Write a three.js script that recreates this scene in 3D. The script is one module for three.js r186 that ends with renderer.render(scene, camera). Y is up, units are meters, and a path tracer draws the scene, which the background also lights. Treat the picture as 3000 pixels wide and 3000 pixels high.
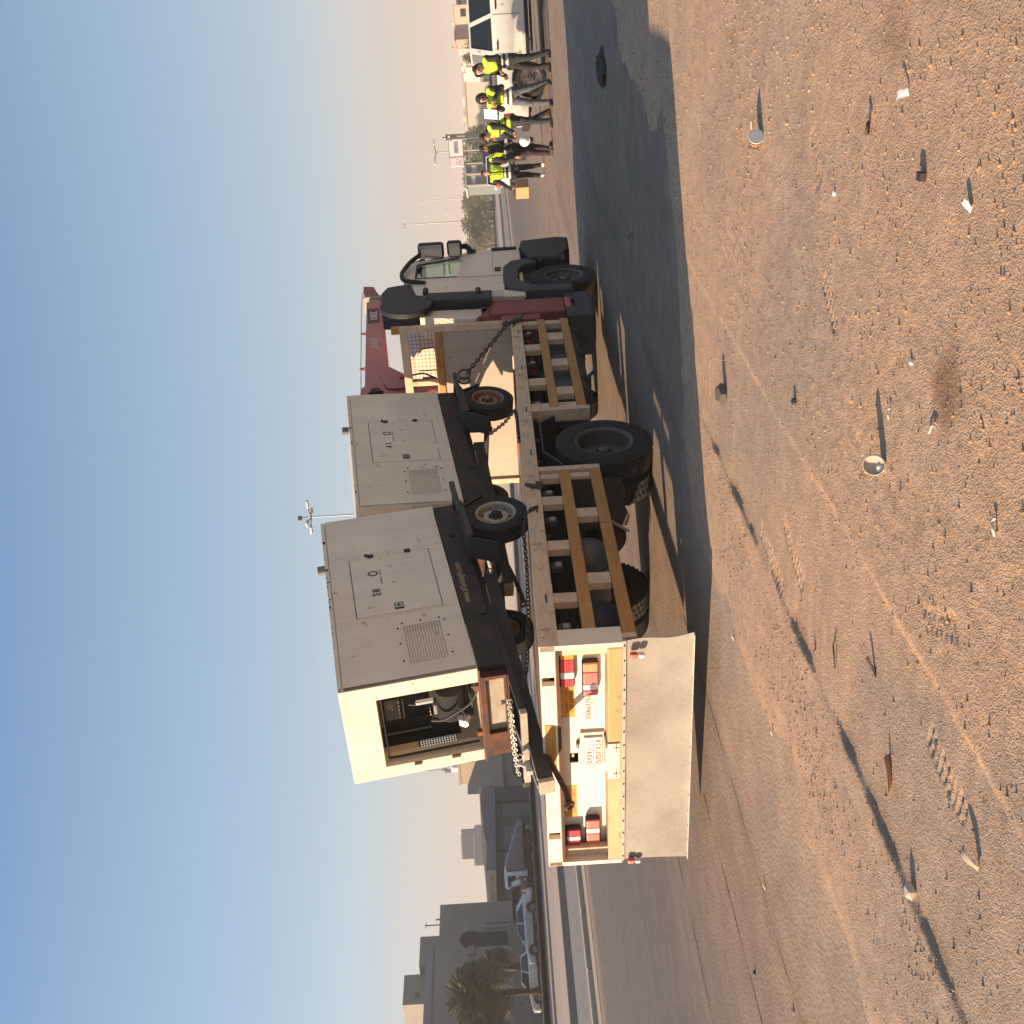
import * as THREE from 'three';
import { mergeGeometries, mergeVertices, toCreasedNormals } from 'three/addons/utils/BufferGeometryUtils.js';
import { RoundedBoxGeometry } from 'three/addons/geometries/RoundedBoxGeometry.js';
import { MarchingCubes } from 'three/addons/objects/MarchingCubes.js';
import { ImprovedNoise } from 'three/addons/math/ImprovedNoise.js';

// World: x to the right of the lorry, y up, -z along the lorry and the road; the origin is on the road under the middle of the lorry's tail.
const D2R = Math.PI / 180;
const scene = new THREE.Scene();
const renderer = new THREE.WebGLRenderer({ antialias: true });
renderer.toneMapping = THREE.LinearToneMapping;
renderer.outputColorSpace = THREE.SRGBColorSpace;
const EXPOSURE = 2.5;
renderer.toneMappingExposure = EXPOSURE;
renderer.shadowMap.enabled = true;

// ---------- camera: a phone held on its side, 1.54 m above the ground ----------
const camera = new THREE.PerspectiveCamera(2 * Math.atan(0.5) / D2R, 1, 0.1, 30000);
{
  const roll = 3.477 * D2R, pitch = 0.1 * D2R, yaw = 31.137 * D2R;
  const right = new THREE.Vector3(1, 0, 0), up = new THREE.Vector3(0, Math.cos(pitch), -Math.sin(pitch)), back = new THREE.Vector3(0, Math.sin(pitch), Math.cos(pitch));
  const r = right.clone().multiplyScalar(Math.cos(roll)).addScaledVector(up, -Math.sin(roll));
  const u = right.clone().multiplyScalar(Math.sin(roll)).addScaledVector(up, Math.cos(roll));
  const m = new THREE.Matrix4().makeBasis(u.clone().negate(), r, back);       // turned a quarter: the picture's left is up
  m.premultiply(new THREE.Matrix4().makeRotationY(yaw)).setPosition(6.224, 1.544, 6.2);
  m.decompose(camera.position, camera.quaternion, camera.scale);
  scene.add(camera);
}

// ---------- sky and sun ----------
const SUN = new THREE.Vector3(-0.807 * Math.cos(15.8 * D2R), Math.sin(15.8 * D2R), 0.59 * Math.cos(15.8 * D2R)).normalize();
const toLin = (c) => c <= 0.04045 ? c / 12.92 : Math.pow((c + 0.055) / 1.055, 2.4);
{
  const W = 720, H = 360, data = new Float32Array(W * H * 4);
  const keys = [[-90, 196, 172, 152], [0, 219, 196, 177], [3.5, 219, 206, 194], [6.5, 208, 210, 209], [9, 186, 209, 224], [14, 164, 195, 219], [20, 142, 180, 212], [27, 116, 159, 202], [45, 98, 140, 188], [90, 92, 130, 180]]
    .map(([e, ...c]) => [e, ...c.map((v) => toLin(v / 255) / EXPOSURE)]);
  for (let j = 0; j < H; j++) {
    const el = ((j + 0.5) / H - 0.5) * 180, ce = Math.cos(el * D2R), se = Math.sin(el * D2R);
    let k = 1; while (k < keys.length - 1 && el > keys[k][0]) k++;
    const a = keys[k - 1], b = keys[k], t = Math.min(1, Math.max(0, (el - a[0]) / (b[0] - a[0])));
    for (let i = 0; i < W; i++) {
      const az = ((i + 0.5) / W - 0.5) * 2 * Math.PI;
      const cg = Math.cos(az) * ce * SUN.x + se * SUN.y + Math.sin(az) * ce * SUN.z;
      const g = 0.95 + 0.13 * cg + 0.20 * cg * cg, gl = 0.75 * Math.pow(Math.max(0, cg), 7);
      const q = (j * W + i) * 4;
      for (let c = 0; c < 3; c++) data[q + c] = (a[c + 1] + (b[c + 1] - a[c + 1]) * t) * (el < 0 ? 1 : g) + (el < 0 ? 0 : gl * [1, 0.8, 0.58][c] / EXPOSURE);
      data[q + 3] = 1;
    }
  }
  const tex = new THREE.DataTexture(data, W, H, THREE.RGBAFormat, THREE.FloatType);
  tex.mapping = THREE.EquirectangularReflectionMapping; tex.magFilter = tex.minFilter = THREE.LinearFilter; tex.needsUpdate = true;
  scene.background = tex; scene.environment = tex;
}
const sun = new THREE.DirectionalLight(new THREE.Color().setRGB(1, 0.77, 0.53), 4.7);
sun.name = 'sun';
sun.position.copy(SUN).multiplyScalar(120); sun.castShadow = true; sun.shadow.mapSize.set(4096, 4096);
Object.assign(sun.shadow.camera, { left: -70, right: 70, top: 60, bottom: -60, near: 1, far: 400 });
scene.add(sun, sun.target);
scene.fog = new THREE.FogExp2(new THREE.Color().setRGB(0.84, 0.76, 0.70), 0.0008);

// ---------- chance and noise ----------
function rng(seed) { let s = seed >>> 0; return () => { s = (s + 0x6D2B79F5) | 0; let t = Math.imul(s ^ (s >>> 15), 1 | s); t = (t + Math.imul(t ^ (t >>> 7), 61 | t)) ^ t; return ((t ^ (t >>> 14)) >>> 0) / 4294967296; }; }
const R = rng(20240117);
const IN = new ImprovedNoise();
const n2 = (x, y, s = 0.37) => IN.noise(x, y, s);
const fbm = (x, y, o = 4, s = 0.37) => { let a = 0, w = 0.5; for (let i = 0; i < o; i++) { a += w * IN.noise(x, y, s + i * 7.3); x *= 2.03; y *= 2.03; w *= 0.5; } return a; };
const clamp = (v, a = 0, b = 1) => Math.min(b, Math.max(a, v));
const sstep = (a, b, v) => { const t = clamp((v - a) / (b - a)); return t * t * (3 - 2 * t); };
const lerp = (a, b, t) => a + (b - a) * t;
// noise that repeats every `p` lattice cells
const lat = new Float32Array(65536); { const r = rng(77); for (let i = 0; i < 65536; i++) lat[i] = r(); }
function pn(x, y, p, seed = 0) {
  const xi = Math.floor(x), yi = Math.floor(y), u = x - xi, v = y - yi, U = u * u * (3 - 2 * u), V = v * v * (3 - 2 * v);
  const L = (i, j) => lat[(((i % p + p) % p) * 131 + ((j % p + p) % p) * 857 + seed * 4099) & 65535];
  return lerp(lerp(L(xi, yi), L(xi + 1, yi), U), lerp(L(xi, yi + 1), L(xi + 1, yi + 1), U), V);
}
const pfbm = (u, v, p, o = 4, seed = 0) => { let a = 0, w = 0.5, s = 0; for (let i = 0; i < o; i++) { a += w * pn(u * p, v * p, p, seed + i); s += w; p *= 2; w *= 0.5; } return a / s; };

// ---------- textures ----------
function dtex(n, fn, srgb = false, rep = 1) {   // fn(u, v) -> [r, g, b] in 0..1, as stored
  const d = new Uint8Array(n * n * 4);
  for (let j = 0; j < n; j++) for (let i = 0; i < n; i++) {
    const c = fn((i + 0.5) / n, (j + 0.5) / n), q = (j * n + i) * 4;
    for (let k = 0; k < 3; k++) d[q + k] = clamp(Array.isArray(c) ? c[k] : c) * 255; d[q + 3] = 255;
  }
  const t = new THREE.DataTexture(d, n, n, THREE.RGBAFormat); t.wrapS = t.wrapT = THREE.RepeatWrapping; t.magFilter = THREE.LinearFilter; t.minFilter = THREE.LinearMipmapLinearFilter; t.generateMipmaps = true;
  if (srgb) t.colorSpace = THREE.SRGBColorSpace; t.repeat.set(rep, rep); t.needsUpdate = true; return t;
}
const T = {};
T.sandGrain = dtex(1024, (u, v) => { const a = pfbm(u, v, 96, 3, 1), b = pfbm(u, v, 12, 4, 5), s = pn(u * 256, v * 256, 256, 9); const k = 0.70 + 0.34 * (a - 0.5) + 0.26 * (b - 0.5) + (s > 0.93 ? -0.22 : s < 0.05 ? 0.15 : 0); return [k + 0.02, k, k - 0.02]; });
T.sandBump = dtex(1024, (u, v) => 0.55 * pfbm(u, v, 64, 4, 21) + 0.45 * Math.pow(pn(u * 180, v * 180, 180, 4), 2));
T.asphGrain = dtex(1024, (u, v) => { const s = pn(u * 330, v * 330, 330, 2), b = pfbm(u, v, 8, 5, 11), st = pfbm(u, v * 0.25, 32, 2, 15); const k = 0.70 + 0.26 * (b - 0.5) + 0.14 * (st - 0.5) + (s > 0.86 ? 0.16 : s < 0.12 ? -0.14 : 0); return [k, k, k]; });
T.asphBump = dtex(512, (u, v) => pfbm(u, v, 90, 3, 31));
T.dirty = dtex(1024, (u, v) => {               // weathered paint: dust, run marks, chips
  const b = pfbm(u, v, 6, 5, 41), st = pfbm(u, v * 0.12, 40, 2, 43), sp = pn(u * 200, v * 200, 200, 45), ch = pfbm(u, v, 20, 3, 47);
  let k = 0.90 + 0.16 * (b - 0.5) + 0.10 * (st - 0.5); let r = k, g = k * 0.995, bl = k * 0.975;
  if (ch > 0.80 && sp > 0.55) { r *= 0.6; g *= 0.48; bl *= 0.38; }
  return [r, g, bl];
});
T.worn = dtex(1024, (u, v) => {               // heavily worn timber / steel edge paint
  const b = pfbm(u, v, 9, 5, 51), st = pfbm(u * 0.2, v, 50, 3, 53), ch = pfbm(u, v, 24, 4, 57);
  let k = 0.84 + 0.3 * (b - 0.5) + 0.24 * (st - 0.5); let r = k, g = k * 0.98, bl = k * 0.95;
  if (ch > 0.70) { const t = 0.55 * sstep(0.70, 0.82, ch); r *= lerp(1, 0.42, t); g *= lerp(1, 0.30, t); bl *= lerp(1, 0.22, t); }
  return [r, g, bl];
});
T.rust = dtex(512, (u, v) => { const b = pfbm(u, v, 8, 5, 61), c = pfbm(u, v, 30, 3, 63); const t = sstep(0.42, 0.68, b); const k = 0.75 + 0.5 * (c - 0.5); return [k * lerp(0.55, 1, t), k * lerp(0.50, 0.62, t), k * lerp(0.50, 0.40, t)]; });
T.galv = dtex(1024, (u, v) => {              // dusty sheet with flung mortar specks, more to one side
  const b = pfbm(u, v, 5, 5, 71), sp = pn(u * 210, v * 210, 210, 73), f = pfbm(u, v, 60, 2, 75), cl = sstep(0.46, 0.7, pfbm(u, v, 4, 3, 77));
  let k = 0.62 + 0.36 * (b - 0.5) + 0.08 * (f - 0.5); const s = sp > 0.965 - 0.10 * cl ? 0.22 : 0; return [k + s, k * 0.985 + s, k * 0.965 + s];
});
T.plaster = dtex(512, (u, v) => { const b = pfbm(u, v, 6, 5, 81), st = pfbm(u, v * 0.15, 24, 3, 83); const k = 0.86 + 0.2 * (b - 0.5) + 0.12 * (st - 0.5); return [k, k, k]; });
T.pavers = dtex(1024, (u, v) => { const N = 12, x = u * N, y = v * N * 2, o = Math.floor(y) % 2 * 0.5, fx = (x + o) % 1, fy = y % 1, id = pn(Math.floor(x + o) * 3.1, Math.floor(y) * 2.7, 64, 85); const j = fx < 0.05 || fy < 0.08 ? 0.62 : 1; const k = (0.78 + 0.24 * (id - 0.5) + 0.14 * (pfbm(u, v, 10, 4, 87) - 0.5)) * j; return [k, k * 0.98, k * 0.96]; });
T.cloth = dtex(256, (u, v) => 0.85 + 0.3 * (pfbm(u, v, 16, 3, 91) - 0.5));
T.rough = dtex(256, (u, v) => 0.72 + 0.5 * (pfbm(u, v, 8, 4, 95) - 0.5));
T.fold = dtex(256, (u, v) => pfbm(u, v * 0.5, 8, 3, 97));

const lc = (r, g, b) => new THREE.Color().setRGB(r, g, b);
function mat(c, rough = 0.8, o = {}) {
  const m = new THREE[o.physical ? 'MeshPhysicalMaterial' : 'MeshStandardMaterial']({ color: lc(...c), roughness: rough });
  const { physical, rep, ...rest } = o;
  for (const k of ['map', 'bumpMap', 'roughnessMap']) if (rest[k] && rep) { rest[k] = rest[k].clone(); rest[k].repeat.set(rep, rep); rest[k].needsUpdate = true; }
  Object.assign(m, rest); return m;
}
const M = {
  cream: mat([0.90, 0.75, 0.56], 0.55, { map: T.dirty, rep: 0.45, roughnessMap: T.rough }),
  creamClean: mat([0.84, 0.75, 0.62], 0.5, { map: T.dirty, rep: 0.3 }),
  creamWorn: mat([0.80, 0.57, 0.37], 0.75, { map: T.worn, rep: 0.8 }),
  ochre: mat([0.56, 0.25, 0.055], 0.6, { map: T.worn, rep: 0.5 }),
  amber: mat([0.72, 0.30, 0.03], 0.3),
  black: mat([0.028, 0.026, 0.026], 0.55, { map: T.worn, rep: 0.6 }),
  blackPlastic: mat([0.016, 0.016, 0.018], 0.65),
  greyPlastic: mat([0.05, 0.05, 0.05], 0.7),
  chassis: mat([0.035, 0.031, 0.029], 0.8, { map: T.worn, rep: 0.7 }),
  skirt: mat([0.075, 0.050, 0.043], 0.7, { map: T.rust, rep: 0.6 }),
  rustBrown: mat([0.17, 0.082, 0.048], 0.85, { map: T.rust, rep: 1.1 }),
  rustLight: mat([0.34, 0.17, 0.09], 0.85, { map: T.rust, rep: 1.4 }),
  steelLit: mat([0.50, 0.42, 0.33], 0.6, { map: T.worn, rep: 1.2 }),
  red: mat([0.52, 0.125, 0.105], 0.5, { map: T.dirty, rep: 0.5 }),
  redDark: mat([0.30, 0.06, 0.05], 0.6, { map: T.dirty, rep: 0.7 }),
  white: mat([0.80, 0.80, 0.79], 0.45),
  truckWhite: mat([0.86, 0.69, 0.53], 0.35, { map: T.dirty, rep: 0.35 }),
  flap: mat([0.48, 0.41, 0.35], 0.75, { map: T.galv, rep: 0.6 }),
  flapStrip: mat([0.80, 0.73, 0.62], 0.6, { map: T.worn, rep: 1 }),
  rubber: mat([0.026, 0.024, 0.023], 0.9, { map: T.cloth, rep: 3 }),
  rubberDust: mat([0.06, 0.05, 0.042], 0.95, { map: T.cloth, rep: 3 }),
  rimDark: mat([0.11, 0.095, 0.085], 0.6, { map: T.worn, rep: 3 }),
  rimCream: mat([0.52, 0.42, 0.32], 0.65, { map: T.worn, rep: 3 }),
  rimRust: mat([0.40, 0.20, 0.12], 0.8, { map: T.worn, rep: 3 }),
  chain: mat([0.085, 0.062, 0.045], 0.7, { metalness: 0.2 }),
  chainBright: mat([0.52, 0.46, 0.38], 0.4, { metalness: 0.5 }),
  chrome: mat([0.75, 0.74, 0.72], 0.15, { metalness: 1 }),
  glassDark: mat([0.015, 0.018, 0.02], 0.06, { physical: true, clearcoat: 0.5 }),
  glass: mat([0.72, 0.80, 0.76], 0.04, { physical: true, transmission: 1, thickness: 0, ior: 1.5 }),
  lensRed: mat([0.55, 0.02, 0.035], 0.25, { physical: true, clearcoat: 0.6 }),
  lensPink: mat([0.62, 0.13, 0.10], 0.4),
  lensAmber: mat([0.80, 0.28, 0.03], 0.25, { physical: true, clearcoat: 0.6 }),
  lensOrange: mat([0.66, 0.24, 0.10], 0.45),
  markerGrey: mat([0.22, 0.20, 0.185], 0.4),
  lensWhite: mat([0.80, 0.76, 0.72], 0.25, { physical: true, clearcoat: 0.6 }),
  tank: mat([0.10, 0.10, 0.105], 0.6, { map: T.worn, rep: 0.6 }),
  drumBlue: mat([0.018, 0.022, 0.045], 0.5),
  drumGrey: mat([0.11, 0.11, 0.12], 0.5),
  cardboard: mat([0.45, 0.28, 0.13], 0.9, { map: T.cloth, rep: 4 }),
  paper: mat([0.82, 0.80, 0.74], 0.9),
};

// ---------- building kit ----------
const taken = new Map();
function numbered(n) { const k = taken.get(n) ?? 0; taken.set(n, k + 1); return k ? `${n}_${String(k).padStart(3, '0')}` : n; }
function tag(o, label, category, group, kind) { o.userData.label = label; o.userData.category = category; if (group) o.userData.group = group; if (kind) o.userData.kind = kind; return o; }
function thing(name, label, category, pos = [0, 0, 0], turn = 0, group) {
  const o = new THREE.Group(); o.name = numbered(name); o.position.set(...pos); o.rotation.y = turn; scene.add(o); return tag(o, label, category, group);
}
function copy(src, label, pos, turn, group, scale) {
  const c = src.clone(); c.name = numbered(src.name.replace(/_\d{3}$/, '')); c.userData = { ...src.userData, label }; if (group) c.userData.group = group;
  if (pos) c.position.set(...pos); if (turn !== undefined) c.rotation.y = turn; if (scale) c.scale.setScalar(scale); scene.add(c); return c;
}
const ORD = 'first second third fourth fifth sixth seventh eighth ninth tenth eleventh twelfth thirteenth fourteenth fifteenth sixteenth seventeenth eighteenth nineteenth twentieth twenty-first twenty-second twenty-third twenty-fourth twenty-fifth twenty-sixth twenty-seventh twenty-eighth twenty-ninth thirtieth'.split(' ');
const V = (x, y, z) => new THREE.Vector3(x, y, z);
function boxUV(g) {             // uv in metres from the plane each face lies nearest to
  const p = g.attributes.position, n = g.attributes.normal, uv = new Float32Array(p.count * 2);
  for (let i = 0; i < p.count; i += 3) {
    let nx = 0, ny = 0, nz = 0; for (let k = i; k < i + 3; k++) { nx += n.getX(k); ny += n.getY(k); nz += n.getZ(k); }
    nx = Math.abs(nx); ny = Math.abs(ny); nz = Math.abs(nz);
    for (let k = i; k < i + 3; k++) { const x = p.getX(k), y = p.getY(k), z = p.getZ(k);
      if (nx >= ny && nx >= nz) { uv[2 * k] = z; uv[2 * k + 1] = y; } else if (ny >= nz) { uv[2 * k] = x; uv[2 * k + 1] = z; } else { uv[2 * k] = x; uv[2 * k + 1] = y; } }
  }
  g.setAttribute('uv', new THREE.BufferAttribute(uv, 2)); return g;
}
function norm(g) { let q = g.index ? g.toNonIndexed() : g; if (!q.attributes.normal) q.computeVertexNormals(); for (const k of Object.keys(q.attributes)) if (!['position', 'normal', 'uv', 'color'].includes(k)) q.deleteAttribute(k); return q; }
function merge(gs) { const l = (Array.isArray(gs) ? gs.flat(9) : [gs]).filter(Boolean).map(norm); for (const g of l) { g.deleteAttribute('uv'); if (!l.every((q) => q.attributes.color)) g.deleteAttribute('color'); } return boxUV(l.length > 1 ? mergeGeometries(l, false) : l[0]); }
function mesh(name, gs, material, parent, keepUV) {
  const o = new THREE.Mesh(keepUV ? gs : merge(gs), material); o.name = parent ? name : numbered(name); o.castShadow = o.receiveShadow = true; (parent ?? scene).add(o); return o;
}
const meshes = (name, gs, material, parent) => gs.flat(9).map((g) => mesh(name, g, material, parent));
function struct(name, gs, material, keepUV) { const o = mesh(name, gs, material, null, keepUV); o.userData.kind = 'structure'; return o; }
// box by extents in x (right), y (up), a (forward = -z)
const bx = (x0, x1, y0, y1, a0, a1) => new THREE.BoxGeometry(Math.abs(x1 - x0), Math.abs(y1 - y0), Math.abs(a1 - a0)).translate((x0 + x1) / 2, (y0 + y1) / 2, -(a0 + a1) / 2);
const rb = (x0, x1, y0, y1, a0, a1, r = 0.01, s = 2) => new RoundedBoxGeometry(Math.abs(x1 - x0), Math.abs(y1 - y0), Math.abs(a1 - a0), s, Math.min(r, Math.abs(x1 - x0) / 2.01, Math.abs(y1 - y0) / 2.01, Math.abs(a1 - a0) / 2.01)).translate((x0 + x1) / 2, (y0 + y1) / 2, -(a0 + a1) / 2);
const P = (b, y, a) => V(b, y, -a);
function rod(p, q, r0, r1 = r0, seg = 10) { const d = q.clone().sub(p), g = new THREE.CylinderGeometry(r1, r0, d.length(), seg); g.applyQuaternion(new THREE.Quaternion().setFromUnitVectors(V(0, 1, 0), d.clone().normalize())); const m = p.clone().add(q).multiplyScalar(0.5); return g.translate(m.x, m.y, m.z); }
function bar(p, q, w, h, upv = V(0, 1, 0), r = 0.004) {   // a rounded bar of section w x h from p to q
  const d = q.clone().sub(p), L = d.length(), z = d.clone().normalize(), x = new THREE.Vector3().crossVectors(upv, z).normalize(), y = new THREE.Vector3().crossVectors(z, x);
  const g = r > 0 ? new RoundedBoxGeometry(w, h, L, 1, Math.min(r, w / 2.1, h / 2.1)) : new THREE.BoxGeometry(w, h, L); g.applyMatrix4(new THREE.Matrix4().makeBasis(x, y, z).setPosition(p.clone().add(q).multiplyScalar(0.5))); return g;
}
const tube = (pts, r, seg = 24, rs = 7, closed = false) => new THREE.TubeGeometry(new THREE.CatmullRomCurve3(pts, closed, 'catmullrom', 0.3), seg, r, rs, closed);
// outline in (a, y), extruded across x from x0 to x1
function sideX(pts, x0, x1, bevel = 0.006, holes = []) {
  const s = new THREE.Shape(pts.map(([a, y]) => new THREE.Vector2(a, y))); for (const h of holes) s.holes.push(new THREE.Path(h.map(([a, y]) => new THREE.Vector2(a, y))));
  const d = Math.abs(x1 - x0), b = Math.min(bevel, d / 2.2); const g = new THREE.ExtrudeGeometry(s, { depth: d - 2 * b, bevelEnabled: b > 0, bevelSize: b, bevelThickness: b, bevelOffset: -b, bevelSegments: 2, curveSegments: 12 });
  g.translate(0, 0, b); // shape x = a, y = y, depth z -> world x ; a -> -z
  g.applyMatrix4(new THREE.Matrix4().set(0, 0, 1, Math.min(x0, x1), 0, 1, 0, 0, -1, 0, 0, 0, 0, 0, 0, 1)); return g;
}
// outline in (x, y), extruded along a from a0 to a1
function faceA(pts, a0, a1, bevel = 0.004, holes = []) {
  const s = new THREE.Shape(pts.map(([x, y]) => new THREE.Vector2(x, y))); for (const h of holes) s.holes.push(new THREE.Path(h.map(([x, y]) => new THREE.Vector2(x, y))));
  const d = Math.abs(a1 - a0), b = Math.min(bevel, d / 2.2); const g = new THREE.ExtrudeGeometry(s, { depth: d - 2 * b, bevelEnabled: b > 0, bevelSize: b, bevelThickness: b, bevelOffset: -b, bevelSegments: 1, curveSegments: 10 });
  g.translate(0, 0, b - Math.max(a0, a1)); return g;
}
const rectPts = (x0, x1, y0, y1) => [[x0, y0], [x1, y0], [x1, y1], [x0, y1]];
function roundRect(x0, x1, y0, y1, r, n = 4) { const o = []; for (const [cx, cy, a0] of [[x1 - r, y0 + r, -90], [x1 - r, y1 - r, 0], [x0 + r, y1 - r, 90], [x0 + r, y0 + r, 180]]) for (let i = 0; i <= n; i++) { const a = (a0 + 90 * i / n) * D2R; o.push([cx + r * Math.cos(a), cy + r * Math.sin(a)]); } return o; }
const lathe = (pts, seg = 40) => new THREE.LatheGeometry(pts.map(([r, h]) => new THREE.Vector2(r, h)), seg);
const axisX = (g) => g.rotateZ(-Math.PI / 2);   // lathe axis y -> +x
function crease(g, ang = 35) { return toCreasedNormals(norm(g), ang * D2R); }
function print(w, h, px, draw) {   // a thin printed patch, facing +z, centred at the origin
  const c = document.createElement('canvas'); c.width = px; c.height = Math.max(8, Math.round(px * h / w)); const x = c.getContext('2d'); draw(x, c.width, c.height);
  const t = new THREE.CanvasTexture(c); t.colorSpace = THREE.SRGBColorSpace; return new THREE.MeshStandardMaterial({ map: t, transparent: true, alphaTest: 0.02, roughness: 0.7 });
}
function decal(name, w, h, px, draw, parent, place, rough = 0.7) {
  const m = print(w, h, px, draw); m.roughness = rough; const o = new THREE.Mesh(new THREE.PlaneGeometry(w, h), m); o.name = name; o.receiveShadow = true; place(o); parent.add(o); return o;
}
// ---------- ground, road, terrain ----------
const wet = (x, z, cx, cz, rx, rz) => sstep(1.15, 0.35, Math.hypot((x - cx) / rx, (z - cz) / rz) + 0.55 * fbm(x * 6, z * 6, 3));
function landY(x, z) {           // the wide country round the road; x across, z along
  if (x > -18.6) return -0.035 + (x > 9 ? 0.25 * sstep(12, 60, x) * (0.5 + fbm(x * 0.05, z * 0.05, 3)) : 0);
  if (x > -35) return -0.035;
  let y = 0.29 + 1.06 * sstep(-35, -56, x);
  const far = sstep(350, 1500, Math.hypot(x, z));
  y = lerp(y, 9 + 23 * sstep(500, 1500, -z * 0.95 - x * 0.4) + 5 * fbm(x * 0.002, z * 0.002, 3), far * sstep(-18, -70, x));
  return y;
}
const BAND = 2.67, EDGE = 3.64;
function sandY(x, z) {           // the verge between road and camera
  const big = fbm(x * 0.9, z * 0.7, 3), mid = fbm(x * 4, z * 4, 3), fine = fbm(x * 17, z * 17, 3), grit = fbm(x * 46, z * 46, 2);
  const zz = sstep(6, -6, z), e1 = BAND + 0.05 * fbm(z * 1.7, 3.1, 3) + 0.045 * fbm(z * 8, 1.3, 3), e2 = EDGE + 0.05 * fbm(z * 1.4, 8.1, 3) + 0.025 * fbm(z * 11, 4.3, 2);
  const sh = 2.7 * sstep(-0.8, -3.4, z) + 1.2 * sstep(-3.4, -9, z); let y = lerp(-0.03, 0.022, sstep(0.9, 2.3, x - sh + 0.7 * big)) + 0.014 * big;
  const gate = sstep(-0.12, 0.22, fbm(z * 1.9 + 5.2, 9.7, 2) + 0.02);        // the rut's lip comes and goes
  const band = sstep(e1 - 0.014, e1 + 0.034, x) * (1 - sstep(e2 - 0.02, e2 + 0.03, x));
  y += 0.009 * gate * sstep(e1 - 0.25, e1, x) * (1 - sstep(e1 - 0.014, e1 + 0.034, x));
  y -= 0.009 * band * (0.3 + 0.7 * gate);
  y += 0.002 * sstep(e2, e2 + 0.05, x) * (1 - sstep(e2 + 0.1, e2 + 0.5, x));
  const coarse = sstep(e2 - 0.1, e2 + 0.4, x) * (0.45 + 0.55 * sstep(-0.25, 0.3, fbm(x * 0.8 + 9, z * 0.8, 2))) + 0.55 * (1 - sstep(e1 - 0.5, e1, x)) * sstep(1.2, 2.0, x);
  const rough = lerp(0.20, 1, clamp(coarse)) * (1 - 0.75 * band);
  const clod = Math.max(0, fine - 0.02), pit = Math.max(0, -fine - 0.10);
  y += rough * (0.010 * clod - 0.008 * pit + 0.003 * mid + 0.0022 * grit);
  y += band * (0.0018 * Math.sin((z + 0.25 * x) * 48) * sstep(0.05, 0.3, fbm(x * 2, z * 0.7, 2, 0.9) + 0.08));    // tyre tread
  // lug prints pressed by a lorry's tyre
  for (const [cx, cz, an, L, W] of LUGS) { const dx = x - cx, dz = z - cz, u = dx * Math.cos(an) + dz * Math.sin(an), v = -dx * Math.sin(an) + dz * Math.cos(an); if (Math.abs(v) < L && Math.abs(u) < W) y -= 0.010 * sstep(0.15, 0.5, Math.sin(v * 150 + (u > 0 ? 1.6 : 0))) * sstep(W, W * 0.7, Math.abs(u)) * sstep(L, L * 0.85, Math.abs(v)); }
  return y;
}
const LUGS = [[4.54, 1.72, 0.55, 0.17, 0.05], [3.07, 1.58, 0.35, 0.26, 0.06], [2.78, 1.2, 0.15, 0.3, 0.07], [4.05, 0.15, 0.3, 0.12, 0.06], [3.9, 3.3, -0.5, 0.16, 0.05], [5.1, 1.3, 1.0, 0.16, 0.06], [3.4, 3.55, 0.2, 0.2, 0.06]];
function gridMesh(xs, zs, yf, cf) {
  const nx = xs.length, nz = zs.length, p = new Float32Array(nx * nz * 3), c = new Float32Array(nx * nz * 3), uv = new Float32Array(nx * nz * 2), idx = new Uint32Array((nx - 1) * (nz - 1) * 6);
  let q = 0; for (let j = 0; j < nz; j++) for (let i = 0; i < nx; i++, q++) { const x = xs[i], z = zs[j]; p[3 * q] = x; p[3 * q + 1] = yf(x, z); p[3 * q + 2] = z; const k = cf(x, z); c[3 * q] = k[0]; c[3 * q + 1] = k[1]; c[3 * q + 2] = k[2]; uv[2 * q] = x; uv[2 * q + 1] = z; }
  q = 0; for (let j = 0; j < nz - 1; j++) for (let i = 0; i < nx - 1; i++) { const a = j * nx + i, b = a + 1, d = a + nx, e = d + 1; idx[q++] = a; idx[q++] = d; idx[q++] = b; idx[q++] = b; idx[q++] = d; idx[q++] = e; }
  const g = new THREE.BufferGeometry(); g.setAttribute('position', new THREE.BufferAttribute(p, 3)); g.setAttribute('color', new THREE.BufferAttribute(c, 3)); g.setAttribute('uv', new THREE.BufferAttribute(uv, 2)); g.setIndex(new THREE.BufferAttribute(idx, 1)); g.computeVertexNormals(); return g;
}
function steps(list) { const o = [list[0][0]]; for (let k = 0; k < list.length - 1; k++) { const [a] = list[k], [b, s] = list[k + 1]; const n = Math.max(1, Math.round(Math.abs(b - a) / s)); for (let i = 1; i <= n; i++) o.push(a + (b - a) * i / n); } return o; }
const mixc = (a, b, t) => [lerp(a[0], b[0], t), lerp(a[1], b[1], t), lerp(a[2], b[2], t)];
const SAND = [0.62, 0.40, 0.245], SAND_PALE = [0.67, 0.46, 0.30], GRAVEL = [0.48, 0.34, 0.235], DAMP = [0.30, 0.155, 0.075];
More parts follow.
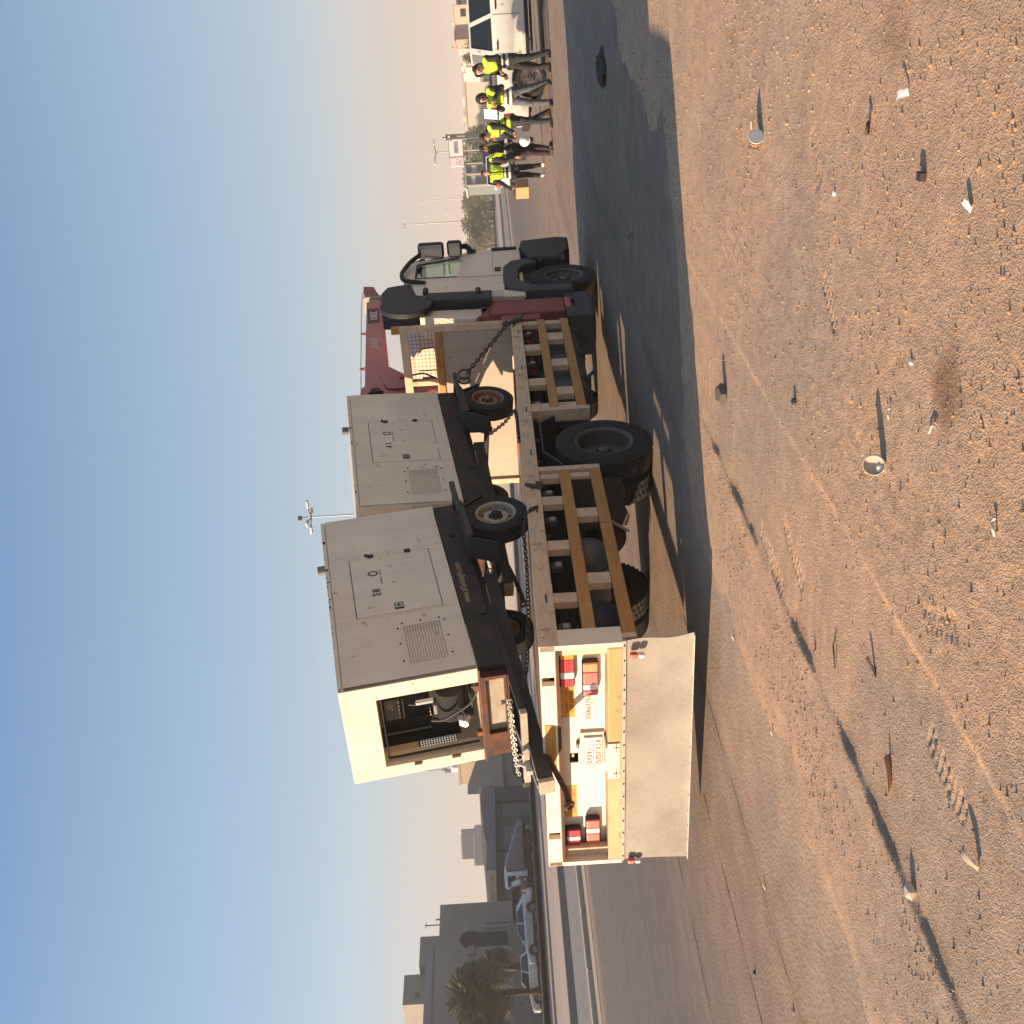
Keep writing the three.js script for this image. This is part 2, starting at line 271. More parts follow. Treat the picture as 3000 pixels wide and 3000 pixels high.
function sandC(x, z) {
  let c = mixc(SAND, GRAVEL, 0.75 * sstep(0.02, 0.32, fbm(x * 0.7 + 3, z * 0.7, 4) + 0.10 * sstep(4.2, 2.4, x)));
  c = mixc(c, SAND_PALE, 0.6 * sstep(0.1, 0.4, fbm(x * 1.3, z * 1.3 + 8, 3)));
  c = mixc(c, SAND_PALE, 0.8 * wet(x, z, 4.75, -1.65, 0.13, 0.3));
  const rg = sstep(0.09, 0.0, Math.abs(x - BAND - 0.05 - 0.05 * fbm(z * 1.7, 3.1, 3))) * sstep(-0.05, 0.25, fbm(z * 1.9 + 5.2, 9.7, 2) + 0.2 * fbm(x * 20, z * 20, 2) + 0.02); c = mixc(c, DAMP, 0.5 * rg); c = mixc(c, DAMP, 0.80 * wet(x, z, 4.70, 3.02, 0.15, 0.13) + 0.0);
  c = mixc(c, DAMP, 0.42 * wet(x, z, 5.70, 2.08, 0.12, 0.22)); c = mixc(c, DAMP, 0.3 * wet(x, z, 4.1, 3.0, 0.08, 0.07)); c = mixc(c, DAMP, 0.35 * wet(x, z, 5.4, -0.56, 0.07, 0.3));
  const k = 1 + 0.16 * fbm(x * 14, z * 14, 3); return [c[0] * k, c[1] * k, c[2] * k];
}
{
  const far = steps([[-12000, 1], [-3000, 1500], [-900, 260], [-260, 40], [-62, 14], [-35, 3], [-34.98, 0.1], [-18.61, 8], [-18.59, 0.1], [14, 3], [70, 8], [300, 40], [900, 200], [12000, 2200]]);
  const al = steps([[-12000, 1], [-3000, 1500], [-1600, 100], [-300, 40], [60, 12], [300, 40], [900, 200], [12000, 2200]]);
  const g = gridMesh(far, al, landY, (x, z) => { const k = 0.9 + 0.35 * fbm(x * 0.02, z * 0.02, 3); return [0.52 * k, 0.37 * k, 0.25 * k]; });
  struct('ground', g, mat([1, 1, 1], 1, { vertexColors: true, map: T.sandGrain, rep: 0.25 }), true);
  const xs = steps([[0.4, 1], [2.4, 0.03], [4.9, 0.0125], [7.6, 0.02], [14, 0.12]]), zs = steps([[-26, 1], [-14, 0.12], [-7, 0.05], [-1, 0.028], [0.6, 0.018], [4.6, 0.0125], [7, 0.05], [14, 0.25]]);
  const s = gridMesh(xs, zs, sandY, sandC);
  const o = struct('sandy_verge', s, mat([1, 1, 1], 1, { vertexColors: true, map: T.sandGrain, bumpMap: T.sandBump, bumpScale: 0.004, rep: 1.25 }), true);
  o.userData.label = 'rutted sandy verge with loose clods in front of the lorry';
}
{ // the carriageway: grey to the left, under windblown dust near the verge
  const xs = steps([[-18.2, 1], [-4, 0.4], [9, 0.12]]), zs = steps([[-420, 1], [-60, 6], [-20, 0.5], [8, 0.15], [90, 6]]);
  const GREY = [0.150, 0.117, 0.101], DUST = [0.40, 0.265, 0.17], DARK = [0.15, 0.112, 0.088];
  const g = gridMesh(xs, zs, () => 0.004, (x, z) => {
    const w = fbm(x * 0.5, z * 0.12, 4), f = fbm(x * 2.2, z * 0.6, 3);
    let c = mixc(GREY, DUST, clamp(sstep(-4.2, -0.4, x + 1.6 * w + 0.5 * f) * (0.74 + 0.5 * f)));
    c = mixc(c, DARK, 0.6 * sstep(0.12, 0.4, fbm(x * 1.1 + 4, z * 0.25, 3)));
    const sv = sandC(x, z); c = mixc(c, [sv[0] * 0.92, sv[1] * 0.92, sv[2] * 0.92], sstep(-0.3, 1.7, x + 0.5 * f) * sstep(-2.6, -0.4, z) * 0.95); c = mixc(c, DUST, 0.75 * sstep(-16.2, -17.6, x + 0.8 * w)); const far = sstep(-11, -20, z) * sstep(-12, -2, x); c = mixc(c, DUST, 0.45 * far);
    return c;
  });
  const road = struct('road', g, mat([1, 1, 1], 0.93, { vertexColors: true, map: T.asphGrain, bumpMap: T.asphBump, bumpScale: 0.004, rep: 0.6 }), true);
  const crackM = mat([0.045, 0.036, 0.03], 1);
  const crack = (x0, z0, z1, w, seed) => { // a ragged split along the lane
    const pts = []; for (let z = z0; z > z1; z -= 0.09) pts.push([x0 + 0.10 * fbm(z * 0.5, seed, 3) + 0.018 * fbm(z * 9, seed, 2), z, w * clamp(0.55 + 1.6 * fbm(z * 2.3, seed + 5, 3), 0.12, 1.5)]);
    const p = []; for (let i = 0; i < pts.length - 1; i++) { const [xa, za, wa] = pts[i], [xb, zb, wb] = pts[i + 1]; p.push(xa - wa, 0, za, xa + wa, 0, za, xb - wb, 0, zb, xb - wb, 0, zb, xa + wa, 0, za, xb + wb, 0, zb); }
    const q = new THREE.BufferGeometry(); q.setAttribute('position', new THREE.BufferAttribute(new Float32Array(p).map((v, i) => i % 3 === 1 ? 0.0075 : v), 3)); q.computeVertexNormals(); mesh('pavement_crack', q, crackM, road);
  };
  crack(-2.52, 5, -30, 0.014, 3.3); crack(-0.6, 5, -0.2, 0.012, 8.1); crack(0.42, 3.2, -1.4, 0.008, 12.7); crack(-6.1, 4, -40, 0.012, 15.2); crack(-9.8, 0, -60, 0.014, 18.4);
  // kerb, second road, low wall and paved terrace beyond
  const kerbM = mat([0.50, 0.41, 0.32], 0.95, { map: T.plaster, rep: 0.4 });
  const kerb = struct('kerb', bx(-18.4, -18.2, -0.05, 0.02, -90, 420), kerbM);
  let a = -60; const km = [0, 1, 2].map((k) => mat([0.46 + 0.05 * k, 0.38 + 0.04 * k, 0.30 + 0.03 * k], 0.95, { map: T.plaster, rep: 0.5 }));
  const kg = merge(rb(-0.16, 0.16, -0.05, 0.15, 0, 1.985, 0.03));
  for (let i = 0; i < 110; i++) { const k = mesh('kerb_stone', kg, km[(i * 7) % 3], kerb, true); k.position.set(-20.25 + 0.012 * Math.sin(i * 3.7), 0.006 * Math.sin(i * 2.1), 30 - 2 * i); }
  struct('median', [bx(-20.1, -18.15, -0.04, 0.012, -90, 420), bx(-21.1, -20.4, -0.04, 0.13, -90, 420)], mat([0.56, 0.42, 0.30], 1, { map: T.sandGrain, bumpMap: T.sandBump, bumpScale: 0.03, rep: 0.5 }));
  const g2 = gridMesh(steps([[-34.7, 1], [-21.05, 0.9]]), steps([[-420, 1], [90, 8]]), () => 0.02, (x, z) => { const w = fbm(x * 0.4, z * 0.05, 4); return mixc([0.205, 0.19, 0.19], [0.26, 0.22, 0.19], sstep(-0.2, 0.4, w)); });
  const r2 = struct('far_road', g2, mat([1, 1, 1], 0.93, { vertexColors: true, map: T.asphGrain, rep: 0.4 }), true);
  const lineM = mat([0.55, 0.53, 0.50], 0.8, { map: T.worn, rep: 0.8 });
  const lg = merge(bx(-0.06, 0.06, 0.0, 0.004, 0, 3)); for (let i = 0; i < 34; i++) { const l = mesh('lane_marking', lg, lineM, r2, true); l.position.set(-27.6, 0.0245, 40 - 9 * i); }
  mesh('edge_line', bx(-33.4, -33.28, 0.0245, 0.0285, -80, 400), lineM, r2);
  const wall = thing('low_retaining_wall', 'long low concrete retaining wall between the far road and the paved terrace', 'wall');
  const wm = mat([0.36, 0.30, 0.25], 0.95, { map: T.plaster, rep: 0.3 }); mesh('wall_body', bx(-35.1, -34.72, -0.05, 0.27, -90, 420), wm, wall); mesh('coping', bx(-35.2, -34.66, 0.27, 0.33, -90, 420), mat([0.50, 0.40, 0.32], 0.95, { map: T.plaster, rep: 0.3 }), wall);
  const pav = gridMesh(steps([[-75, 1], [-35.15, 1.4]]), steps([[-420, 1], [90, 8]]), (x, z) => landY(x, 0) + 0.03, (x, z) => mixc([0.50, 0.38, 0.31], [0.50, 0.34, 0.27], sstep(-0.1, 0.3, fbm(x * 0.2, z * 0.04, 3))));
  struct('paved_terrace', pav, mat([1, 1, 1], 0.95, { vertexColors: true, map: T.pavers, rep: 0.22 }), true);
  struct('shade_strip', bx(-70.5, -47.5, 1.30, landY(-60, 0) + 0.038, -90, 420), mat([0.075, 0.07, 0.07], 0.9, { map: T.asphGrain, rep: 0.4 })); struct('terrace_kerb', bx(-44.4, -44.1, 0.5, landY(-44.1, 0) + 0.13, -90, 420), wm);  // near-black strip painted for the band of shade before the buildings
}
{ // loose stones and clods that nobody could count
  const stones = []; for (let v = 0; v < 4; v++) { const g = new THREE.IcosahedronGeometry(1, 1), p = g.attributes.position; const hsh = new Map(); const r = rng(500 + v); for (let i = 0; i < p.count; i++) { const key = [p.getX(i), p.getY(i), p.getZ(i)].map((q) => q.toFixed(3)).join(); if (!hsh.has(key)) hsh.set(key, 0.72 + 0.5 * r()); const k = hsh.get(key); p.setXYZ(i, p.getX(i) * k, p.getY(i) * k * 0.72, p.getZ(i) * k); } stones.push(boxUV(norm(crease(g, 20)))); }
  const tones = [[0.52, 0.33, 0.19], [0.48, 0.31, 0.19], [0.62, 0.43, 0.28], [0.36, 0.26, 0.18]];
  const N = [11000, 9000, 2200, 4500]; const m4 = new THREE.Matrix4(), q = new THREE.Quaternion(), e = new THREE.Euler(), r = rng(91);
  const names = ['loose_clods', 'loose_gravel', 'pale_pebbles', 'grey_gravel'];
  for (let v = 0; v < 4; v++) {
    const im = new THREE.InstancedMesh(stones[v], mat([1, 1, 1], 1, { map: T.rough }), N[v]); im.name = names[v]; im.castShadow = im.receiveShadow = true; im.userData.kind = 'stuff'; let n = 0;
    const col = new THREE.Color();
    while (n < N[v]) {
      const x = 1.1 + 6.4 * r(), z = 5.2 - 14 * Math.pow(r(), 1.25);
      const band = x > 2.7 && x < 3.62 ? 0.16 : x < 2.0 ? 0.35 : 1, dens = band * (0.25 + sstep(-0.2, 0.35, fbm(x * 0.9 + 9, z * 0.9, 3))); if (r() > dens || (sandY(x, z) < 0.005 && r() > 0.04)) continue;
      const s = (v === 2 ? 0.0022 : 0.002) + (v < 2 ? 0.0065 : 0.0045) * Math.pow(r(), 4); e.set(r() * 6, r() * 6, r() * 6); q.setFromEuler(e);
      m4.compose(V(x, Math.max(sandY(x, z), 0.004) + s * 0.25, z), q, V(s, s * (0.6 + 0.5 * r()), s)); im.setMatrixAt(n, m4); const k = 0.8 + 0.3 * r(), t = tones[v]; im.setColorAt(n, col.setRGB(t[0] * k, t[1] * k, t[2] * k)); n++;
    }
    scene.add(im);
  }
}
// ---------- the flatbed lorry ----------
function tyreGeo(rad, width, rimR, ribs, seg = 48) {   // lathe round +x, outer face at +width/2
  const h = width / 2, pr = []; const sh = 0.86 * rad;
  pr.push([rimR, -h * 0.82], [rimR + 0.02, -h * 0.95], [lerp(rimR, rad, 0.5), -h], [sh + (rad - sh) * 0.45, -h * 0.96], [rad * 0.985, -h * 0.82]);
  const n = ribs * 2; for (let i = 0; i <= n; i++) { const t = -0.8 + 1.6 * i / n, gr = i % 2 === 1; const w = 0.04; if (gr && ribs > 1) pr.push([rad, h * (t - w)], [rad - 0.014, h * (t - w * 0.6)], [rad - 0.014, h * (t + w * 0.6)], [rad, h * (t + w)]); else pr.push([rad, h * t]); }
  pr.push([rad * 0.985, h * 0.82], [sh + (rad - sh) * 0.45, h * 0.96], [lerp(rimR, rad, 0.5), h], [rimR + 0.02, h * 0.95], [rimR, h * 0.82]);
  return axisX(crease(lathe(pr, seg), 30));
}
function treadBlocks(rad, width, n, w) { const gs = []; for (let i = 0; i < n; i++) for (const s of [-1, 0, 1]) { const g = new RoundedBoxGeometry(width * 0.27, 0.022, 2 * Math.PI * rad / n * 0.62, 1, 0.004); g.translate(s * width * 0.31, rad - 0.004, 0); g.rotateX((i + (s ? 0.5 : 0)) * 2 * Math.PI / n); gs.push(g); } return gs; }
function wheel(parent, name, x, y, a, o) {    // x = middle of the wheel, outer face towards o.side
  const w = new THREE.Group(); w.name = name; w.position.set(x, y, -a); if (o.side < 0) w.rotation.y = Math.PI; parent.add(w);
  const t = mesh('tyre', [tyreGeo(o.r, o.w, o.rim, o.ribs ?? 4), o.blocks ? treadBlocks(o.r, o.w, o.blocks) : null], o.tyreM ?? M.rubber, w); t.rotation.x = o.spin ?? 0.3;
  const h = o.w / 2, k = o.rim, f = o.face;     // f: depth of the disc seen from the outer face (negative = set back)
  const pr = [[0.001, f + 0.0], [k * 0.34, f], [k * 0.40, f + 0.03 * o.dish], [k * 0.62, f + 0.03 * o.dish], [k * 0.80, f - 0.045 * o.dish], [k * 0.90, f - 0.05 * o.dish], [k * 0.92, h * 0.8], [k * 1.0, h * 0.92], [k * 1.045, h * 0.93], [k * 1.045, h * 0.86]];
  const rim = mesh('rim', [axisX(crease(lathe(pr, 44), 28)), axisX(lathe([[k * 0.9, -h * 0.8], [k * 0.9, f - 0.03]], 36))], o.rimM, w);
  const holes = []; for (let i = 0; i < o.holes; i++) { const an = i / o.holes * 2 * Math.PI + 0.3; const g = new THREE.SphereGeometry(1, 10, 7); g.scale(0.006, k * 0.105, k * 0.075); g.rotateX(-an); g.translate(f + 0.012 * o.dish + o.holeX, k * 0.69 * Math.sin(an + Math.PI / 2), k * 0.69 * Math.cos(an + Math.PI / 2)); const gg = g; holes.push(gg); }
  meshes('hand_hole', holes, M.blackPlastic, rim);
  const hub = mesh('hub', [axisX(lathe([[0.001, f + o.hub], [k * 0.16, f + o.hub], [k * 0.2, f + o.hub * 0.8], [k * 0.21, f - 0.01]], 20))], o.hubM ?? o.rimM, w);
  const nuts = []; for (let i = 0; i < o.nuts; i++) { const an = i / o.nuts * 2 * Math.PI; nuts.push(axisX(new THREE.CylinderGeometry(0.016, 0.018, 0.04, 6)).translate(f + 0.02, k * 0.3 * Math.cos(an), k * 0.3 * Math.sin(an))); }
  meshes('wheel_nut', nuts, o.nutM ?? M.rimDark, rim); return w;
}
const truck = thing('flatbed_lorry', 'cream flatbed crane lorry carrying two trailer generators, seen from its tail', 'lorry');
const DECK = 1.36;
{ // deck, side rails with hanging guards
  const deck = mesh('deck', [bx(-1.19, 1.19, 1.31, DECK, 0.06, 7.0)], mat([0.16, 0.11, 0.08], 0.85, { map: T.worn, rep: 0.8, bumpMap: T.fold, bumpScale: 0.004 }), truck);
  for (const s of [-1, 1]) {
    mesh('side_rail', [rb(s * 1.19, s * 1.25, 1.235, 1.385, 0.857, 7.07, 0.008)], M.creamWorn, truck);
    mesh('side_rail', [rb(s * 1.19, s * 1.253, 1.232, 1.388, 0.0, 0.853, 0.008)], M.creamWorn, truck);
    const slots = []; for (const a of [0.62, 2.05, 3.2, 4.24, 5.42, 6.62]) slots.push(rb(s * 1.2525, s * 1.2545, 1.285, 1.30, a - 0.06, a + 0.06, 0.006).rotateX(0)); meshes('tie_slot', slots, M.blackPlastic, truck);
    // cross bearers ending in the hanging posts
    const post = (a, w, y0, y1, m = M.creamWorn) => mesh('guard_post', rb(s * 1.155, s * 1.23, y0, y1, a - w / 2, a + w / 2, 0.006), m, truck);
    for (const [a, w] of [[0.17, 0.1], [0.66, 0.13], [1.455, 0.15], [2.24, 0.15], [2.72, 0.09]]) post(a, w, 1.035, 1.236);
    for (const [a, w] of [[0.915, 0.16], [1.99, 0.155], [2.72, 0.09], [0.17, 0.1]]) post(a, w, 0.73, 0.926);
    mesh('end_post', faceA(rectPts(s > 0 ? 1.1 : -1.25, s > 0 ? 1.25 : -1.1, 0.62, 1.236), 2.80, 2.88), M.creamWorn, truck);
    mesh('end_post', faceA(rectPts(s > 0 ? 1.1 : -1.25, s > 0 ? 1.25 : -1.1, 0.62, 1.236), 0.06, 0.12), M.creamWorn, truck);
    for (const [y0, y1] of [[0.927, 1.034], [0.62, 0.728]]) mesh('guard_board', rb(s * 1.215, s * 1.25, y0, y1, 0.121, 2.799, 0.005), M.ochre, truck);
    // front guard
    for (const [a, w] of [[6.98, 0.12], [6.11, 0.2], [5.03, 0.2], [4.36, 0.12]]) post(a, w, 1.028, 1.232);
    for (const [a, w] of [[6.98, 0.12], [6.46, 0.24], [5.59, 0.21], [4.745, 0.21], [4.36, 0.12]]) post(a, w, 0.72, 0.923);
    mesh('end_post', faceA(rectPts(s > 0 ? 1.1 : -1.25, s > 0 ? 1.25 : -1.1, 0.58, 1.234), 4.19, 4.27), M.creamWorn, truck);
    for (const [y0, y1] of [[0.924, 1.027], [0.612, 0.719]]) mesh('guard_board', rb(s * 1.215, s * 1.25, y0, y1, 4.271, 7.04, 0.005), M.ochre, truck);
    for (const a of [2.5, 2.0, 1.24, 0.36, 4.55, 5.75, 6.75]) { const l = mesh('side_marker', [rb(s * 1.12, s * 1.17, 1.11, 1.215, a - 0.07, a + 0.03, 0.01)], M.greyPlastic, truck); mesh('marker_lens', rb(s * 1.171, s * 1.19, 1.12, 1.18, a - 0.06, a + 0.01, 0.012), M.markerGrey, l); }
  }
}
{ // frame, axles, tanks
  const f = []; for (const s of [-1, 1]) f.push(rb(s * 0.36, s * 0.44, 0.78, 1.06, 0.25, 10.2, 0.01)); mesh('chassis_frame', f, M.chassis, truck);
  const c = []; for (let a = 0.25; a < 7.1; a += 0.48) c.push(bx(-1.16, 1.16, 1.18, 1.309, a, a + 0.06)); for (const s of [-1, 1]) c.push(bx(s * 0.36, s * 0.46, 1.061, 1.179, 0.22, 7)); meshes('cross_bearer', c, M.chassis, truck);
  mesh('rear_axle', [rod(V(-0.95, 0.5, -3.45), V(0.95, 0.5, -3.45), 0.09), new THREE.SphereGeometry(0.24, 20, 14).scale(0.9, 1, 1).translate(0, 0.5, -3.45), rod(V(0, 0.55, -3.6), V(0, 0.75, -7.6), 0.05)], M.chassis, truck);
  const sp = []; for (const s of [-1, 1]) for (let k = 0; k < 4; k++) sp.push(bar(P(s * 0.5, 0.62 + 0.022 * k, 2.75 + 0.12 * k), P(s * 0.5, 0.62 + 0.022 * k, 4.15 - 0.12 * k), 0.08, 0.02)); meshes('leaf_spring', sp, M.chassis, truck);
  mesh('front_axle', rod(V(-0.9, 0.48, -9.12), V(0.9, 0.48, -9.12), 0.07), M.chassis, truck);
  // wide drive wheels with twin tyres
  for (const s of [-1, 1]) {
    wheel(truck, 'rear_wheel', s * 1.09, 0.508, 3.45, { side: s, r: 0.512, w: 0.27, rim: 0.297, ribs: 5, rimM: M.rimDark, face: -0.035, dish: 0.2, holes: 6, holeX: -0.01, hub: 0.06, nuts: 10, spin: 0.2 });
    wheel(truck, 'inner_rear_wheel', s * 0.78, 0.508, 3.45, { side: s, r: 0.505, w: 0.26, rim: 0.297, ribs: 1, blocks: 46, rimM: M.rimDark, face: -0.05, dish: 0.2, holes: 0, holeX: 0, hub: 0.02, nuts: 6 });
    wheel(truck, 'front_wheel', s * 1.03, 0.508, 9.12, { side: s, r: 0.515, w: 0.3, rim: 0.292, ribs: 5, rimM: M.rimDark, face: 0.06, dish: -0.5, holes: 10, holeX: 0.025, hub: 0.035, nuts: 10, nutM: M.rimDark });
    mesh('shade_plate', rb(s * 0.46, s * 0.5, 0.8, 1.23, 2.7, 4.15, 0.004), M.chassis, truck); mesh('mudguard', [sideX([[2.98, 0.98], [3.3, 1.17], [4.0, 1.17], [4.15, 1.0], [4.13, 0.98], [3.98, 1.145], [3.32, 1.145], [3.0, 0.96]], s * 0.62, s * 1.2, 0.002)], M.blackPlastic, truck);  // added dark plate stands for the shade above the rear tyres
    const fl = faceA([[s * 0.6, 1.0], [s * 1.2, 1.0], [s * 1.19, 0.42], [s * 1.02, 0.37], [s * 0.9, 0.40], [s * 0.74, 0.33], [s * 0.63, 0.36]], 2.66, 2.675, 0.002); mesh('mud_flap', fl, M.rubberDust, truck);
  }
  mesh('fuel_tank', [rb(0.52, 1.08, 0.46, 1.02, 5.05, 7.3, 0.16, 5)], M.tank, truck);
  const st = []; for (const a of [5.4, 6.2, 7.0]) st.push(rb(0.505, 1.095, 0.445, 1.035, a, a + 0.05, 0.165, 5)); meshes('tank_strap', st, M.greyPlastic, truck);
  const hk = []; for (const a of [5.6, 6.6]) hk.push(bar(P(1.0, 0.47, a), P(1.08, 0.40, a - 0.03), 0.05, 0.02)); meshes('tank_bracket', hk, M.chassis, truck);
  mesh('battery_box', [rb(0.55, 1.16, 0.20, 0.58, 7.36, 8.35, 0.03)], M.greyPlastic, truck);
  mesh('left_tank', [rb(-1.08, -0.55, 0.5, 1.0, 5.0, 6.6, 0.12, 4)], M.tank, truck);
  mesh('air_tank', [axisX(crease(lathe([[0.001, -0.42], [0.12, -0.4], [0.19, -0.33], [0.2, -0.3], [0.2, 0.3], [0.19, 0.33], [0.12, 0.4], [0.001, 0.42]], 32), 40)).translate(0.62, 0.83, -0.75)], M.drumBlue, truck);
  mesh('air_tank', [axisX(crease(lathe([[0.001, -0.42], [0.12, -0.4], [0.19, -0.33], [0.2, -0.3], [0.2, 0.3], [0.19, 0.33], [0.12, 0.4], [0.001, 0.42]], 32), 40)).translate(0.62, 0.83, -1.75)], M.drumGrey, truck);
  const ts = []; for (const a of [0.75, 1.75]) for (const x of [0.4, 0.84]) ts.push(axisX(new THREE.TorusGeometry(0.205, 0.008, 5, 30).rotateX(Math.PI / 2)).translate(x, 0.83, -a)); meshes('tank_strap', ts, M.greyPlastic, truck);
  meshes('air_hose', [tube([P(1.0, 1.1, 0.35), P(0.98, 1.0, 0.7), P(1.0, 0.92, 1.1), P(0.9, 0.7, 1.3)], 0.008), tube([P(1.1, 1.15, 6.75), P(1.09, 1.02, 6.6), P(1.1, 1.12, 6.35)], 0.009), tube([P(1.1, 1.15, 5.75), P(1.09, 1.04, 5.5), P(1.1, 1.15, 5.2)], 0.009)], M.greyPlastic, truck);
  mesh('step_iron', bar(P(1.12, 0.72, 2.12), P(1.14, 0.46, 1.75), 0.03, 0.012), M.steelLit, truck);
}
{ // tail: recessed light panel between flanges
  mesh('tail_beam', [faceA(rectPts(-1.25, 1.25, 1.262, 1.39), 0.0, 0.055, 0.006, [rectPts(0.86, 0.935, 1.275, 1.375), rectPts(-0.895, -0.825, 1.275, 1.375)])], M.cream, truck);
  mesh('beam_lip', [bx(-1.2, 1.2, 1.238, 1.262, -0.004, 0.19)], M.rustBrown, truck);
  const D = 0.17; const panel = mesh('light_panel', [faceA(rectPts(-1.2, 1.2, 0.86, 1.238), D, D + 0.012, 0.002, [rectPts(-0.16, -0.05, 1.09, 1.165)])], M.creamClean, truck);
  mesh('panel_pocket', [bx(-0.155, -0.055, 1.095, 1.16, D + 0.08, D + 0.09), bx(-0.17, -0.155, 1.08, 1.17, D + 0.012, D + 0.09), bx(-0.055, -0.04, 1.08, 1.17, D + 0.012, D + 0.09), bx(-0.17, -0.04, 1.165, 1.18, D + 0.012, D + 0.09), bx(-0.17, -0.04, 1.075, 1.09, D + 0.012, D + 0.09)], M.blackPlastic, truck);
  mesh('coupling_head', [rb(-0.12, -0.075, 1.12, 1.155, D + 0.02, D + 0.075, 0.01)], M.steelLit, truck);
  mesh('side_flange', [rb(-1.252, -1.203, 0.732, 1.26, -0.002, 0.2, 0.004)], M.cream, truck); mesh('side_flange', [rb(1.205, 1.252, 0.735, 1.26, -0.002, 0.2, 0.004)], M.cream, truck);
  mesh('bumper_beam', [rb(-1.2, 1.2, 0.735, 0.857, 0.0, 0.2, 0.004)], mat([0.66, 0.42, 0.22], 0.65, { map: T.worn, rep: 0.5 }), truck);
  mesh('bumper_band', [bx(0.22, 1.19, 0.745, 0.848, -0.0025, 0.0)], mat([0.60, 0.33, 0.11], 0.6, { map: T.worn, rep: 0.6 }), truck);
  meshes('bracket', [rb(-0.19, 0.205, 0.76, 0.861, -0.012, -0.003, 0.003), rb(-0.12, 0.15, 0.861, 0.873, 0.0, D, 0.003)], M.cream, truck);
  const scr = []; for (const x of [0.16, -0.13]) scr.push(bx(x - 0.045, x + 0.045, 0.786, 0.791, -0.0145, -0.012), bx(x - 0.003, x + 0.003, 0.765, 0.815, -0.0145, -0.012)); meshes('bracket_mark', scr, M.chassis, truck);
  // lamps: two clusters a side
  const lamp = (x0, x1, y0, y1, cols, dx) => { const L = new THREE.Group(); L.name = 'tail_lamp'; truck.add(L); const z0 = D - 0.075;
    mesh('lamp_housing', rb(x0, x1, y0, y1, z0 + 0.012, D, 0.02, 3), M.blackPlastic, L); let x = x0 + 0.006; const W = x1 - x0 - 0.012;
    for (const [frac, m, nm] of cols) { const w = W * frac; const g = [rb(x, x + w - 0.002, y0 + 0.006, y1 - 0.006, z0, z0 + 0.02, 0.012, 3)]; const nx = Math.max(2, Math.round(w / 0.018)), ny = 6; if (m === M.lensRed || m === M.lensAmber || m === M.lensWhite) for (let i = 0; i < nx; i++) for (let j = 0; j < ny; j++) g.push(new THREE.SphereGeometry(0.006, 6, 4).scale(1, 1, 0.4).translate(x + w * (i + 0.5) / nx, y0 + 0.012 + (y1 - y0 - 0.024) * (j + 0.5) / ny, -z0)); mesh(nm, g, m, L); x += w; } };
  const R_ = [M.lensRed, 'red_lens'], A_ = [M.lensAmber, 'amber_lens'], W_ = [M.lensWhite, 'white_lens'], K_ = [M.lensPink, 'faded_red_lens'], O_ = [M.lensOrange, 'faded_amber_lens'];
  lamp(0.74, 1.10, 1.105, 1.234, [[0.24, ...R_], [0.21, ...W_], [0.36, ...R_], [0.19, ...A_]]);
  lamp(0.635, 0.985, 0.918, 1.05, [[0.18, ...K_], [0.18, ...W_], [0.37, ...K_], [0.27, ...O_]]);
  lamp(-1.225 + 0.03, -0.905, 1.085, 1.222, [[0.16, ...A_], [0.36, ...R_], [0.2, ...W_], [0.28, ...R_]]);
  lamp(-1.135, -0.795, 0.915, 1.046, [[0.2, ...O_], [0.3, ...K_], [0.2, ...W_], [0.3, ...K_]]);
  // amber reflector band and plates
  mesh('reflector_strip', [bx(-0.06, 0.44, 1.283, 1.374, -0.0035, -0.0005)], mat([0.62, 0.30, 0.05], 0.35, { map: dtex(256, (u, v) => { const y = v * 8, o = Math.floor(y) % 2 * 0.5, x = u * 8 + o, fx = x % 1 - 0.5, fy = y % 1 - 0.5; return Math.hypot(fx, fy) > 0.42 ? 0.55 : 0.95; }), rep: 6 }), truck);
  const onPanel = (x, y, z = D - 0.0015) => (o) => o.position.set(x, y, -z);
  const keep = (x, c) => decal('warning_sign', 0.39, 0.11, 512, (g, w, h) => { g.fillStyle = c; g.fillRect(0, 0, w, h); g.fillStyle = '#7a3c10'; g.font = `bold ${h * 0.36}px sans-serif`; g.textAlign = 'center'; g.fillText('KEEP DISTANCE', w / 2, h * 0.86, w * 0.9);
    g.strokeStyle = '#7a3c10'; g.lineWidth = h * 0.06; g.lineCap = 'round'; const Y = h * 0.36; g.beginPath(); g.moveTo(w * 0.14, Y - 6); g.lineTo(w * 0.15, Y + 6); g.quadraticCurveTo(w * 0.3, Y + 14, w * 0.46, Y); g.moveTo(w * 0.24, Y + 8); g.lineTo(w * 0.25, Y - 4); g.moveTo(w * 0.3, Y + 8); g.arc(w * 0.34, Y, 8, 0, 6.3); g.moveTo(w * 0.56, Y - 12); g.lineTo(w * 0.56, Y + 8); g.moveTo(w * 0.62, Y + 8); g.quadraticCurveTo(w * 0.72, Y + 12, w * 0.76, Y - 8); g.moveTo(w * 0.82, Y + 6); g.lineTo(w * 0.86, Y - 4); g.moveTo(w * 0.9, Y - 14); g.lineTo(w * 0.9, Y + 8); g.stroke(); for (const [a, b] of [[0.18, -18], [0.34, 22], [0.37, 22], [0.66, -14], [0.7, -14]]) { g.beginPath(); g.arc(w * a, Y + b * h / 144, h * 0.03, 0, 7); g.fill(); } }, truck, onPanel(x, 1.165));
  keep(0.555, '#d9962f'); keep(-0.62, '#d99a48');
  decal('phone_number', 0.34, 0.055, 512, (g, w, h) => { g.fillStyle = 'rgba(120,70,50,0.75)'; g.font = `${h * 0.95}px sans-serif`; g.textAlign = 'center'; g.fillText('0506611624', w / 2, h * 0.84, w * 0.98); }, truck, onPanel(0.47, 1.0));
  const hold = mesh('plate_holder', rb(-0.185, 0.195, 0.875, 1.075, D - 0.022, D - 0.004, 0.004), M.cream, truck);
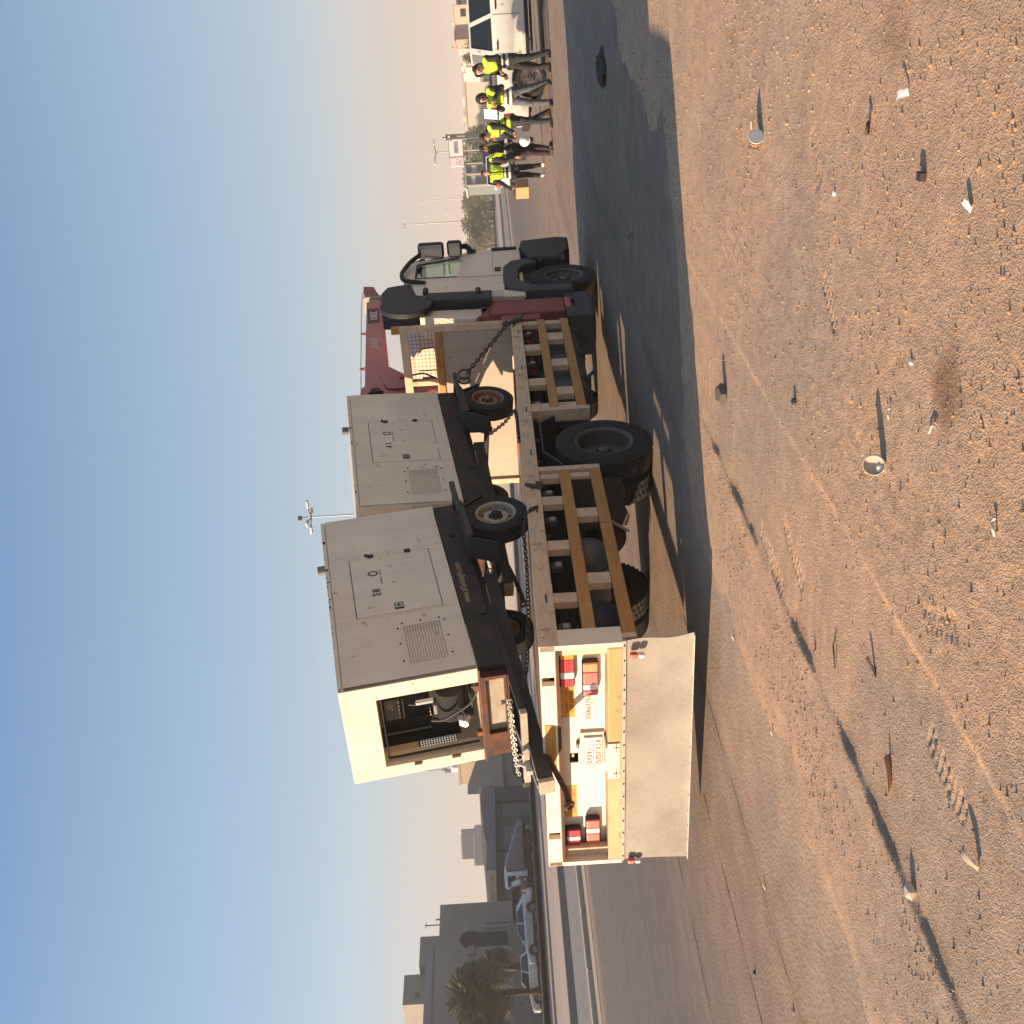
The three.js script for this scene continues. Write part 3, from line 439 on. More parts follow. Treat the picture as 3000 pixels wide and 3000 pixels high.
  mesh('number_plate', rb(-0.165, 0.155, 0.885, 1.045, D - 0.034, D - 0.024, 0.012, 3), mat([0.72, 0.68, 0.62], 0.5), truck);
  decal('plate_print', 0.31, 0.15, 620, (g, w, h) => { g.strokeStyle = g.fillStyle = '#8d5a40'; g.lineWidth = 6; g.strokeRect(5, 5, w - 10, h - 10); g.beginPath(); g.moveTo(5, h / 2); g.lineTo(w * 0.93, h / 2); g.moveTo(w * 0.52, 5); g.lineTo(w * 0.52, h - 5); g.stroke(); g.font = `bold ${h * 0.42}px sans-serif`; g.textAlign = 'center'; g.fillText('5757', w * 0.26, h * 0.92, w * 0.44); g.fillText('X S A', w * 0.73, h * 0.92, w * 0.36); g.fillText('O V O V', w * 0.26, h * 0.42, w * 0.44); g.lineWidth = 9; g.beginPath(); g.arc(w * 0.62, h * 0.3, 16, 0.4, 5); g.moveTo(w * 0.7, h * 0.16); g.lineTo(w * 0.76, h * 0.4); g.moveTo(w * 0.84, h * 0.16); g.lineTo(w * 0.84, h * 0.4); g.stroke(); for (const x of [0.26, 0.72]) { g.beginPath(); g.arc(w * x, h * 0.5, 13, 0, 7); g.fill(); } }, truck, onPanel(-0.005, 0.965, D - 0.0355));
  meshes('plate_lamp', [rb(0.02, 0.10, 1.085, 1.095, D - 0.03, D, 0.004), rb(0.03, 0.09, 1.10, 1.108, D - 0.025, D, 0.003)], M.blackPlastic, truck);
  // rubber-backed splash sheet
  const W = 26, H = 12, sg = new THREE.PlaneGeometry(1, 1, W, H), p = sg.attributes.position; for (let i = 0; i < p.count; i++) { const u = p.getX(i) + 0.5, v = 0.5 - p.getY(i); const x = lerp(lerp(-1.19, -1.175, v), lerp(1.275, 1.325, v), u) - 0.018 * Math.sin(v * Math.PI) * (u - 0.5) * 2 + (u > 0.9 ? 0.012 * Math.sin(v * 7) : 0); p.setXYZ(i, x, lerp(0.725, lerp(0.15, 0.19, u), v) - (u > 0.96 ? 0.012 : 0) * (1 - v), 0.012 + 0.02 * v * v + 0.016 * Math.sin(v * 3) * Math.sin(u * 4 + 1) + 0.006 * Math.sin(u * 13 + v * 2)); }
  sg.computeVertexNormals(); const back = sg.clone().translate(0, 0, -0.006); const bi = back.index.array; for (let i = 0; i < bi.length; i += 3) { const t = bi[i]; bi[i] = bi[i + 1]; bi[i + 1] = t; } back.computeVertexNormals();
  mesh('splash_sheet', [sg, back], M.flap, truck);
  mesh('clamp_strip', rb(-1.19, 1.285, 0.715, 0.745, -0.03, -0.008, 0.004), M.steelLit, truck);
  mesh('hem_strip', [bar(V(-1.176, 0.163, 0.05), V(1.33, 0.20, 0.05), 0.046, 0.006)], M.flapStrip, truck);
  const bolts = []; for (let i = 0; i < 17; i++) { const x = -1.13 + i * 0.148; bolts.push(new THREE.CylinderGeometry(0.007, 0.007, 0.008, 8).rotateX(Math.PI / 2).translate(x, 0.73, 0.032)); if (i < 14) { const u = i / 13; bolts.push(new THREE.CylinderGeometry(0.007, 0.007, 0.008, 8).rotateX(Math.PI / 2).translate(-1.13 + 2.4 * u, lerp(0.166, 0.198, u), 0.055)); } } meshes('bolt', bolts, M.chassis, truck);
  for (const [x0, x1] of [[-1.2, -1.15], [1.13, 1.18]]) { const l = mesh('corner_marker', rb(x0, x1, 0.63, 0.69, -0.07, -0.03, 0.012, 3), M.lensPink, truck); mesh('marker_lens', rb(x0 + 0.003, x1 - 0.003, 0.575, 0.628, -0.074, -0.03, 0.016, 3), M.lensWhite, l); }
}
{ // headboard behind the crane
  const a = 7.05; for (const s of [-1, 1]) { mesh('headboard_post', [sideX([[7.0, 1.23], [7.1, 1.23], [7.1, 2.98], [7.0, 3.0]], s * 1.17, s * 1.25, 0.006)], M.creamWorn, truck); mesh('post_cap', rb(s * 1.168, s * 1.252, 2.905, 3.01, 6.995, 7.105, 0.004), M.ochre, truck); }
  mesh('headboard_panel', [faceA(rectPts(-1.17, 1.17, 1.385, 2.335), 7.03, 7.06, 0.002)], mat([0.50, 0.40, 0.31], 0.7, { map: T.dirty, rep: 0.4 }), truck);
  mesh('headboard_rail', rb(-1.17, 1.17, 2.336, 2.425, 7.0, 7.09, 0.006), M.ochre, truck);
  mesh('headboard_rail', rb(-1.17, 1.17, 2.425, 2.445, 7.01, 7.08, 0.004), M.creamWorn, truck);
  mesh('headboard_rail', rb(-1.17, 1.17, 2.79, 2.90, 7.0, 7.09, 0.006), M.creamWorn, truck);
  for (const x of [-0.42, 0.42]) mesh('headboard_post', rb(x - 0.035, x + 0.035, 2.445, 2.79, 7.01, 7.08, 0.006), M.creamWorn, truck);
  const w = []; for (let x = -1.15; x < 1.16; x += 0.055) w.push(new THREE.CylinderGeometry(0.0025, 0.0025, 0.345, 5).translate(x, 2.617, -7.045)); for (let y = 2.47; y < 2.79; y += 0.055) w.push(new THREE.CylinderGeometry(0.0025, 0.0025, 2.33, 5).rotateZ(Math.PI / 2).translate(0, y, -7.049)); meshes('wire', w, M.chassis, truck);
  meshes('hand_hook', [tube([P(0.95, 2.445, 7.0), P(0.95, 2.58, 6.98), P(0.93, 2.63, 6.98), P(0.89, 2.65, 6.98)], 0.008), rod(P(0.62, 2.445, 7.0), P(0.62, 2.68, 7.0), 0.008)], M.chassis, truck);
}
{ // cab
  const cab = new THREE.Group(); cab.name = 'cab'; truck.add(cab);
  const W = 1.2, prof = [[8.2, 1.12], [8.2, 2.6], [8.28, 2.82], [8.42, 2.92], [9.4, 2.98], [9.95, 2.94], [10.1, 2.82], [10.42, 2.05], [10.5, 1.75], [10.53, 1.14], [9.78, 1.14], [9.7, 1.42], [8.48, 1.42], [8.46, 1.12]];
  const winR = [[9.22, 2.13], [10.12, 2.08], [10.2, 2.18], [10.0, 2.72], [9.9, 2.79], [9.24, 2.79]];
  mesh('cab_shell', [sideX(prof, W - 0.05, W, 0.012, [winR]), sideX(prof, -W, -W + 0.05, 0.012, [winR]),
    faceA(roundRect(-W + 0.02, W - 0.02, 1.13, 2.78, 0.08), 8.2, 8.24, 0.012), bx(-W + 0.05, W - 0.05, 1.13, 1.18, 8.3, 10.5)], M.truckWhite, cab);
  mesh('cab_roof', [sideX([[8.24, 2.74], [8.3, 2.83], [8.43, 2.915], [9.4, 2.975], [9.94, 2.935], [10.06, 2.86], [10.03, 2.84], [9.9, 2.9], [9.4, 2.94], [8.46, 2.885], [8.28, 2.74]], -W + 0.051, W - 0.051, 0.004)], M.truckWhite, cab);
  mesh('cab_front', [sideX([[10.42, 2.04], [10.5, 1.75], [10.53, 1.14], [10.49, 1.14], [10.46, 1.74], [10.38, 2.03]], -W + 0.051, W - 0.051, 0.004)], M.truckWhite, cab);
  mesh('windscreen', [sideX([[10.06, 2.83], [10.39, 2.05], [10.375, 2.05], [10.045, 2.83]], -W + 0.055, W - 0.055, 0.001)], M.glass, cab);
  for (const s of [-1, 1]) {
    const g = sideX([[9.225, 2.135], [10.115, 2.085], [10.19, 2.185], [9.995, 2.715], [9.895, 2.785], [9.245, 2.785]], s * (W - 0.03), s * (W - 0.024), 0.0005); mesh('side_window', g, M.glass, cab);
    mesh('window_frame', [bar(P(s * (W + 0.004), 2.13, 9.22), P(s * (W + 0.004), 2.79, 9.23), 0.012, 0.025), bar(P(s * (W + 0.004), 2.79, 9.23), P(s * (W + 0.004), 2.79, 9.9), 0.012, 0.02), bar(P(s * (W + 0.004), 2.79, 9.9), P(s * (W + 0.004), 2.12, 10.17), 0.012, 0.03)], M.blackPlastic, cab);
    const door = mesh('door', [sideX([[9.16, 1.6], [10.36, 1.57], [10.3, 2.06], [9.18, 2.12]], s * W, s * (W + 0.012), 0.008), sideX([[9.17, 1.2], [10.38, 1.2], [10.36, 1.555], [9.16, 1.585]], s * W, s * (W + 0.012), 0.008)], M.truckWhite, cab);
    mesh('handle', [rb(s * (W + 0.012), s * (W + 0.03), 1.46, 1.56, 9.34, 9.5, 0.015, 3)], M.blackPlastic, door);
    mesh('corner_deflector', [rb(s * (W - 0.02), s * (W + 0.03), 1.18, 1.6, 10.44, 10.545, 0.02, 3)], M.blackPlastic, cab);
    mesh('rear_trim', [sideX([[8.2, 1.45], [8.45, 1.45], [8.5, 2.55], [8.36, 2.8], [8.2, 2.6]], s * (W + 0.001), s * (W + 0.01), 0.005)], mat([0.62, 0.56, 0.48], 0.5, { map: T.dirty, rep: 0.5 }), cab);
    // wheel housing
    mesh('wheel_arch', [sideX([[8.30, 0.42], [8.55, 0.42], [8.57, 0.9], [8.68, 1.1], [8.9, 1.2], [9.3, 1.2], [9.56, 1.08], [9.66, 0.9], [9.72, 0.9], [9.88, 1.06], [9.8, 1.3], [9.5, 1.43], [8.8, 1.44], [8.46, 1.36], [8.32, 1.1]], s * 0.82, s * 1.225, 0.02)], M.greyPlastic, cab);
    mesh('wheel_well', sideX([[8.4, 0.5], [9.85, 0.5], [9.8, 1.3], [8.5, 1.35]], s * 0.74, s * 0.78, 0.004), M.chassis, cab); meshes('step', [rb(s * 0.95, s * 1.21, 0.42, 0.5, 9.75, 10.4, 0.02), rb(s * 0.95, s * 1.2, 0.78, 0.84, 9.78, 10.42, 0.02)], M.blackPlastic, cab);
  }
  mesh('bumper', [sideX([[10.3, 0.32], [10.95, 0.3], [11.02, 0.5], [10.9, 1.1], [10.55, 1.14], [9.9, 1.0], [9.86, 0.5]], -1.22, 1.22, 0.05)], M.blackPlastic, cab);
  mesh('grille', [bx(-0.9, 0.9, 1.2, 1.75, 10.54, 10.56)], M.blackPlastic, cab);
  mesh('floor_pan', [bx(-1.1, 1.1, 0.9, 1.12, 8.3, 10.4)], M.chassis, cab);
  mesh('engine', [rb(-0.4, 0.4, 0.5, 1.1, 8.6, 10.3, 0.05)], M.chassis, cab);
  for (const s of [-1, 1]) { const st = mesh('seat', [rb(s * 0.8, s * 0.3, 1.45, 1.6, 8.75, 9.3, 0.05), rb(s * 0.8, s * 0.3, 1.6, 2.25, 8.68, 8.84, 0.06), rb(s * 0.68, s * 0.42, 2.26, 2.48, 8.7, 8.82, 0.05)], M.blackPlastic, cab); }
  mesh('dashboard', [sideX([[10.05, 1.5], [10.4, 1.5], [10.36, 2.02], [10.1, 1.98]], -1.14, 1.14, 0.03), new THREE.TorusGeometry(0.23, 0.018, 8, 28).rotateX(-1.0).translate(-0.55, 2.0, -9.88)], M.blackPlastic, cab);
  // sun visor wing and grab tube running down to the mirrors
  mesh('visor', [sideX([[9.82, 2.99], [10.08, 2.92], [10.3, 2.70], [10.27, 2.68], [10.05, 2.87], [9.82, 2.95]], -1.19, 1.19, 0.008)], M.blackPlastic, cab);
  for (const s of [-1, 1]) {
    mesh('mirror_tube', [tube([P(s * 1.21, 2.62, 8.98), P(s * 1.25, 2.95, 9.05), P(s * 1.27, 2.99, 9.35), P(s * 1.28, 2.9, 9.8), P(s * 1.3, 2.76, 10.1)], 0.035, 30, 9)], M.blackPlastic, cab);
    mesh('mirror_arm', [tube([P(s * 1.33, 2.1, 10.36), P(s * 1.3, 2.0, 10.44), P(s * 1.22, 1.93, 10.42)], 0.045, 16, 9), bar(P(s * 1.19, 1.86, 10.4), P(s * 1.2, 1.98, 10.42), 0.09, 0.1)], M.blackPlastic, cab);
    const m1 = mesh('mirror', [rb(s * 1.2, s * 1.45, 2.36, 2.78, 10.16, 10.33, 0.05, 4)], M.blackPlastic, cab); mesh('mirror_glass', rb(s * 1.22, s * 1.43, 2.39, 2.75, 10.152, 10.16, 0.003), M.chrome, m1);
    const m2 = mesh('mirror', [rb(s * 1.21, s * 1.45, 2.07, 2.31, 10.2, 10.37, 0.05, 4)], M.blackPlastic, cab); mesh('mirror_glass', rb(s * 1.23, s * 1.43, 2.1, 2.28, 10.192, 10.2, 0.003), M.chrome, m2);
  }
  // air intake: round hood on a tall duct
  const c = [8.02, 2.88]; const hood = []; for (let i = 0; i <= 26; i++) { const t = (200 - 268 * i / 26) * D2R; hood.push([c[0] + 0.38 * Math.cos(t) * 1.02, c[1] + 0.375 * Math.sin(t)]); }
  const disc = []; for (let i = 0; i < 40; i++) { const t = i / 40 * 2 * Math.PI; disc.push([8.0 + 0.40 * Math.cos(t), 2.86 + 0.375 * Math.sin(t)]); }
  mesh('intake_hood', [sideX(disc, 1.16, 1.24, 0.012), sideX([[8.1, 2.66], [8.95, 2.83], [8.95, 3.0], [8.88, 3.2], [8.62, 3.27], [8.15, 3.24]], 0.80, 1.22, 0.04)], M.blackPlastic, cab);
  mesh('intake_duct', [sideX([[8.0, 1.62], [8.42, 1.62], [8.45, 2.6], [8.12, 2.6], [8.06, 2.2]], 0.86, 1.24, 0.03)], M.blackPlastic, cab);
  meshes('duct_clamp', [rb(1.2, 1.27, 1.78, 1.86, 8.26, 8.5, 0.03, 3), rb(1.2, 1.27, 2.56, 2.64, 8.4, 8.62, 0.03, 3)], M.blackPlastic, cab);
  mesh('bulkhead_cover', [sideX([[7.55, 1.86], [7.95, 1.66], [8.0, 2.62], [7.75, 2.66]], 0.80, 1.12, 0.01)], M.truckWhite, cab);
}
{ // loader crane
  const cr = new THREE.Group(); cr.name = 'crane'; truck.add(cr);
  mesh('crane_base', [rb(-1.1, 1.1, 1.05, 1.35, 7.35, 7.95, 0.02), rb(0.72, 1.15, 0.58, 1.66, 7.62, 8.18, 0.03), rb(0.78, 1.12, 1.66, 1.80, 7.6, 8.05, 0.02), rb(-1.15, -0.72, 0.58, 1.66, 7.62, 8.18, 0.03)], M.redDark, cr);
  mesh('outrigger', [rb(0.78, 1.17, 0.50, 0.58, 7.7, 8.1, 0.01), rb(0.86, 1.16, 0.42, 0.5, 7.75, 8.05, 0.02)], M.red, cr);
  mesh('control_valves', [rb(0.8, 1.14, 0.95, 1.5, 7.38, 7.58, 0.02), ...[0, 1, 2, 3, 4].map((i) => rod(P(1.1, 1.5, 7.4 + 0.04 * i), P(1.13, 1.72, 7.38 + 0.04 * i), 0.008))], M.redDark, cr);
  mesh('column', [crease(lathe([[0.26, 1.3], [0.26, 1.5], [0.2, 1.56], [0.19, 2.5], [0.24, 2.6], [0.24, 2.7]], 28), 30).translate(0, 0, -7.62)], M.redDark, cr);
  mesh('column_head', [sideX([[7.35, 2.35], [7.70, 2.35], [7.74, 2.95], [8.0, 3.02], [7.9, 3.3], [7.5, 3.6], [7.1, 3.58], [7.12, 3.1], [7.3, 2.6]], -0.2, 0.2, 0.03)], M.red, cr);
  const boom = mesh('boom', [sideX([[6.9, 3.19], [7.5, 3.0], [8.05, 2.99], [8.39, 3.26], [11.34, 3.585], [11.36, 3.865], [7.45, 3.545], [6.95, 3.5]], -0.15, 0.15, 0.03)], M.red, cr);
  mesh('inner_boom', [sideX([[11.32, 3.62], [11.75, 3.66], [11.77, 3.86], [11.34, 3.83]], -0.11, 0.11, 0.02)], M.steelLit, cr);
  mesh('boom_tip', [sideX([[11.7, 3.62], [12.05, 3.74], [12.35, 3.82], [12.4, 4.02], [12.15, 4.0], [11.95, 3.95], [11.75, 3.92]], -0.09, 0.09, 0.02), rb(-0.14, 0.14, 3.58, 3.92, 11.62, 11.7, 0.01)], M.redDark, cr);
  mesh('tip_plate', [rb(-0.16, 0.16, 3.58, 3.94, 11.56, 11.6, 0.006)], M.steelLit, cr);
  mesh('winch', [axisX(new THREE.CylinderGeometry(0.11, 0.11, 0.3, 20)).translate(0.05, 3.36, -7.28), axisX(new THREE.CylinderGeometry(0.07, 0.07, 0.12, 14)).translate(0.2, 3.36, -7.28)], M.blackPlastic, cr);
  mesh('hoist_rope', [tube([P(0, 3.6, 7.3), P(0.02, 3.8, 9.5), P(0.02, 4.02, 12.3), P(0.02, 3.5, 11.6), P(0.02, 3.1, 10.4)], 0.006, 40, 5)], M.greyPlastic, cr);
  const cl = []; for (const a of [8.55, 10.05]) cl.push(tube([P(0.05, 3.63 + (a - 8.5) * 0.082, a - 0.05), P(0.05, 3.72 + (a - 8.5) * 0.082, a), P(0.05, 3.63 + (a - 8.5) * 0.082, a + 0.05)], 0.012, 8, 5)); meshes('rope_guide', cl, M.redDark, cr);
  meshes('hydraulic_hose', [tube([P(0.17, 2.6, 7.5), P(0.22, 2.9, 7.35), P(0.2, 3.2, 7.4), P(0.17, 3.35, 7.9)], 0.014), tube([P(0.17, 2.4, 7.6), P(0.24, 2.7, 7.8), P(0.2, 3.05, 7.75)], 0.014)], M.chassis, cr);
  const slope = Math.atan2(0.325, 2.95), side = (a, y) => (o) => { o.rotation.set(0, Math.PI / 2, 0); o.rotateZ(slope); o.position.set(0.1535, y, -a); };
  decal('crane_lettering', 1.0, 0.17, 512, (g, w, h) => { g.fillStyle = '#d8b8a8'; g.font = `italic bold ${h * 0.98}px sans-serif`; g.textAlign = 'center'; g.fillText('UR800', w / 2, h * 0.86, w * 0.96); }, cr, side(9.3, 3.555));
  decal('crane_lettering', 0.55, 0.07, 256, (g, w, h) => { g.fillStyle = 'rgba(225,140,125,0.7)'; g.font = `bold ${h * 0.9}px sans-serif`; g.textAlign = 'center'; g.fillText('FURUKAWA', w / 2, h * 0.84, w); }, cr, side(9.75, 3.445));
  decal('crane_badge', 0.72, 0.2, 256, (g, w, h) => { g.fillStyle = '#5a3036'; g.fillRect(0, 0, w, h); g.fillStyle = '#e6cfc4'; g.font = `bold ${h * 0.88}px sans-serif`; g.textAlign = 'center'; g.fillText('UNIC', w / 2, h * 0.82, w * 0.9); }, cr, side(10.62, 3.675));
}
// ---------- the two trailer generators ----------
// own axes: x across, y up, a (= -z) towards the front, from the bottom of the rear edge of the housing
function generator(label, pos, rot, o) {
  const G = thing('trailer_generator', label, 'generator', pos, 0, 'trailer generators lashed on the lorry'); G.rotation.order = 'YXZ'; G.rotation.set(...rot);
  const W = 0.54, L = 2.718, H = 1.145, paint = M.cream;
  const hs = new THREE.Group(); hs.name = 'housing'; G.add(hs);
  const vent = rectPts(0.205, 0.765, 0.205, 0.565), door = [[0.968, 0.152], [1.93, 0.155], [1.925, 0.945], [0.965, 0.945]];
  const dg = 0.007, gap = [[0.968 - dg, 0.152 - dg], [1.93 + dg, 0.155 - dg], [1.925 + dg, 0.945 + dg], [0.965 - dg, 0.945 + dg]];
  for (const s of [-1, 1]) {
    const seams = (a0, a1) => a0; meshes('side_panel', [sideX([[0, 0], [0.936, 0], [0.936, H], [0, H]].concat(), s * (W - 0.03), s * W, 0.003, [vent]), sideX([[0.94, 0], [1.978, 0], [1.978, H], [0.94, H]], s * (W - 0.03), s * W, 0.003, [gap]), sideX([[1.982, 0], [L, 0], [L, H], [1.982, H]], s * (W - 0.03), s * W, 0.003)], paint, hs);
    const d = mesh('door', sideX(door, s * (W - 0.028), s * (W + 0.001), 0.003), paint, hs);
    if (s > 0 || true) {
      for (const y of [0.735, 0.365]) { mesh('hinge', rb(s * W, s * (W + 0.014), y - 0.03, y + 0.03, 1.915, 1.965, 0.004), M.blackPlastic, d); }
      mesh('latch', [rb(s * W, s * (W + 0.006), 0.505, 0.59, 1.01, 1.11, 0.012, 3)], M.blackPlastic, d); const l2 = [rb(s * (W + 0.006), s * (W + 0.009), 0.515, 0.58, 1.03, 1.095, 0.008)]; mesh('latch_plate', l2, o.latch, d); mesh('latch_keyhole', [rb(s * (W + 0.009), s * (W + 0.011), 0.53, 0.565, 1.048, 1.078, 0.005)], M.chassis, d);
    }
    // punched louvre plate
    const hh = []; for (let i = 0; i < 21; i++) for (let j = 0; j < 14; j++) { const a = 0.215 + i * 0.0257, y = 0.213 + j * 0.0248; if ((i < 1 && j < 1)) continue; hh.push([[a, y], [a + 0.0165, y], [a + 0.0165, y + 0.0145], [a, y + 0.0145]]); }
    const vs = new THREE.Shape(rectPts(0.205, 0.765, 0.205, 0.565).map(([a, y]) => new THREE.Vector2(a, y))); for (const h of hh) vs.holes.push(new THREE.Path(h.map(([a, y]) => new THREE.Vector2(a, y))));
    const vg = new THREE.ExtrudeGeometry(vs, { depth: 0.004, bevelEnabled: false }); vg.applyMatrix4(new THREE.Matrix4().set(0, 0, 1, s > 0 ? W - 0.007 : -W + 0.003, 0, 1, 0, 0, -1, 0, 0, 0, 0, 0, 0, 1)); mesh('vent_plate', vg, s > 0 ? paint : M.blackPlastic, hs); if (s < 0) mesh('panel_cheek', bx(-0.50, -0.494, 0.16, 0.9, 0.34, 0.6), M.blackPlastic, hs);  // left plate is black to stand for its dim, unlit inner face
    const bl = []; for (const [a, y] of [[0.785, 0.555], [0.787, 0.385], [0.785, 0.215], [0.72, 0.6], [0.5, 0.6], [0.26, 0.6], [0.745, 0.17], [0.51, 0.17], [0.27, 0.17]]) bl.push(axisX(new THREE.CylinderGeometry(0.009, 0.011, 0.012, 10)).translate(s * W, y, -a)); meshes('vent_bolt', bl, M.blackPlastic, hs);
  }
  meshes('roof', [rb(-W, W, H + 0.003, 1.19, 0, L / 2 - 0.002, 0.012), rb(-W, W, H + 0.003, 1.19, L / 2 + 0.002, L, 0.012)], paint, hs);
  const rs = rng(o.seed), spots = []; for (let i = 0; i < 16; i++) { const a = 0.3 + 2.1 * rs(), w = 0.01 + 0.05 * rs() * rs(); spots.push(rb(W + 0.0005, W + 0.0022, 1.19 - 0.008 - 0.022 * rs(), 1.188, a, a + w, 0.0005, 1)); } meshes('chipped_paint', spots, M.rustBrown, hs);
  mesh('front_panel', faceA(rectPts(-W + 0.002, W - 0.002, 0, H), L - 0.03, L - 0.002, 0.003), paint, hs);
  // open rear: a deep frame with the engine end inside
  mesh('rear_frame', [faceA([[-W, 0.004], [-0.41, 0.004], [-0.40, 0.888], [0.385, 0.888], [0.385, 0.004], [W, 0.004], [W, 1.185], [-W, 1.185]], -0.004, 0.05, 0.004)], paint, hs);
  mesh('rear_reveal', [faceA([[-0.412, 0.0], [-0.404, 0.0], [-0.396, 0.884], [0.381, 0.884], [0.381, 0.0], [0.389, 0.0], [0.389, 0.893], [-0.404, 0.893]], 0.051, 0.16, 0.001)], M.cream, hs);
  mesh('door_seal', [tube([V(-0.36, 0.03, -0.06), V(-0.365, 0.80, -0.06), V(-0.33, 0.85, -0.06), V(0.31, 0.85, -0.06), V(0.35, 0.81, -0.06), V(0.35, 0.03, -0.06)], 0.012, 60, 6)], M.blackPlastic, hs);
  const inkM = M.cream; mesh('bulkhead', [bx(-0.505, 0.505, 0.02, 1.1, 0.66, 0.68)], inkM, hs); mesh('lining', [bx(-0.509, -0.502, 0.0, 0.198, 0.06, 0.66), bx(-0.509, -0.502, 0.572, 1.12, 0.06, 0.66), bx(0.502, 0.509, 0.0, 1.12, 0.06, 0.66), bx(-0.50, 0.50, 1.0, 1.02, 0.06, 0.66), bx(-0.50, 0.50, -0.012, 0.0, 0.06, 0.66)], inkM, hs);
  mesh('sill', [rb(-0.535, 0.535, -0.012, 0.004, -0.03, 0.05, 0.004), rb(0.30, 0.36, 0.004, 0.05, -0.02, 0.03, 0.006), rb(-0.23, -0.18, 0.004, 0.05, -0.02, 0.03, 0.006)], M.rustLight, hs);
  meshes('hinge_block', [rb(-0.44, -0.405, 0.57, 0.64, -0.018, -0.004, 0.006), rb(-0.44, -0.405, 0.22, 0.30, -0.018, -0.004, 0.006)], M.rustBrown, hs);
  const cp = mesh('control_panel', [rb(-0.49, 0.02, 0.42, 0.86, 0.47, 0.52, 0.008)], mat([0.020, 0.021, 0.024], 0.5), hs);
  mesh('control_display', [rb(-0.30, -0.06, 0.69, 0.83, 0.458, 0.4695, 0.004)], mat([0.20, 0.21, 0.22], 0.4), cp);
  const bt = []; for (const [x, y] of [[-0.12, 0.80], [-0.14, 0.78], [-0.10, 0.78], [-0.12, 0.76], [-0.16, 0.76]]) bt.push(new THREE.CylinderGeometry(0.008, 0.008, 0.01, 8).rotateX(Math.PI / 2).translate(x, y, -0.455)); meshes('button', bt, M.lensWhite, cp);
  const kn = []; for (let i = 0; i < 5; i++) kn.push(new THREE.CylinderGeometry(0.009, 0.009, 0.016, 8).rotateX(Math.PI / 2).translate(-0.09 - 0.045 * i, 0.698, -0.452)); meshes('switch', kn, M.lensWhite, cp);
  meshes('panel_rail', [rb(-0.30, -0.07, 0.652, 0.668, 0.45, 0.47, 0.004), rb(-0.47, -0.458, 0.42, 0.85, 0.45, 0.47, 0.003)], mat([0.32, 0.31, 0.30], 0.4), cp);
  mesh('panel_door', [rb(-0.45, -0.31, 0.43, 0.85, 0.455, 0.469, 0.006)], mat([0.022, 0.023, 0.027], 0.45), cp);
  mesh('engine_block', [rb(-0.2, 0.3, 0.06, 0.42, 0.25, 0.6, 0.03), axisX(new THREE.CylinderGeometry(0.12, 0.12, 0.3, 20)).translate(0.05, 0.25, -0.2), rod(V(-0.15, 0.05, -0.2), V(-0.1, 0.42, -0.25), 0.05)], mat([0.016, 0.015, 0.014], 0.95), hs);
  mesh('battery', rb(-0.09, 0.03, 0.27, 0.40, 0.2, 0.32, 0.012), mat([0.16, 0.16, 0.165], 0.5), hs);
  mesh('fuel_filter', [new THREE.CylinderGeometry(0.035, 0.035, 0.09, 14).rotateX(1.2).translate(-0.09, 0.14, -0.06), rb(-0.12, -0.04, 0.16, 0.2, 0.03, 0.1, 0.01), rb(0.21, 0.25, 0.40, 0.56, 0.03, 0.07, 0.015)], mat([0.45, 0.45, 0.46], 0.35), hs);
  meshes('cable', [tube([V(0.31, 0.06, -0.05), V(0.25, 0.02, -0.04), V(0.12, 0.10, -0.03), V(-0.02, 0.33, -0.05), V(-0.03, 0.44, -0.08)], 0.012), tube([V(0.2, 0.62, -0.08), V(0.22, 0.56, -0.04), V(0.22, 0.48, -0.06)], 0.008), tube([V(-0.03, 0.12, -0.05), V(0.05, 0.2, -0.1), V(0.0, 0.3, -0.2)], 0.007)], M.greyPlastic, hs);
  mesh('exhaust', [new THREE.CylinderGeometry(0.048, 0.048, 0.11, 20, 1, true).translate(0.33, 1.22, -2.14), new THREE.CylinderGeometry(0.043, 0.043, 0.11, 20, 1, true).translate(0.33, 1.22, -2.14)], o.exhaust, hs);
  mesh('marker_knob', [new THREE.SphereGeometry(0.018, 12, 8).translate(W + 0.004, 0.775, -1.965)], M.blackPlastic, hs);
  // skid, rails, drawbar
  mesh('skirt', [faceA(rectPts(-0.535, 0.535, -0.235, -0.012), 0.02, 2.69, 0.004)], M.skirt, G);
  mesh('skirt_frame', [faceA([[-0.46, -0.24], [0.465, -0.235], [0.475, -0.013], [-0.45, -0.013]], -0.06, 0.019, 0.004, [[[-0.19, -0.215], [0.43, -0.215], [0.43, -0.055], [-0.19, -0.055]]]), bar(V(-0.46, -0.245, 0.05), V(0.47, -0.245, 0.05), 0.06, 0.012)], M.rustBrown, G);
  mesh('rear_plate', [bx(-0.19, 0.43, -0.215, -0.055, -0.01, 0.0)], mat([0.42, 0.35, 0.27], 0.7, { map: T.worn, rep: 1.2 }), G);
  mesh('tow_notch', [new THREE.ConeGeometry(0.05, 0.02, 3).rotateX(Math.PI / 2).translate(0.11, -0.2, 0.016)], M.chassis, G);
  meshes('mount_bolt', [axisX(new THREE.CylinderGeometry(0.04, 0.04, 0.02, 16)).translate(0.538, -0.19, -0.75), axisX(new THREE.CylinderGeometry(0.03, 0.03, 0.02, 16)).translate(0.538, -0.12, -2.1)], M.chassis, G);
  for (const s of [-1, 1]) mesh('rail', [rb(s * 0.40, s * 0.46, -0.31, -0.245, -0.5, 2.75, 0.006)], M.black, G);
  mesh('crossbar', [rb(-0.34, 0.46, -0.305, -0.25, -0.56, -0.501, 0.004)], M.steelLit, G);
  for (const s of [-1, 1]) mesh('drawbar', [bar(V(s * 0.50, -0.365, -1.35), V(s * 0.045 - 0.03, -0.365, 0.90), 0.06, 0.125)], M.black, G);
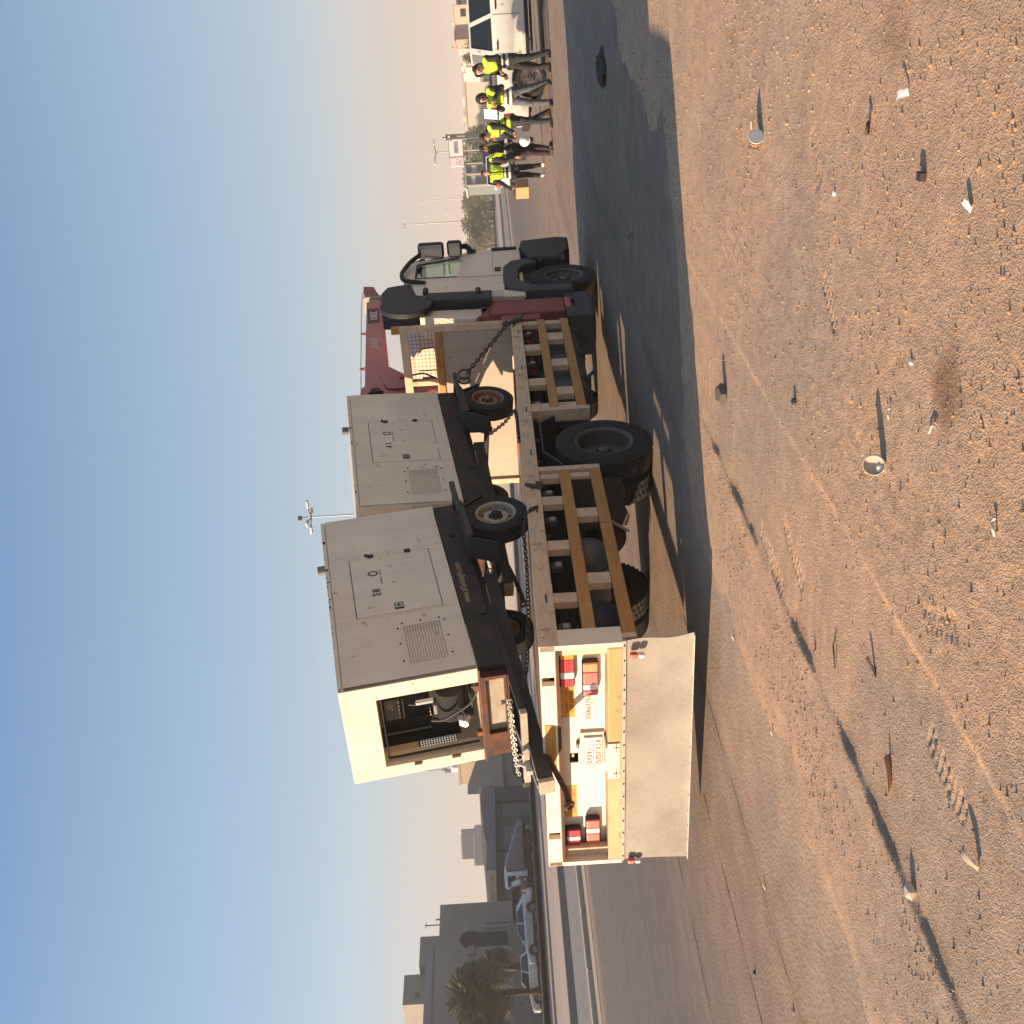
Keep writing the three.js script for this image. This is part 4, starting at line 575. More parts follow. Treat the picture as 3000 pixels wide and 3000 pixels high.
  mesh('drawbar_end', [rb(-0.10, 0.045, -0.43, -0.30, -0.94, -0.89, 0.006)], M.steelLit, G);
  meshes('drawbar_flange', [bar(V(0.50, -0.299, -1.2), V(0.02, -0.299, 0.88), 0.035, 0.008), bar(V(-0.50, -0.299, -1.2), V(-0.07, -0.299, 0.88), 0.035, 0.008)], M.steelLit, G);
  mesh('coupling', [tube([V(0.06, -0.42, 0.62), V(0.02, -0.46, 0.82), V(-0.04, -0.50, 1.0), V(-0.05, -0.50, 1.10)], 0.026, 20, 8), new THREE.TorusGeometry(0.035, 0.014, 8, 18).rotateX(0.4).translate(-0.05, -0.495, 1.15)], M.rustBrown, G);
  mesh('jockey_hardware', [rod(V(-0.03, -0.30, 0.7), V(-0.03, -0.2, 0.62), 0.02), rb(-0.06, 0.0, -0.3, -0.24, -0.75, -0.62, 0.015), new THREE.TorusGeometry(0.03, 0.008, 6, 14).translate(-0.03, -0.22, 0.55)], M.chainBright, G);
  // axle, wheels, fenders
  const wa = 1.95, wy = -0.565;
  mesh('axle', [rod(V(-0.72, wy, -wa), V(0.72, wy, -wa), 0.035), rb(-0.5, -0.42, wy - 0.04, -0.31, wa - 0.1, wa + 0.1, 0.01), rb(0.42, 0.5, wy - 0.04, -0.31, wa - 0.1, wa + 0.1, 0.01)], M.chassis, G);
  for (const s of [-1, 1]) {
    wheel(G, 'wheel', s * 0.735, wy, wa, { side: s, r: 0.325, w: 0.2, rim: 0.195, ribs: 4, rimM: o.rim, face: 0.035, dish: 0.55, holes: 6, holeX: 0.006, hub: 0.07, hubM: o.hub, nuts: 5, nutM: M.chassis, tyreM: M.rubber, spin: o.seed });
    mesh('fender', [sideX([[1.56, -0.2], [2.05, -0.205], [2.14, -0.25], [2.30, -0.49], [2.285, -0.5], [2.12, -0.265], [2.04, -0.225], [1.565, -0.22], [1.38, -0.49], [1.365, -0.48]], s * 0.61, s * 0.85, 0.004), rb(s * 0.5, s * 0.66, -0.24, -0.21, 1.7, 1.76, 0.005), rb(s * 0.84, s * 0.85, -0.275, -0.2, 1.57, 2.1, 0.003)], M.black, G);
    mesh('fender_arm', [bar(V(s * 0.80, -0.225, -2.05), V(s * 0.80, -0.23, -2.68), 0.07, 0.05), bar(V(s * 0.80, -0.30, -2.1), V(s * 0.80, -0.23, -2.35), 0.06, 0.02), rb(s * 0.4, s * 0.83, -0.26, -0.22, 2.6, 2.68, 0.006)], M.black, G);
  }
  mesh('front_leg', [bar(V(0, -0.3, -2.6), V(0, -0.75, -2.6), 0.06, 0.06, V(1, 0, 0)), bar(V(-0.4, -0.33, -2.62), V(0.4, -0.33, -2.62), 0.06, 0.06)], M.chassis, G);
  // prints
  const onSide = (a, y, x = W + 0.0025) => (q) => { q.rotation.set(0, Math.PI / 2, 0); q.position.set(x, y, -a); };
  decal('worn_lettering', 0.52, 0.14, 512, (g, w, h) => { g.fillStyle = g.strokeStyle = '#4a3220'; g.lineWidth = h * 0.11;
    g.font = `bold ${h * 0.74}px sans-serif`;
    if (o.seed === 1) { g.fillText('ER', w * 0.06, h * 0.70, w * 0.3); g.clearRect(w * 0.05, h * 0.36, w * 0.05, h * 0.09); g.beginPath(); g.arc(w * 0.1, h * 0.07, h * 0.045, 0, 7); g.fill(); } else { g.fillText('a', w * 0.1, h * 0.62, w * 0.15); g.beginPath(); g.moveTo(w * 0.27, h * 0.2); g.quadraticCurveTo(w * 0.33, h * 0.2, w * 0.31, h * 0.4); g.quadraticCurveTo(w * 0.3, h * 0.6, w * 0.34, h * 0.66); g.stroke(); }
    g.beginPath(); g.ellipse(w * 0.79, h * 0.4, h * 0.25, h * 0.3, 0, 0, 7); g.stroke(); g.beginPath(); g.arc(w * 0.8, h * 0.04, h * 0.03, 0, 7); g.fill();
    g.fillStyle = 'rgba(74,50,32,0.6)'; for (const [i, a] of [[0, 0.3], [1, 0.9], [2, 0.9], [3, 0.8], [5, 0.5], [6, 0.9], [7, 0.4]]) { g.globalAlpha = a; g.fillRect(w * (0.42 + 0.06 * i), h * 0.84, w * 0.028, h * 0.11); } }, hs, onSide(1.49, 0.722));
  if (o.web) decal('web_address', 0.68, 0.085, 768, (g, w, h) => { g.fillStyle = 'rgba(196,168,132,0.8)'; g.font = `${h * 0.92}px sans-serif`; g.textAlign = 'center'; g.fillText('www.alfaddaghi.com', w / 2, h * 0.72, w * 0.98); }, G, onSide(1.27, -0.092, 0.5385));
  else decal('web_address', 0.60, 0.07, 512, (g, w, h) => { g.fillStyle = 'rgba(120,60,48,0.35)'; g.font = `${h * 0.92}px sans-serif`; g.textAlign = 'center'; g.fillText('www.alfaddaghi.com', w / 2, h * 0.72, w * 0.98); }, G, onSide(1.3, -0.11, 0.5385));
  return G;
}
generator('rear cream trailer generator with an open control-panel end and cream rims', [0.05, 1.903, -0.603], [0.1772, -0.018, 0], { seed: 1, web: true, rim: M.rimCream, hub: M.chassis, latch: M.chainBright, exhaust: mat([0.10, 0.09, 0.10], 0.5) });
generator('front cream trailer generator with rusty brown rims behind the headboard', [-0.10, 2.105, -3.684], [0.137, -0.054, -0.092], { seed: 2, web: false, rim: M.rimRust, hub: M.rimRust, latch: M.steelLit, exhaust: mat([0.05, 0.055, 0.08], 0.5) });
// ---------- lashing chains ----------
const linkGeo = (() => { const pts = []; for (let i = 0; i < 12; i++) { const t = i / 12 * 2 * Math.PI; pts.push(V(0.020 * Math.cos(t), 0.034 * Math.sin(t) * 1.0, 0)); } return boxUV(norm(new THREE.TubeGeometry(new THREE.CatmullRomCurve3(pts, true), 12, 0.0085, 5, true))); })();
function chain(label, pts, material, group, size = 1) {
  const C = thing('lashing_chain', label, 'chain', [0, 0, 0], 0, group), cv = new THREE.CatmullRomCurve3(pts, false, 'catmullrom', 0.2), Lk = 0.05 * size, n = Math.round(cv.getLength() / Lk); const up = V(0, 1, 0);
  for (let i = 0; i < n; i++) { const p = cv.getPointAt((i + 0.5) / n), d = cv.getTangentAt((i + 0.5) / n); const l = new THREE.Mesh(linkGeo, material); l.name = 'link'; l.castShadow = l.receiveShadow = true; l.position.copy(p); l.quaternion.setFromUnitVectors(up, d); l.rotateY(i % 2 ? Math.PI / 2 + 0.2 : 0.25); l.scale.setScalar(size); C.add(l); }
  return C;
}
const c1 = chain('rusty heavy chain slanting from the front generator to the front side rail', [P(0.92, 2.0, 6.1), P(0.95, 1.93, 6.25), P(1.1, 1.62, 6.75), P(1.24, 1.42, 6.98)], M.chain, 'lashing chains on the load bed', 1.15);
mesh('shackle', [new THREE.TorusGeometry(0.075, 0.013, 7, 24).rotateY(1.1).translate(0.92, 2.03, -6.1), new THREE.TorusGeometry(0.07, 0.012, 7, 24).rotateY(-0.6).translate(0.88, 2.03, -5.98)], M.chain, c1);
mesh('load_binder', [bar(P(1.255, 1.42, 6.98), P(1.27, 1.27, 7.08), 0.03, 0.03), bar(P(1.26, 1.44, 6.9), P(1.28, 1.22, 7.0), 0.05, 0.03), rod(P(1.25, 1.36, 6.82), P(1.28, 1.18, 7.25), 0.012), new THREE.SphereGeometry(0.05, 12, 8).translate(1.25, 1.45, -6.95)], M.chain, c1);
const c2 = chain('thin dark chain hanging along the rear side rail to the drawbar', [P(1.26, 1.335, 2.06), P(1.24, 1.40, 1.98), P(1.1, 1.43, 1.9), P(0.95, 1.425, 1.5), P(0.75, 1.44, 1.05), P(0.52, 1.49, 0.6), P(0.48, 1.58, 0.3)], M.chain, 'lashing chains on the load bed', 0.85);
mesh('chain_hook', [bar(P(1.262, 1.28, 2.08), P(1.265, 1.36, 2.02), 0.04, 0.02), tube([P(1.265, 1.27, 2.55), P(1.275, 1.22, 2.5), P(1.275, 1.3, 2.46), P(1.262, 1.33, 2.44)], 0.014), bar(P(1.26, 1.38, 2.52), P(1.27, 1.22, 2.42), 0.04, 0.03)], M.chain, c2);
chain('rusty chain sagging under the middle of the front generator', [P(0.5, 1.75, 5.15), P(0.75, 1.55, 4.95), P(1.0, 1.42, 4.75), P(1.12, 1.40, 4.2), P(1.12, 1.40, 3.7)], M.chain, 'lashing chains on the load bed', 0.9);
chain('bright chain heaped along the rear drawbar crossbar', [P(0.47, 1.635, 0.30), P(0.36, 1.632, 0.26), P(0.24, 1.628, 0.26), P(0.10, 1.622, 0.24), P(-0.05, 1.618, 0.24), P(-0.2, 1.612, 0.22), P(-0.3, 1.60, 0.2)], M.chainBright, 'lashing chains on the load bed', 0.62);
{ const s = thing('safety_chain', 'second bright chain strand lying beside the crossbar chain', 'chain'); const cv = new THREE.CatmullRomCurve3([P(0.46, 1.655, 0.31), P(0.2, 1.645, 0.28), P(-0.1, 1.635, 0.26), P(-0.32, 1.61, 0.22)]); for (let i = 0; i < 26; i++) { const l = new THREE.Mesh(linkGeo, M.chainBright); l.name = 'link'; l.castShadow = l.receiveShadow = true; l.position.copy(cv.getPointAt((i + 0.5) / 26)); l.quaternion.setFromUnitVectors(V(0, 1, 0), cv.getTangentAt((i + 0.5) / 26)); l.rotateY(i % 2 ? 1.6 : 0.1); l.scale.setScalar(0.62); s.add(l); } }
// ---------- other vehicles (front towards -z in their own axes) ----------
function hull(bot, top) {        // closed skin between two rings of four points, and its lids
  const p = []; const quad = (a, b, c, d) => p.push(...a, ...b, ...c, ...a, ...c, ...d);
  const n = bot.length; for (let i = 0; i < n; i++) { const j = (i + 1) % n; quad(bot[i], bot[j], top[j], top[i]); }
  for (let i = 1; i < n - 1; i++) { p.push(...top[0], ...top[i], ...top[i + 1]); p.push(...bot[0], ...bot[i + 1], ...bot[i]); }
  const g = new THREE.BufferGeometry(); g.setAttribute('position', new THREE.BufferAttribute(new Float32Array(p), 3)); g.computeVertexNormals(); return g;
}
const ring = (x0, x1, y0, y1, a0, a1) => [[-x0, y0, -a0], [x0, y0, -a0], [x1, y1, -a1], [-x1, y1, -a1]];   // rear edge then front edge, anticlockwise from above
function car(name, label, category, pos, turn, o, group) {
  const C = thing(name, label, category, pos, turn, group), w = o.w / 2, L = o.l, paint = o.paint, arch = (c, r) => { const a = []; for (let i = 0; i <= 8; i++) { const t = (180 - 180 * i / 8) * D2R; a.push([c + r * Math.cos(t), o.wr + r * Math.sin(t)]); } return a; };
  const cf = L - o.fo, cb = o.ro, r = o.wr * 1.12;
  const prof = [[0.0, o.sill + 0.12], [0.03, o.sill + 0.02], ...arch(cb, r).map(([a, y]) => [a, Math.max(y, o.sill)]), ...arch(cf, r).map(([a, y]) => [a, Math.max(y, o.sill)]), [L - 0.06, o.sill + 0.02], [L, o.sill + 0.16], ...o.top];
  mesh('body', crease(sideX(prof, -w, w, o.bevel ?? 0.06), 40), paint, C);
  mesh('underbody', bx(-w + 0.12, w - 0.12, o.sill - 0.06, o.sill + 0.1, 0.2, L - 0.2), M.blackPlastic, C);
  const [r0, r1, f1, f0] = o.glass, b = o.belt, h = o.h, wi = w - 0.05, wt = w - 0.19;
  mesh('glasshouse', hull(ring(wi, wi, b - 0.03, b - 0.03, r0, f0), ring(wt, wt, h - 0.03, h - 0.03, r1, f1)), M.glassDark, C);
  mesh('roof', rb(-wt - 0.02, wt + 0.02, h - 0.045, h, r1 - 0.03, f1 + 0.03, 0.022, 3), paint, C);
  const pl = []; for (const s of [-1, 1]) { const at = (a0, a1, d = 0.07) => pl.push(bar(P(s * (wi - 0.005), b - 0.02, a0), P(s * (wt + 0.005), h - 0.02, a1), 0.035, d, V(0, 0, 1))); at(r0 + 0.03, r1 + 0.02, 0.12); at(f0 - 0.03, f1 - 0.02, 0.06); for (const t of o.pillars) at(lerp(r0, f0, t), lerp(r1, f1, clamp(t * 1.05)), 0.09); pl.push(bar(P(s * wi, b, r0), P(s * wi, b, f0), 0.03, 0.03)); } meshes('pillar', pl, paint, C);
  for (const s of [-1, 1]) {
    const ln = []; for (const a of o.seams) ln.push(bx(s * w, s * (w + 0.002), o.sill + 0.12, b - 0.02, a - 0.006, a + 0.006)); meshes('door_seam', ln, M.chassis, C);
    for (const a of o.handles) mesh('door_handle', rb(s * w, s * (w + 0.025), b - 0.13, b - 0.095, a - 0.1, a + 0.1, 0.01), o.handleM ?? M.blackPlastic, C);
    mesh('wing_mirror', [rb(s * (w - 0.02), s * (w + 0.2), b - 0.02, b + 0.13, f0 - 0.45, f0 - 0.33, 0.04, 3)], o.mirrorM ?? paint, C);
    for (const [c, nm] of [[cb, 'rear_wheel'], [cf, 'front_wheel']]) wheel(C, nm, s * (w - 0.105), o.wr, c, { side: s, r: o.wr, w: 0.22, rim: o.wr * 0.66, ribs: 3, rimM: o.rimM ?? M.chrome2, face: 0.075, dish: -0.15, holes: 6, holeX: 0.004, hub: 0.02, nuts: 5 });
    mesh('headlight', rb(s * (w - 0.42), s * (w - 0.06), o.lamp - 0.08, o.lamp + 0.08, L - 0.16, L + 0.012, 0.04, 3), M.lensWhite, C);
    const tl = mesh('tail_light', rb(s * (w - 0.2), s * (w + 0.006), o.tail - 0.14, o.tail + 0.14, -0.012, 0.14, 0.03, 3), M.lensRed, C); mesh('tail_light_lens', rb(s * (w - 0.17), s * (w - 0.04), o.tail - 0.06, o.tail + 0.04, -0.02, 0.02, 0.015), M.lensAmber, tl);
  }
  mesh('grille', rb(-w * 0.5, w * 0.5, o.lamp - 0.1, o.lamp + 0.06, L - 0.04, L + 0.006, 0.02), M.blackPlastic, C);
  meshes('number_plate', [rb(-0.26, 0.26, o.lamp - 0.3, o.lamp - 0.19, L - 0.02, L + 0.014, 0.005), rb(-0.26, 0.26, o.tail - 0.36, o.tail - 0.24, -0.02, 0.02, 0.005)], M.paper, C);
  return C;
}
M.chrome2 = mat([0.16, 0.155, 0.15], 0.35, { metalness: 0.6 });
const paintW = mat([0.80, 0.79, 0.76], 0.3, { physical: true, clearcoat: 0.6, clearcoatRoughness: 0.2, map: T.dirty, rep: 0.3 }), paintS = mat([0.42, 0.45, 0.49], 0.3, { physical: true, clearcoat: 0.6, clearcoatRoughness: 0.15, metalness: 0.3 }), paintD = mat([0.03, 0.034, 0.045], 0.3, { physical: true, clearcoat: 0.7, clearcoatRoughness: 0.15 }), paintG = mat([0.30, 0.31, 0.33], 0.3, { physical: true, clearcoat: 0.6, metalness: 0.3 });
const SEDAN = { w: 1.82, l: 4.75, sill: 0.22, wr: 0.325, fo: 0.95, ro: 1.02, belt: 0.93, h: 1.44, glass: [0.45, 1.25, 2.75, 3.62], pillars: [0.52], seams: [1.45, 2.5, 3.5], handles: [1.75, 2.8], lamp: 0.66, tail: 0.82, top: [[4.72, 0.62], [4.6, 0.74], [3.7, 0.93], [0.5, 0.99], [0.1, 0.95]] };
const HATCH = { ...SEDAN, l: 4.1, fo: 0.85, ro: 0.72, glass: [0.12, 0.5, 2.2, 3.05], seams: [1.1, 2.05, 2.95], handles: [1.3, 2.3], h: 1.5, top: [[4.07, 0.64], [3.95, 0.78], [3.1, 0.95], [0.12, 0.98], [0.02, 0.9]] };
const SUV = { ...SEDAN, w: 1.92, l: 4.85, sill: 0.33, wr: 0.38, belt: 1.13, h: 1.82, glass: [0.1, 0.35, 2.75, 3.55], seams: [1.3, 2.4, 3.4], handles: [1.6, 2.7], lamp: 0.9, tail: 1.05, top: [[4.82, 0.86], [4.72, 1.02], [3.65, 1.14], [0.1, 1.16], [0.02, 1.1]] };
const PICKUP = { w: 1.9, l: 5.3, sill: 0.46, wr: 0.385, fo: 0.93, ro: 1.25, belt: 1.17, h: 1.79, glass: [1.62, 1.8, 3.15, 3.92], pillars: [0.47], seams: [1.75, 2.72, 3.78], handles: [1.95, 2.98], lamp: 0.92, tail: 0.98, bevel: 0.05, mirrorM: M.blackPlastic, top: [[5.28, 0.98], [5.2, 1.08], [4.9, 1.14], [3.95, 1.19], [1.64, 1.19], [1.6, 1.13], [0.04, 1.13], [0.0, 1.08]] };
const paintP = mat([0.80, 0.775, 0.71], 0.4, { physical: true, clearcoat: 0.4, clearcoatRoughness: 0.3, map: T.dirty, rep: 0.25 });
const PK = { ...PICKUP, ro: 0.9, l: 5.2, fo: 0.95, belt: 1.27, h: 1.84, glass: [1.48, 1.62, 3.0, 3.72], pillars: [0.41], seams: [1.5, 2.39, 3.55], handles: [1.68, 2.6], top: [[5.18, 1.0], [5.1, 1.12], [4.8, 1.2], [3.75, 1.28], [1.5, 1.28], [1.46, 1.22], [0.04, 1.22], [0.0, 1.14]] };
const pk = (() => { const turn = -73 * D2R, f = V(-Math.sin(turn), 0, -Math.cos(turn)), side = V(Math.cos(turn), 0, -Math.sin(turn)); const base = V(2.3, 0.004, -20.75).addScaledVector(f, -0.9).addScaledVector(side, -0.95); return car('pickup_truck', 'white double-cab pickup behind the standing workers, its front out of view', 'pickup truck', base.toArray(), turn, { ...PK, paint: paintP, rimM: mat([0.13, 0.11, 0.10], 0.5, { metalness: 0.3 }) }); })();
for (const s of [-1, 1]) { mesh('side_step', [rb(s * 0.93, s * 1.06, 0.30, 0.36, 1.5, 3.7, 0.025, 3), rb(s * 0.90, s * 0.97, 0.38, 0.47, 1.4, 3.8, 0.02), bar(P(s * 0.8, 0.5, 1.8), P(s * 0.96, 0.34, 1.8), 0.05, 0.04), bar(P(s * 0.8, 0.5, 3.4), P(s * 0.96, 0.34, 3.4), 0.05, 0.04)], M.blackPlastic, pk); mesh('arch_flare', [tube([...Array(9).keys()].map((i) => { const t = (178 - 176 * i / 8) * D2R; return P(s * 0.95, 0.385 + 0.45 * Math.sin(t), 0.9 + 0.45 * Math.cos(t)); }), 0.03, 24, 6)], M.blackPlastic, pk); }
mesh('rear_bumper', [rb(-0.93, 0.93, 0.42, 0.62, -0.12, 0.08, 0.04, 3)], M.blackPlastic, pk); mesh('front_bumper', [rb(-0.93, 0.93, 0.42, 0.66, 5.0, 5.26, 0.05, 3)], paintP, pk); mesh('lower_valance', [rb(-0.85, 0.85, 0.30, 0.43, 4.9, 5.18, 0.04, 3)], M.blackPlastic, pk);
mesh('load_bed', [bx(-0.78, 0.78, 1.222, 1.23, 0.1, 1.42)], M.blackPlastic, pk); mesh('bed_rail', [...[-1, 1].map((s) => tube([P(s * 0.78, 1.24, 0.15), P(s * 0.78, 1.36, 0.3), P(s * 0.78, 1.36, 1.3), P(s * 0.78, 1.24, 1.42)], 0.025, 24, 7)), tube([P(-0.76, 1.26, 1.35), P(-0.74, 1.72, 1.3), P(0.74, 1.72, 1.3), P(0.76, 1.26, 1.35)], 0.035, 30, 7)], M.blackPlastic, pk);
const y0 = (x) => landY(x, 0) + 0.03;
car('parked_sedan', 'silver sedan parked side-on in front of the grey building with arched windows', 'car', [-53.6, y0(-54.7), -41.6], 131 * D2R, { ...SEDAN, paint: paintS }, 'cars parked on the paved terrace');
car('parked_hatchback', 'pale silver hatchback parked side-on in front of the long dark shed', 'car', [-60.3, y0(-62), -53.0], 124 * D2R, { ...HATCH, paint: paintS }, 'cars parked on the paved terrace');
car('parked_suv', 'tall dark off-roader standing directly behind the silver sedan', 'car', [-58.2, y0(-60), -46.2], 124 * D2R, { ...SUV, paint: paintD }, 'cars parked on the paved terrace');
car('parked_hatchback', 'white small car half hidden in front of the palm, nearest the picture edge', 'car', [-59.3, y0(-60) - 0.12, -40.9], 150 * D2R, { ...HATCH, paint: paintW }, 'cars parked on the paved terrace');
car('parked_sedan', 'dark sedan with glinting glass parked beyond the drawbar of the rear generator', 'car', [-61.5, y0(-63), -62.4], 60 * D2R, { ...SEDAN, paint: paintD }, 'cars parked on the paved terrace');
car('parked_suv', 'grey off-roader parked between the dark sedan and the shed', 'car', [-66.5, y0(-66), -57.6], 75 * D2R, { ...SUV, paint: paintG }, 'cars parked on the paved terrace');
const van = car('white_estate_car', 'white car seen from behind on the road past the worker with boxes', 'car', [-7.9, 0.004, -56.6], 12.8 * D2R, { ...SUV, h: 1.72, paint: paintW });
mesh('rear_window', hull([[-0.72, 1.16, 0.0], [0.72, 1.16, 0.0], [0.72, 1.16, -0.1], [-0.72, 1.16, -0.1]], [[-0.62, 1.62, -0.22], [0.62, 1.62, -0.22], [0.62, 1.62, -0.3], [-0.62, 1.62, -0.3]]), M.glassDark, van);
car('blue_saloon', 'dark blue car on the road beyond the white estate car', 'car', [-9.8, 0.004, -71], 12 * D2R, { ...SUV, h: 2.0, belt: 1.2, paint: mat([0.05, 0.08, 0.16], 0.25, { physical: true, clearcoat: 0.8 }) });
for (const [x, z, t, lab, k] of [[-48, -214, 0.3, 'white car in the palm shade nearest the lorry cab', SEDAN], [-54, -222, 0.2, 'white van parked under the middle palms', SUV], [-60, -205, 1.2, 'silver car under the palms at their left end', HATCH]]) car('distant_car', lab, 'car', [x, 0.45, z], t, { ...k, paint: paintW }, 'cars under the far palms');
{ // small lorry with a sheeted load, its sunlit nose to the left
  const t = 124 * D2R, L = thing('parked_lorry', 'small lorry with a sheeted sloping load, sunlit nose, between the parked cars', 'lorry', [-58.6, y0(-62), -52.2], t);
  mesh('cab', [crease(sideX([[3.6, 0.5], [5.3, 0.5], [5.34, 1.2], [5.2, 1.45], [5.0, 2.3], [4.8, 2.4], [3.7, 2.4]], -1, 1, 0.06), 40)], paintW, L);
  mesh('windscreen', hull([[-0.9, 1.45, -5.2], [0.9, 1.45, -5.2], [0.9, 1.45, -5.23], [-0.9, 1.45, -5.23]], [[-0.85, 2.2, -5.02], [0.85, 2.2, -5.02], [0.85, 2.2, -5.06], [-0.85, 2.2, -5.06]]), M.glassDark, L);
  for (const s of [-1, 1]) { mesh('side_window', bx(s * 1.0, s * 1.008, 1.5, 2.15, 3.95, 4.85), M.glassDark, L); mesh('headlight', rb(s * 0.9, s * 0.5, 0.8, 1.0, 5.3, 5.36, 0.03), M.lensWhite, L); mesh('mirror', [rb(s * 1.08, s * 1.2, 1.6, 2.05, 4.95, 5.05, 0.03)], M.blackPlastic, L); for (const a of [1.2, 4.4]) wheel(L, 'wheel', s * 0.85, 0.4, a, { side: s, r: 0.4, w: 0.24, rim: 0.23, ribs: 3, rimM: M.rimDark, face: -0.02, dish: 0.3, holes: 0, holeX: 0, hub: 0.05, nuts: 6 }); }
  mesh('grille', [bx(-0.6, 0.6, 1.02, 1.3, 5.33, 5.36), rb(-1, 1, 0.42, 0.62, 5.25, 5.42, 0.03)], M.chrome, L);
  mesh('sheeted_load', [crease(sideX([[0, 0.75], [3.5, 0.75], [3.5, 2.25], [3.3, 2.3], [0, 1.15]], -1.05, 1.05, 0.05), 40)], mat([0.24, 0.22, 0.21], 0.9, { map: T.cloth, rep: 0.6 }), L); mesh('frame', bx(-0.5, 0.5, 0.5, 0.74, 0, 3.6), M.chassis, L);
}
// ---------- the workers ----------
const smin = (a, b, k) => { const h = clamp(0.5 + 0.5 * (b - a) / k); return lerp(b, a, h) - k * h * (1 - h); };
function cap(p, a, b, ra, rb_) { const px = p[0] - a[0], py = p[1] - a[1], pz = p[2] - a[2], bx_ = b[0] - a[0], by = b[1] - a[1], bz = b[2] - a[2]; const t = clamp((px * bx_ + py * by + pz * bz) / (bx_ * bx_ + by * by + bz * bz + 1e-9)); return Math.hypot(px - bx_ * t, py - by * t, pz - bz * t) - (ra + (rb_ - ra) * t); }
const ell = (p, c, r) => { const x = (p[0] - c[0]) / r[0], y = (p[1] - c[1]) / r[1], z = (p[2] - c[2]) / r[2]; const k = Math.hypot(x, y, z); return (k - 1) * Math.min(r[0], r[1], r[2]); };
function march(fn, c, half, n, box) {     // surface of fn < 0 inside the cube round c; box limits where it is looked for
  const mc = new MarchingCubes(n, new THREE.MeshStandardMaterial(), false, false, 60000); mc.isolation = 0; mc.field.fill(-1); const s = 2 * half / n, p = [0, 0, 0];
  const B = box ?? [[c[0] - half, c[0] + half], [c[1] - half, c[1] + half], [c[2] - half, c[2] + half]];
  const lo = B.map(([q], i) => Math.max(2, Math.floor((q - c[i] + half) / s))), hi = B.map(([, q], i) => Math.min(n - 3, Math.ceil((q - c[i] + half) / s)));
  for (let k = lo[2]; k <= hi[2]; k++) for (let j = lo[1]; j <= hi[1]; j++) for (let i = lo[0]; i <= hi[0]; i++) { p[0] = c[0] - half + i * s; p[1] = c[1] - half + j * s; p[2] = c[2] - half + k * s; mc.field[i + j * n + k * n * n] = -fn(p); }
  mc.update(); const N = mc.count, pos = new Float32Array(N * 3), nor = new Float32Array(N * 3); const e = s * 0.6;
  for (let i = 0; i < N; i++) { for (let a = 0; a < 3; a++) p[a] = pos[3 * i + a] = c[a] + mc.positionArray[3 * i + a] * half; const d0 = fn([p[0] + e, p[1], p[2]]) - fn([p[0] - e, p[1], p[2]]), d1 = fn([p[0], p[1] + e, p[2]]) - fn([p[0], p[1] - e, p[2]]), d2 = fn([p[0], p[1], p[2] + e]) - fn([p[0], p[1], p[2] - e]), l = Math.hypot(d0, d1, d2) || 1; nor[3 * i] = d0 / l; nor[3 * i + 1] = d1 / l; nor[3 * i + 2] = d2 / l; }
  const g = new THREE.BufferGeometry(); g.setAttribute('position', new THREE.BufferAttribute(pos, 3)); g.setAttribute('normal', new THREE.BufferAttribute(nor, 3)); return g;
}
function paintGeo(g, fn) { const p = g.attributes.position, c = new Float32Array(p.count * 3); for (let i = 0; i < p.count; i++) { const k = fn(p.getX(i), p.getY(i), p.getZ(i)); c.set(k, 3 * i); } g.setAttribute('color', new THREE.BufferAttribute(c, 3)); return g; }
const SKIN = [0.36, 0.19, 0.115], LIME = [0.50, 0.66, 0.045], NAVY = [0.018, 0.018, 0.022], SILVER = [0.62, 0.60, 0.55];
const skinM = mat([1, 1, 1], 0.6, { vertexColors: true }), clothM = mat([1, 1, 1], 0.9, { vertexColors: true, bumpMap: T.fold, bumpScale: 0.02, rep: 3 });
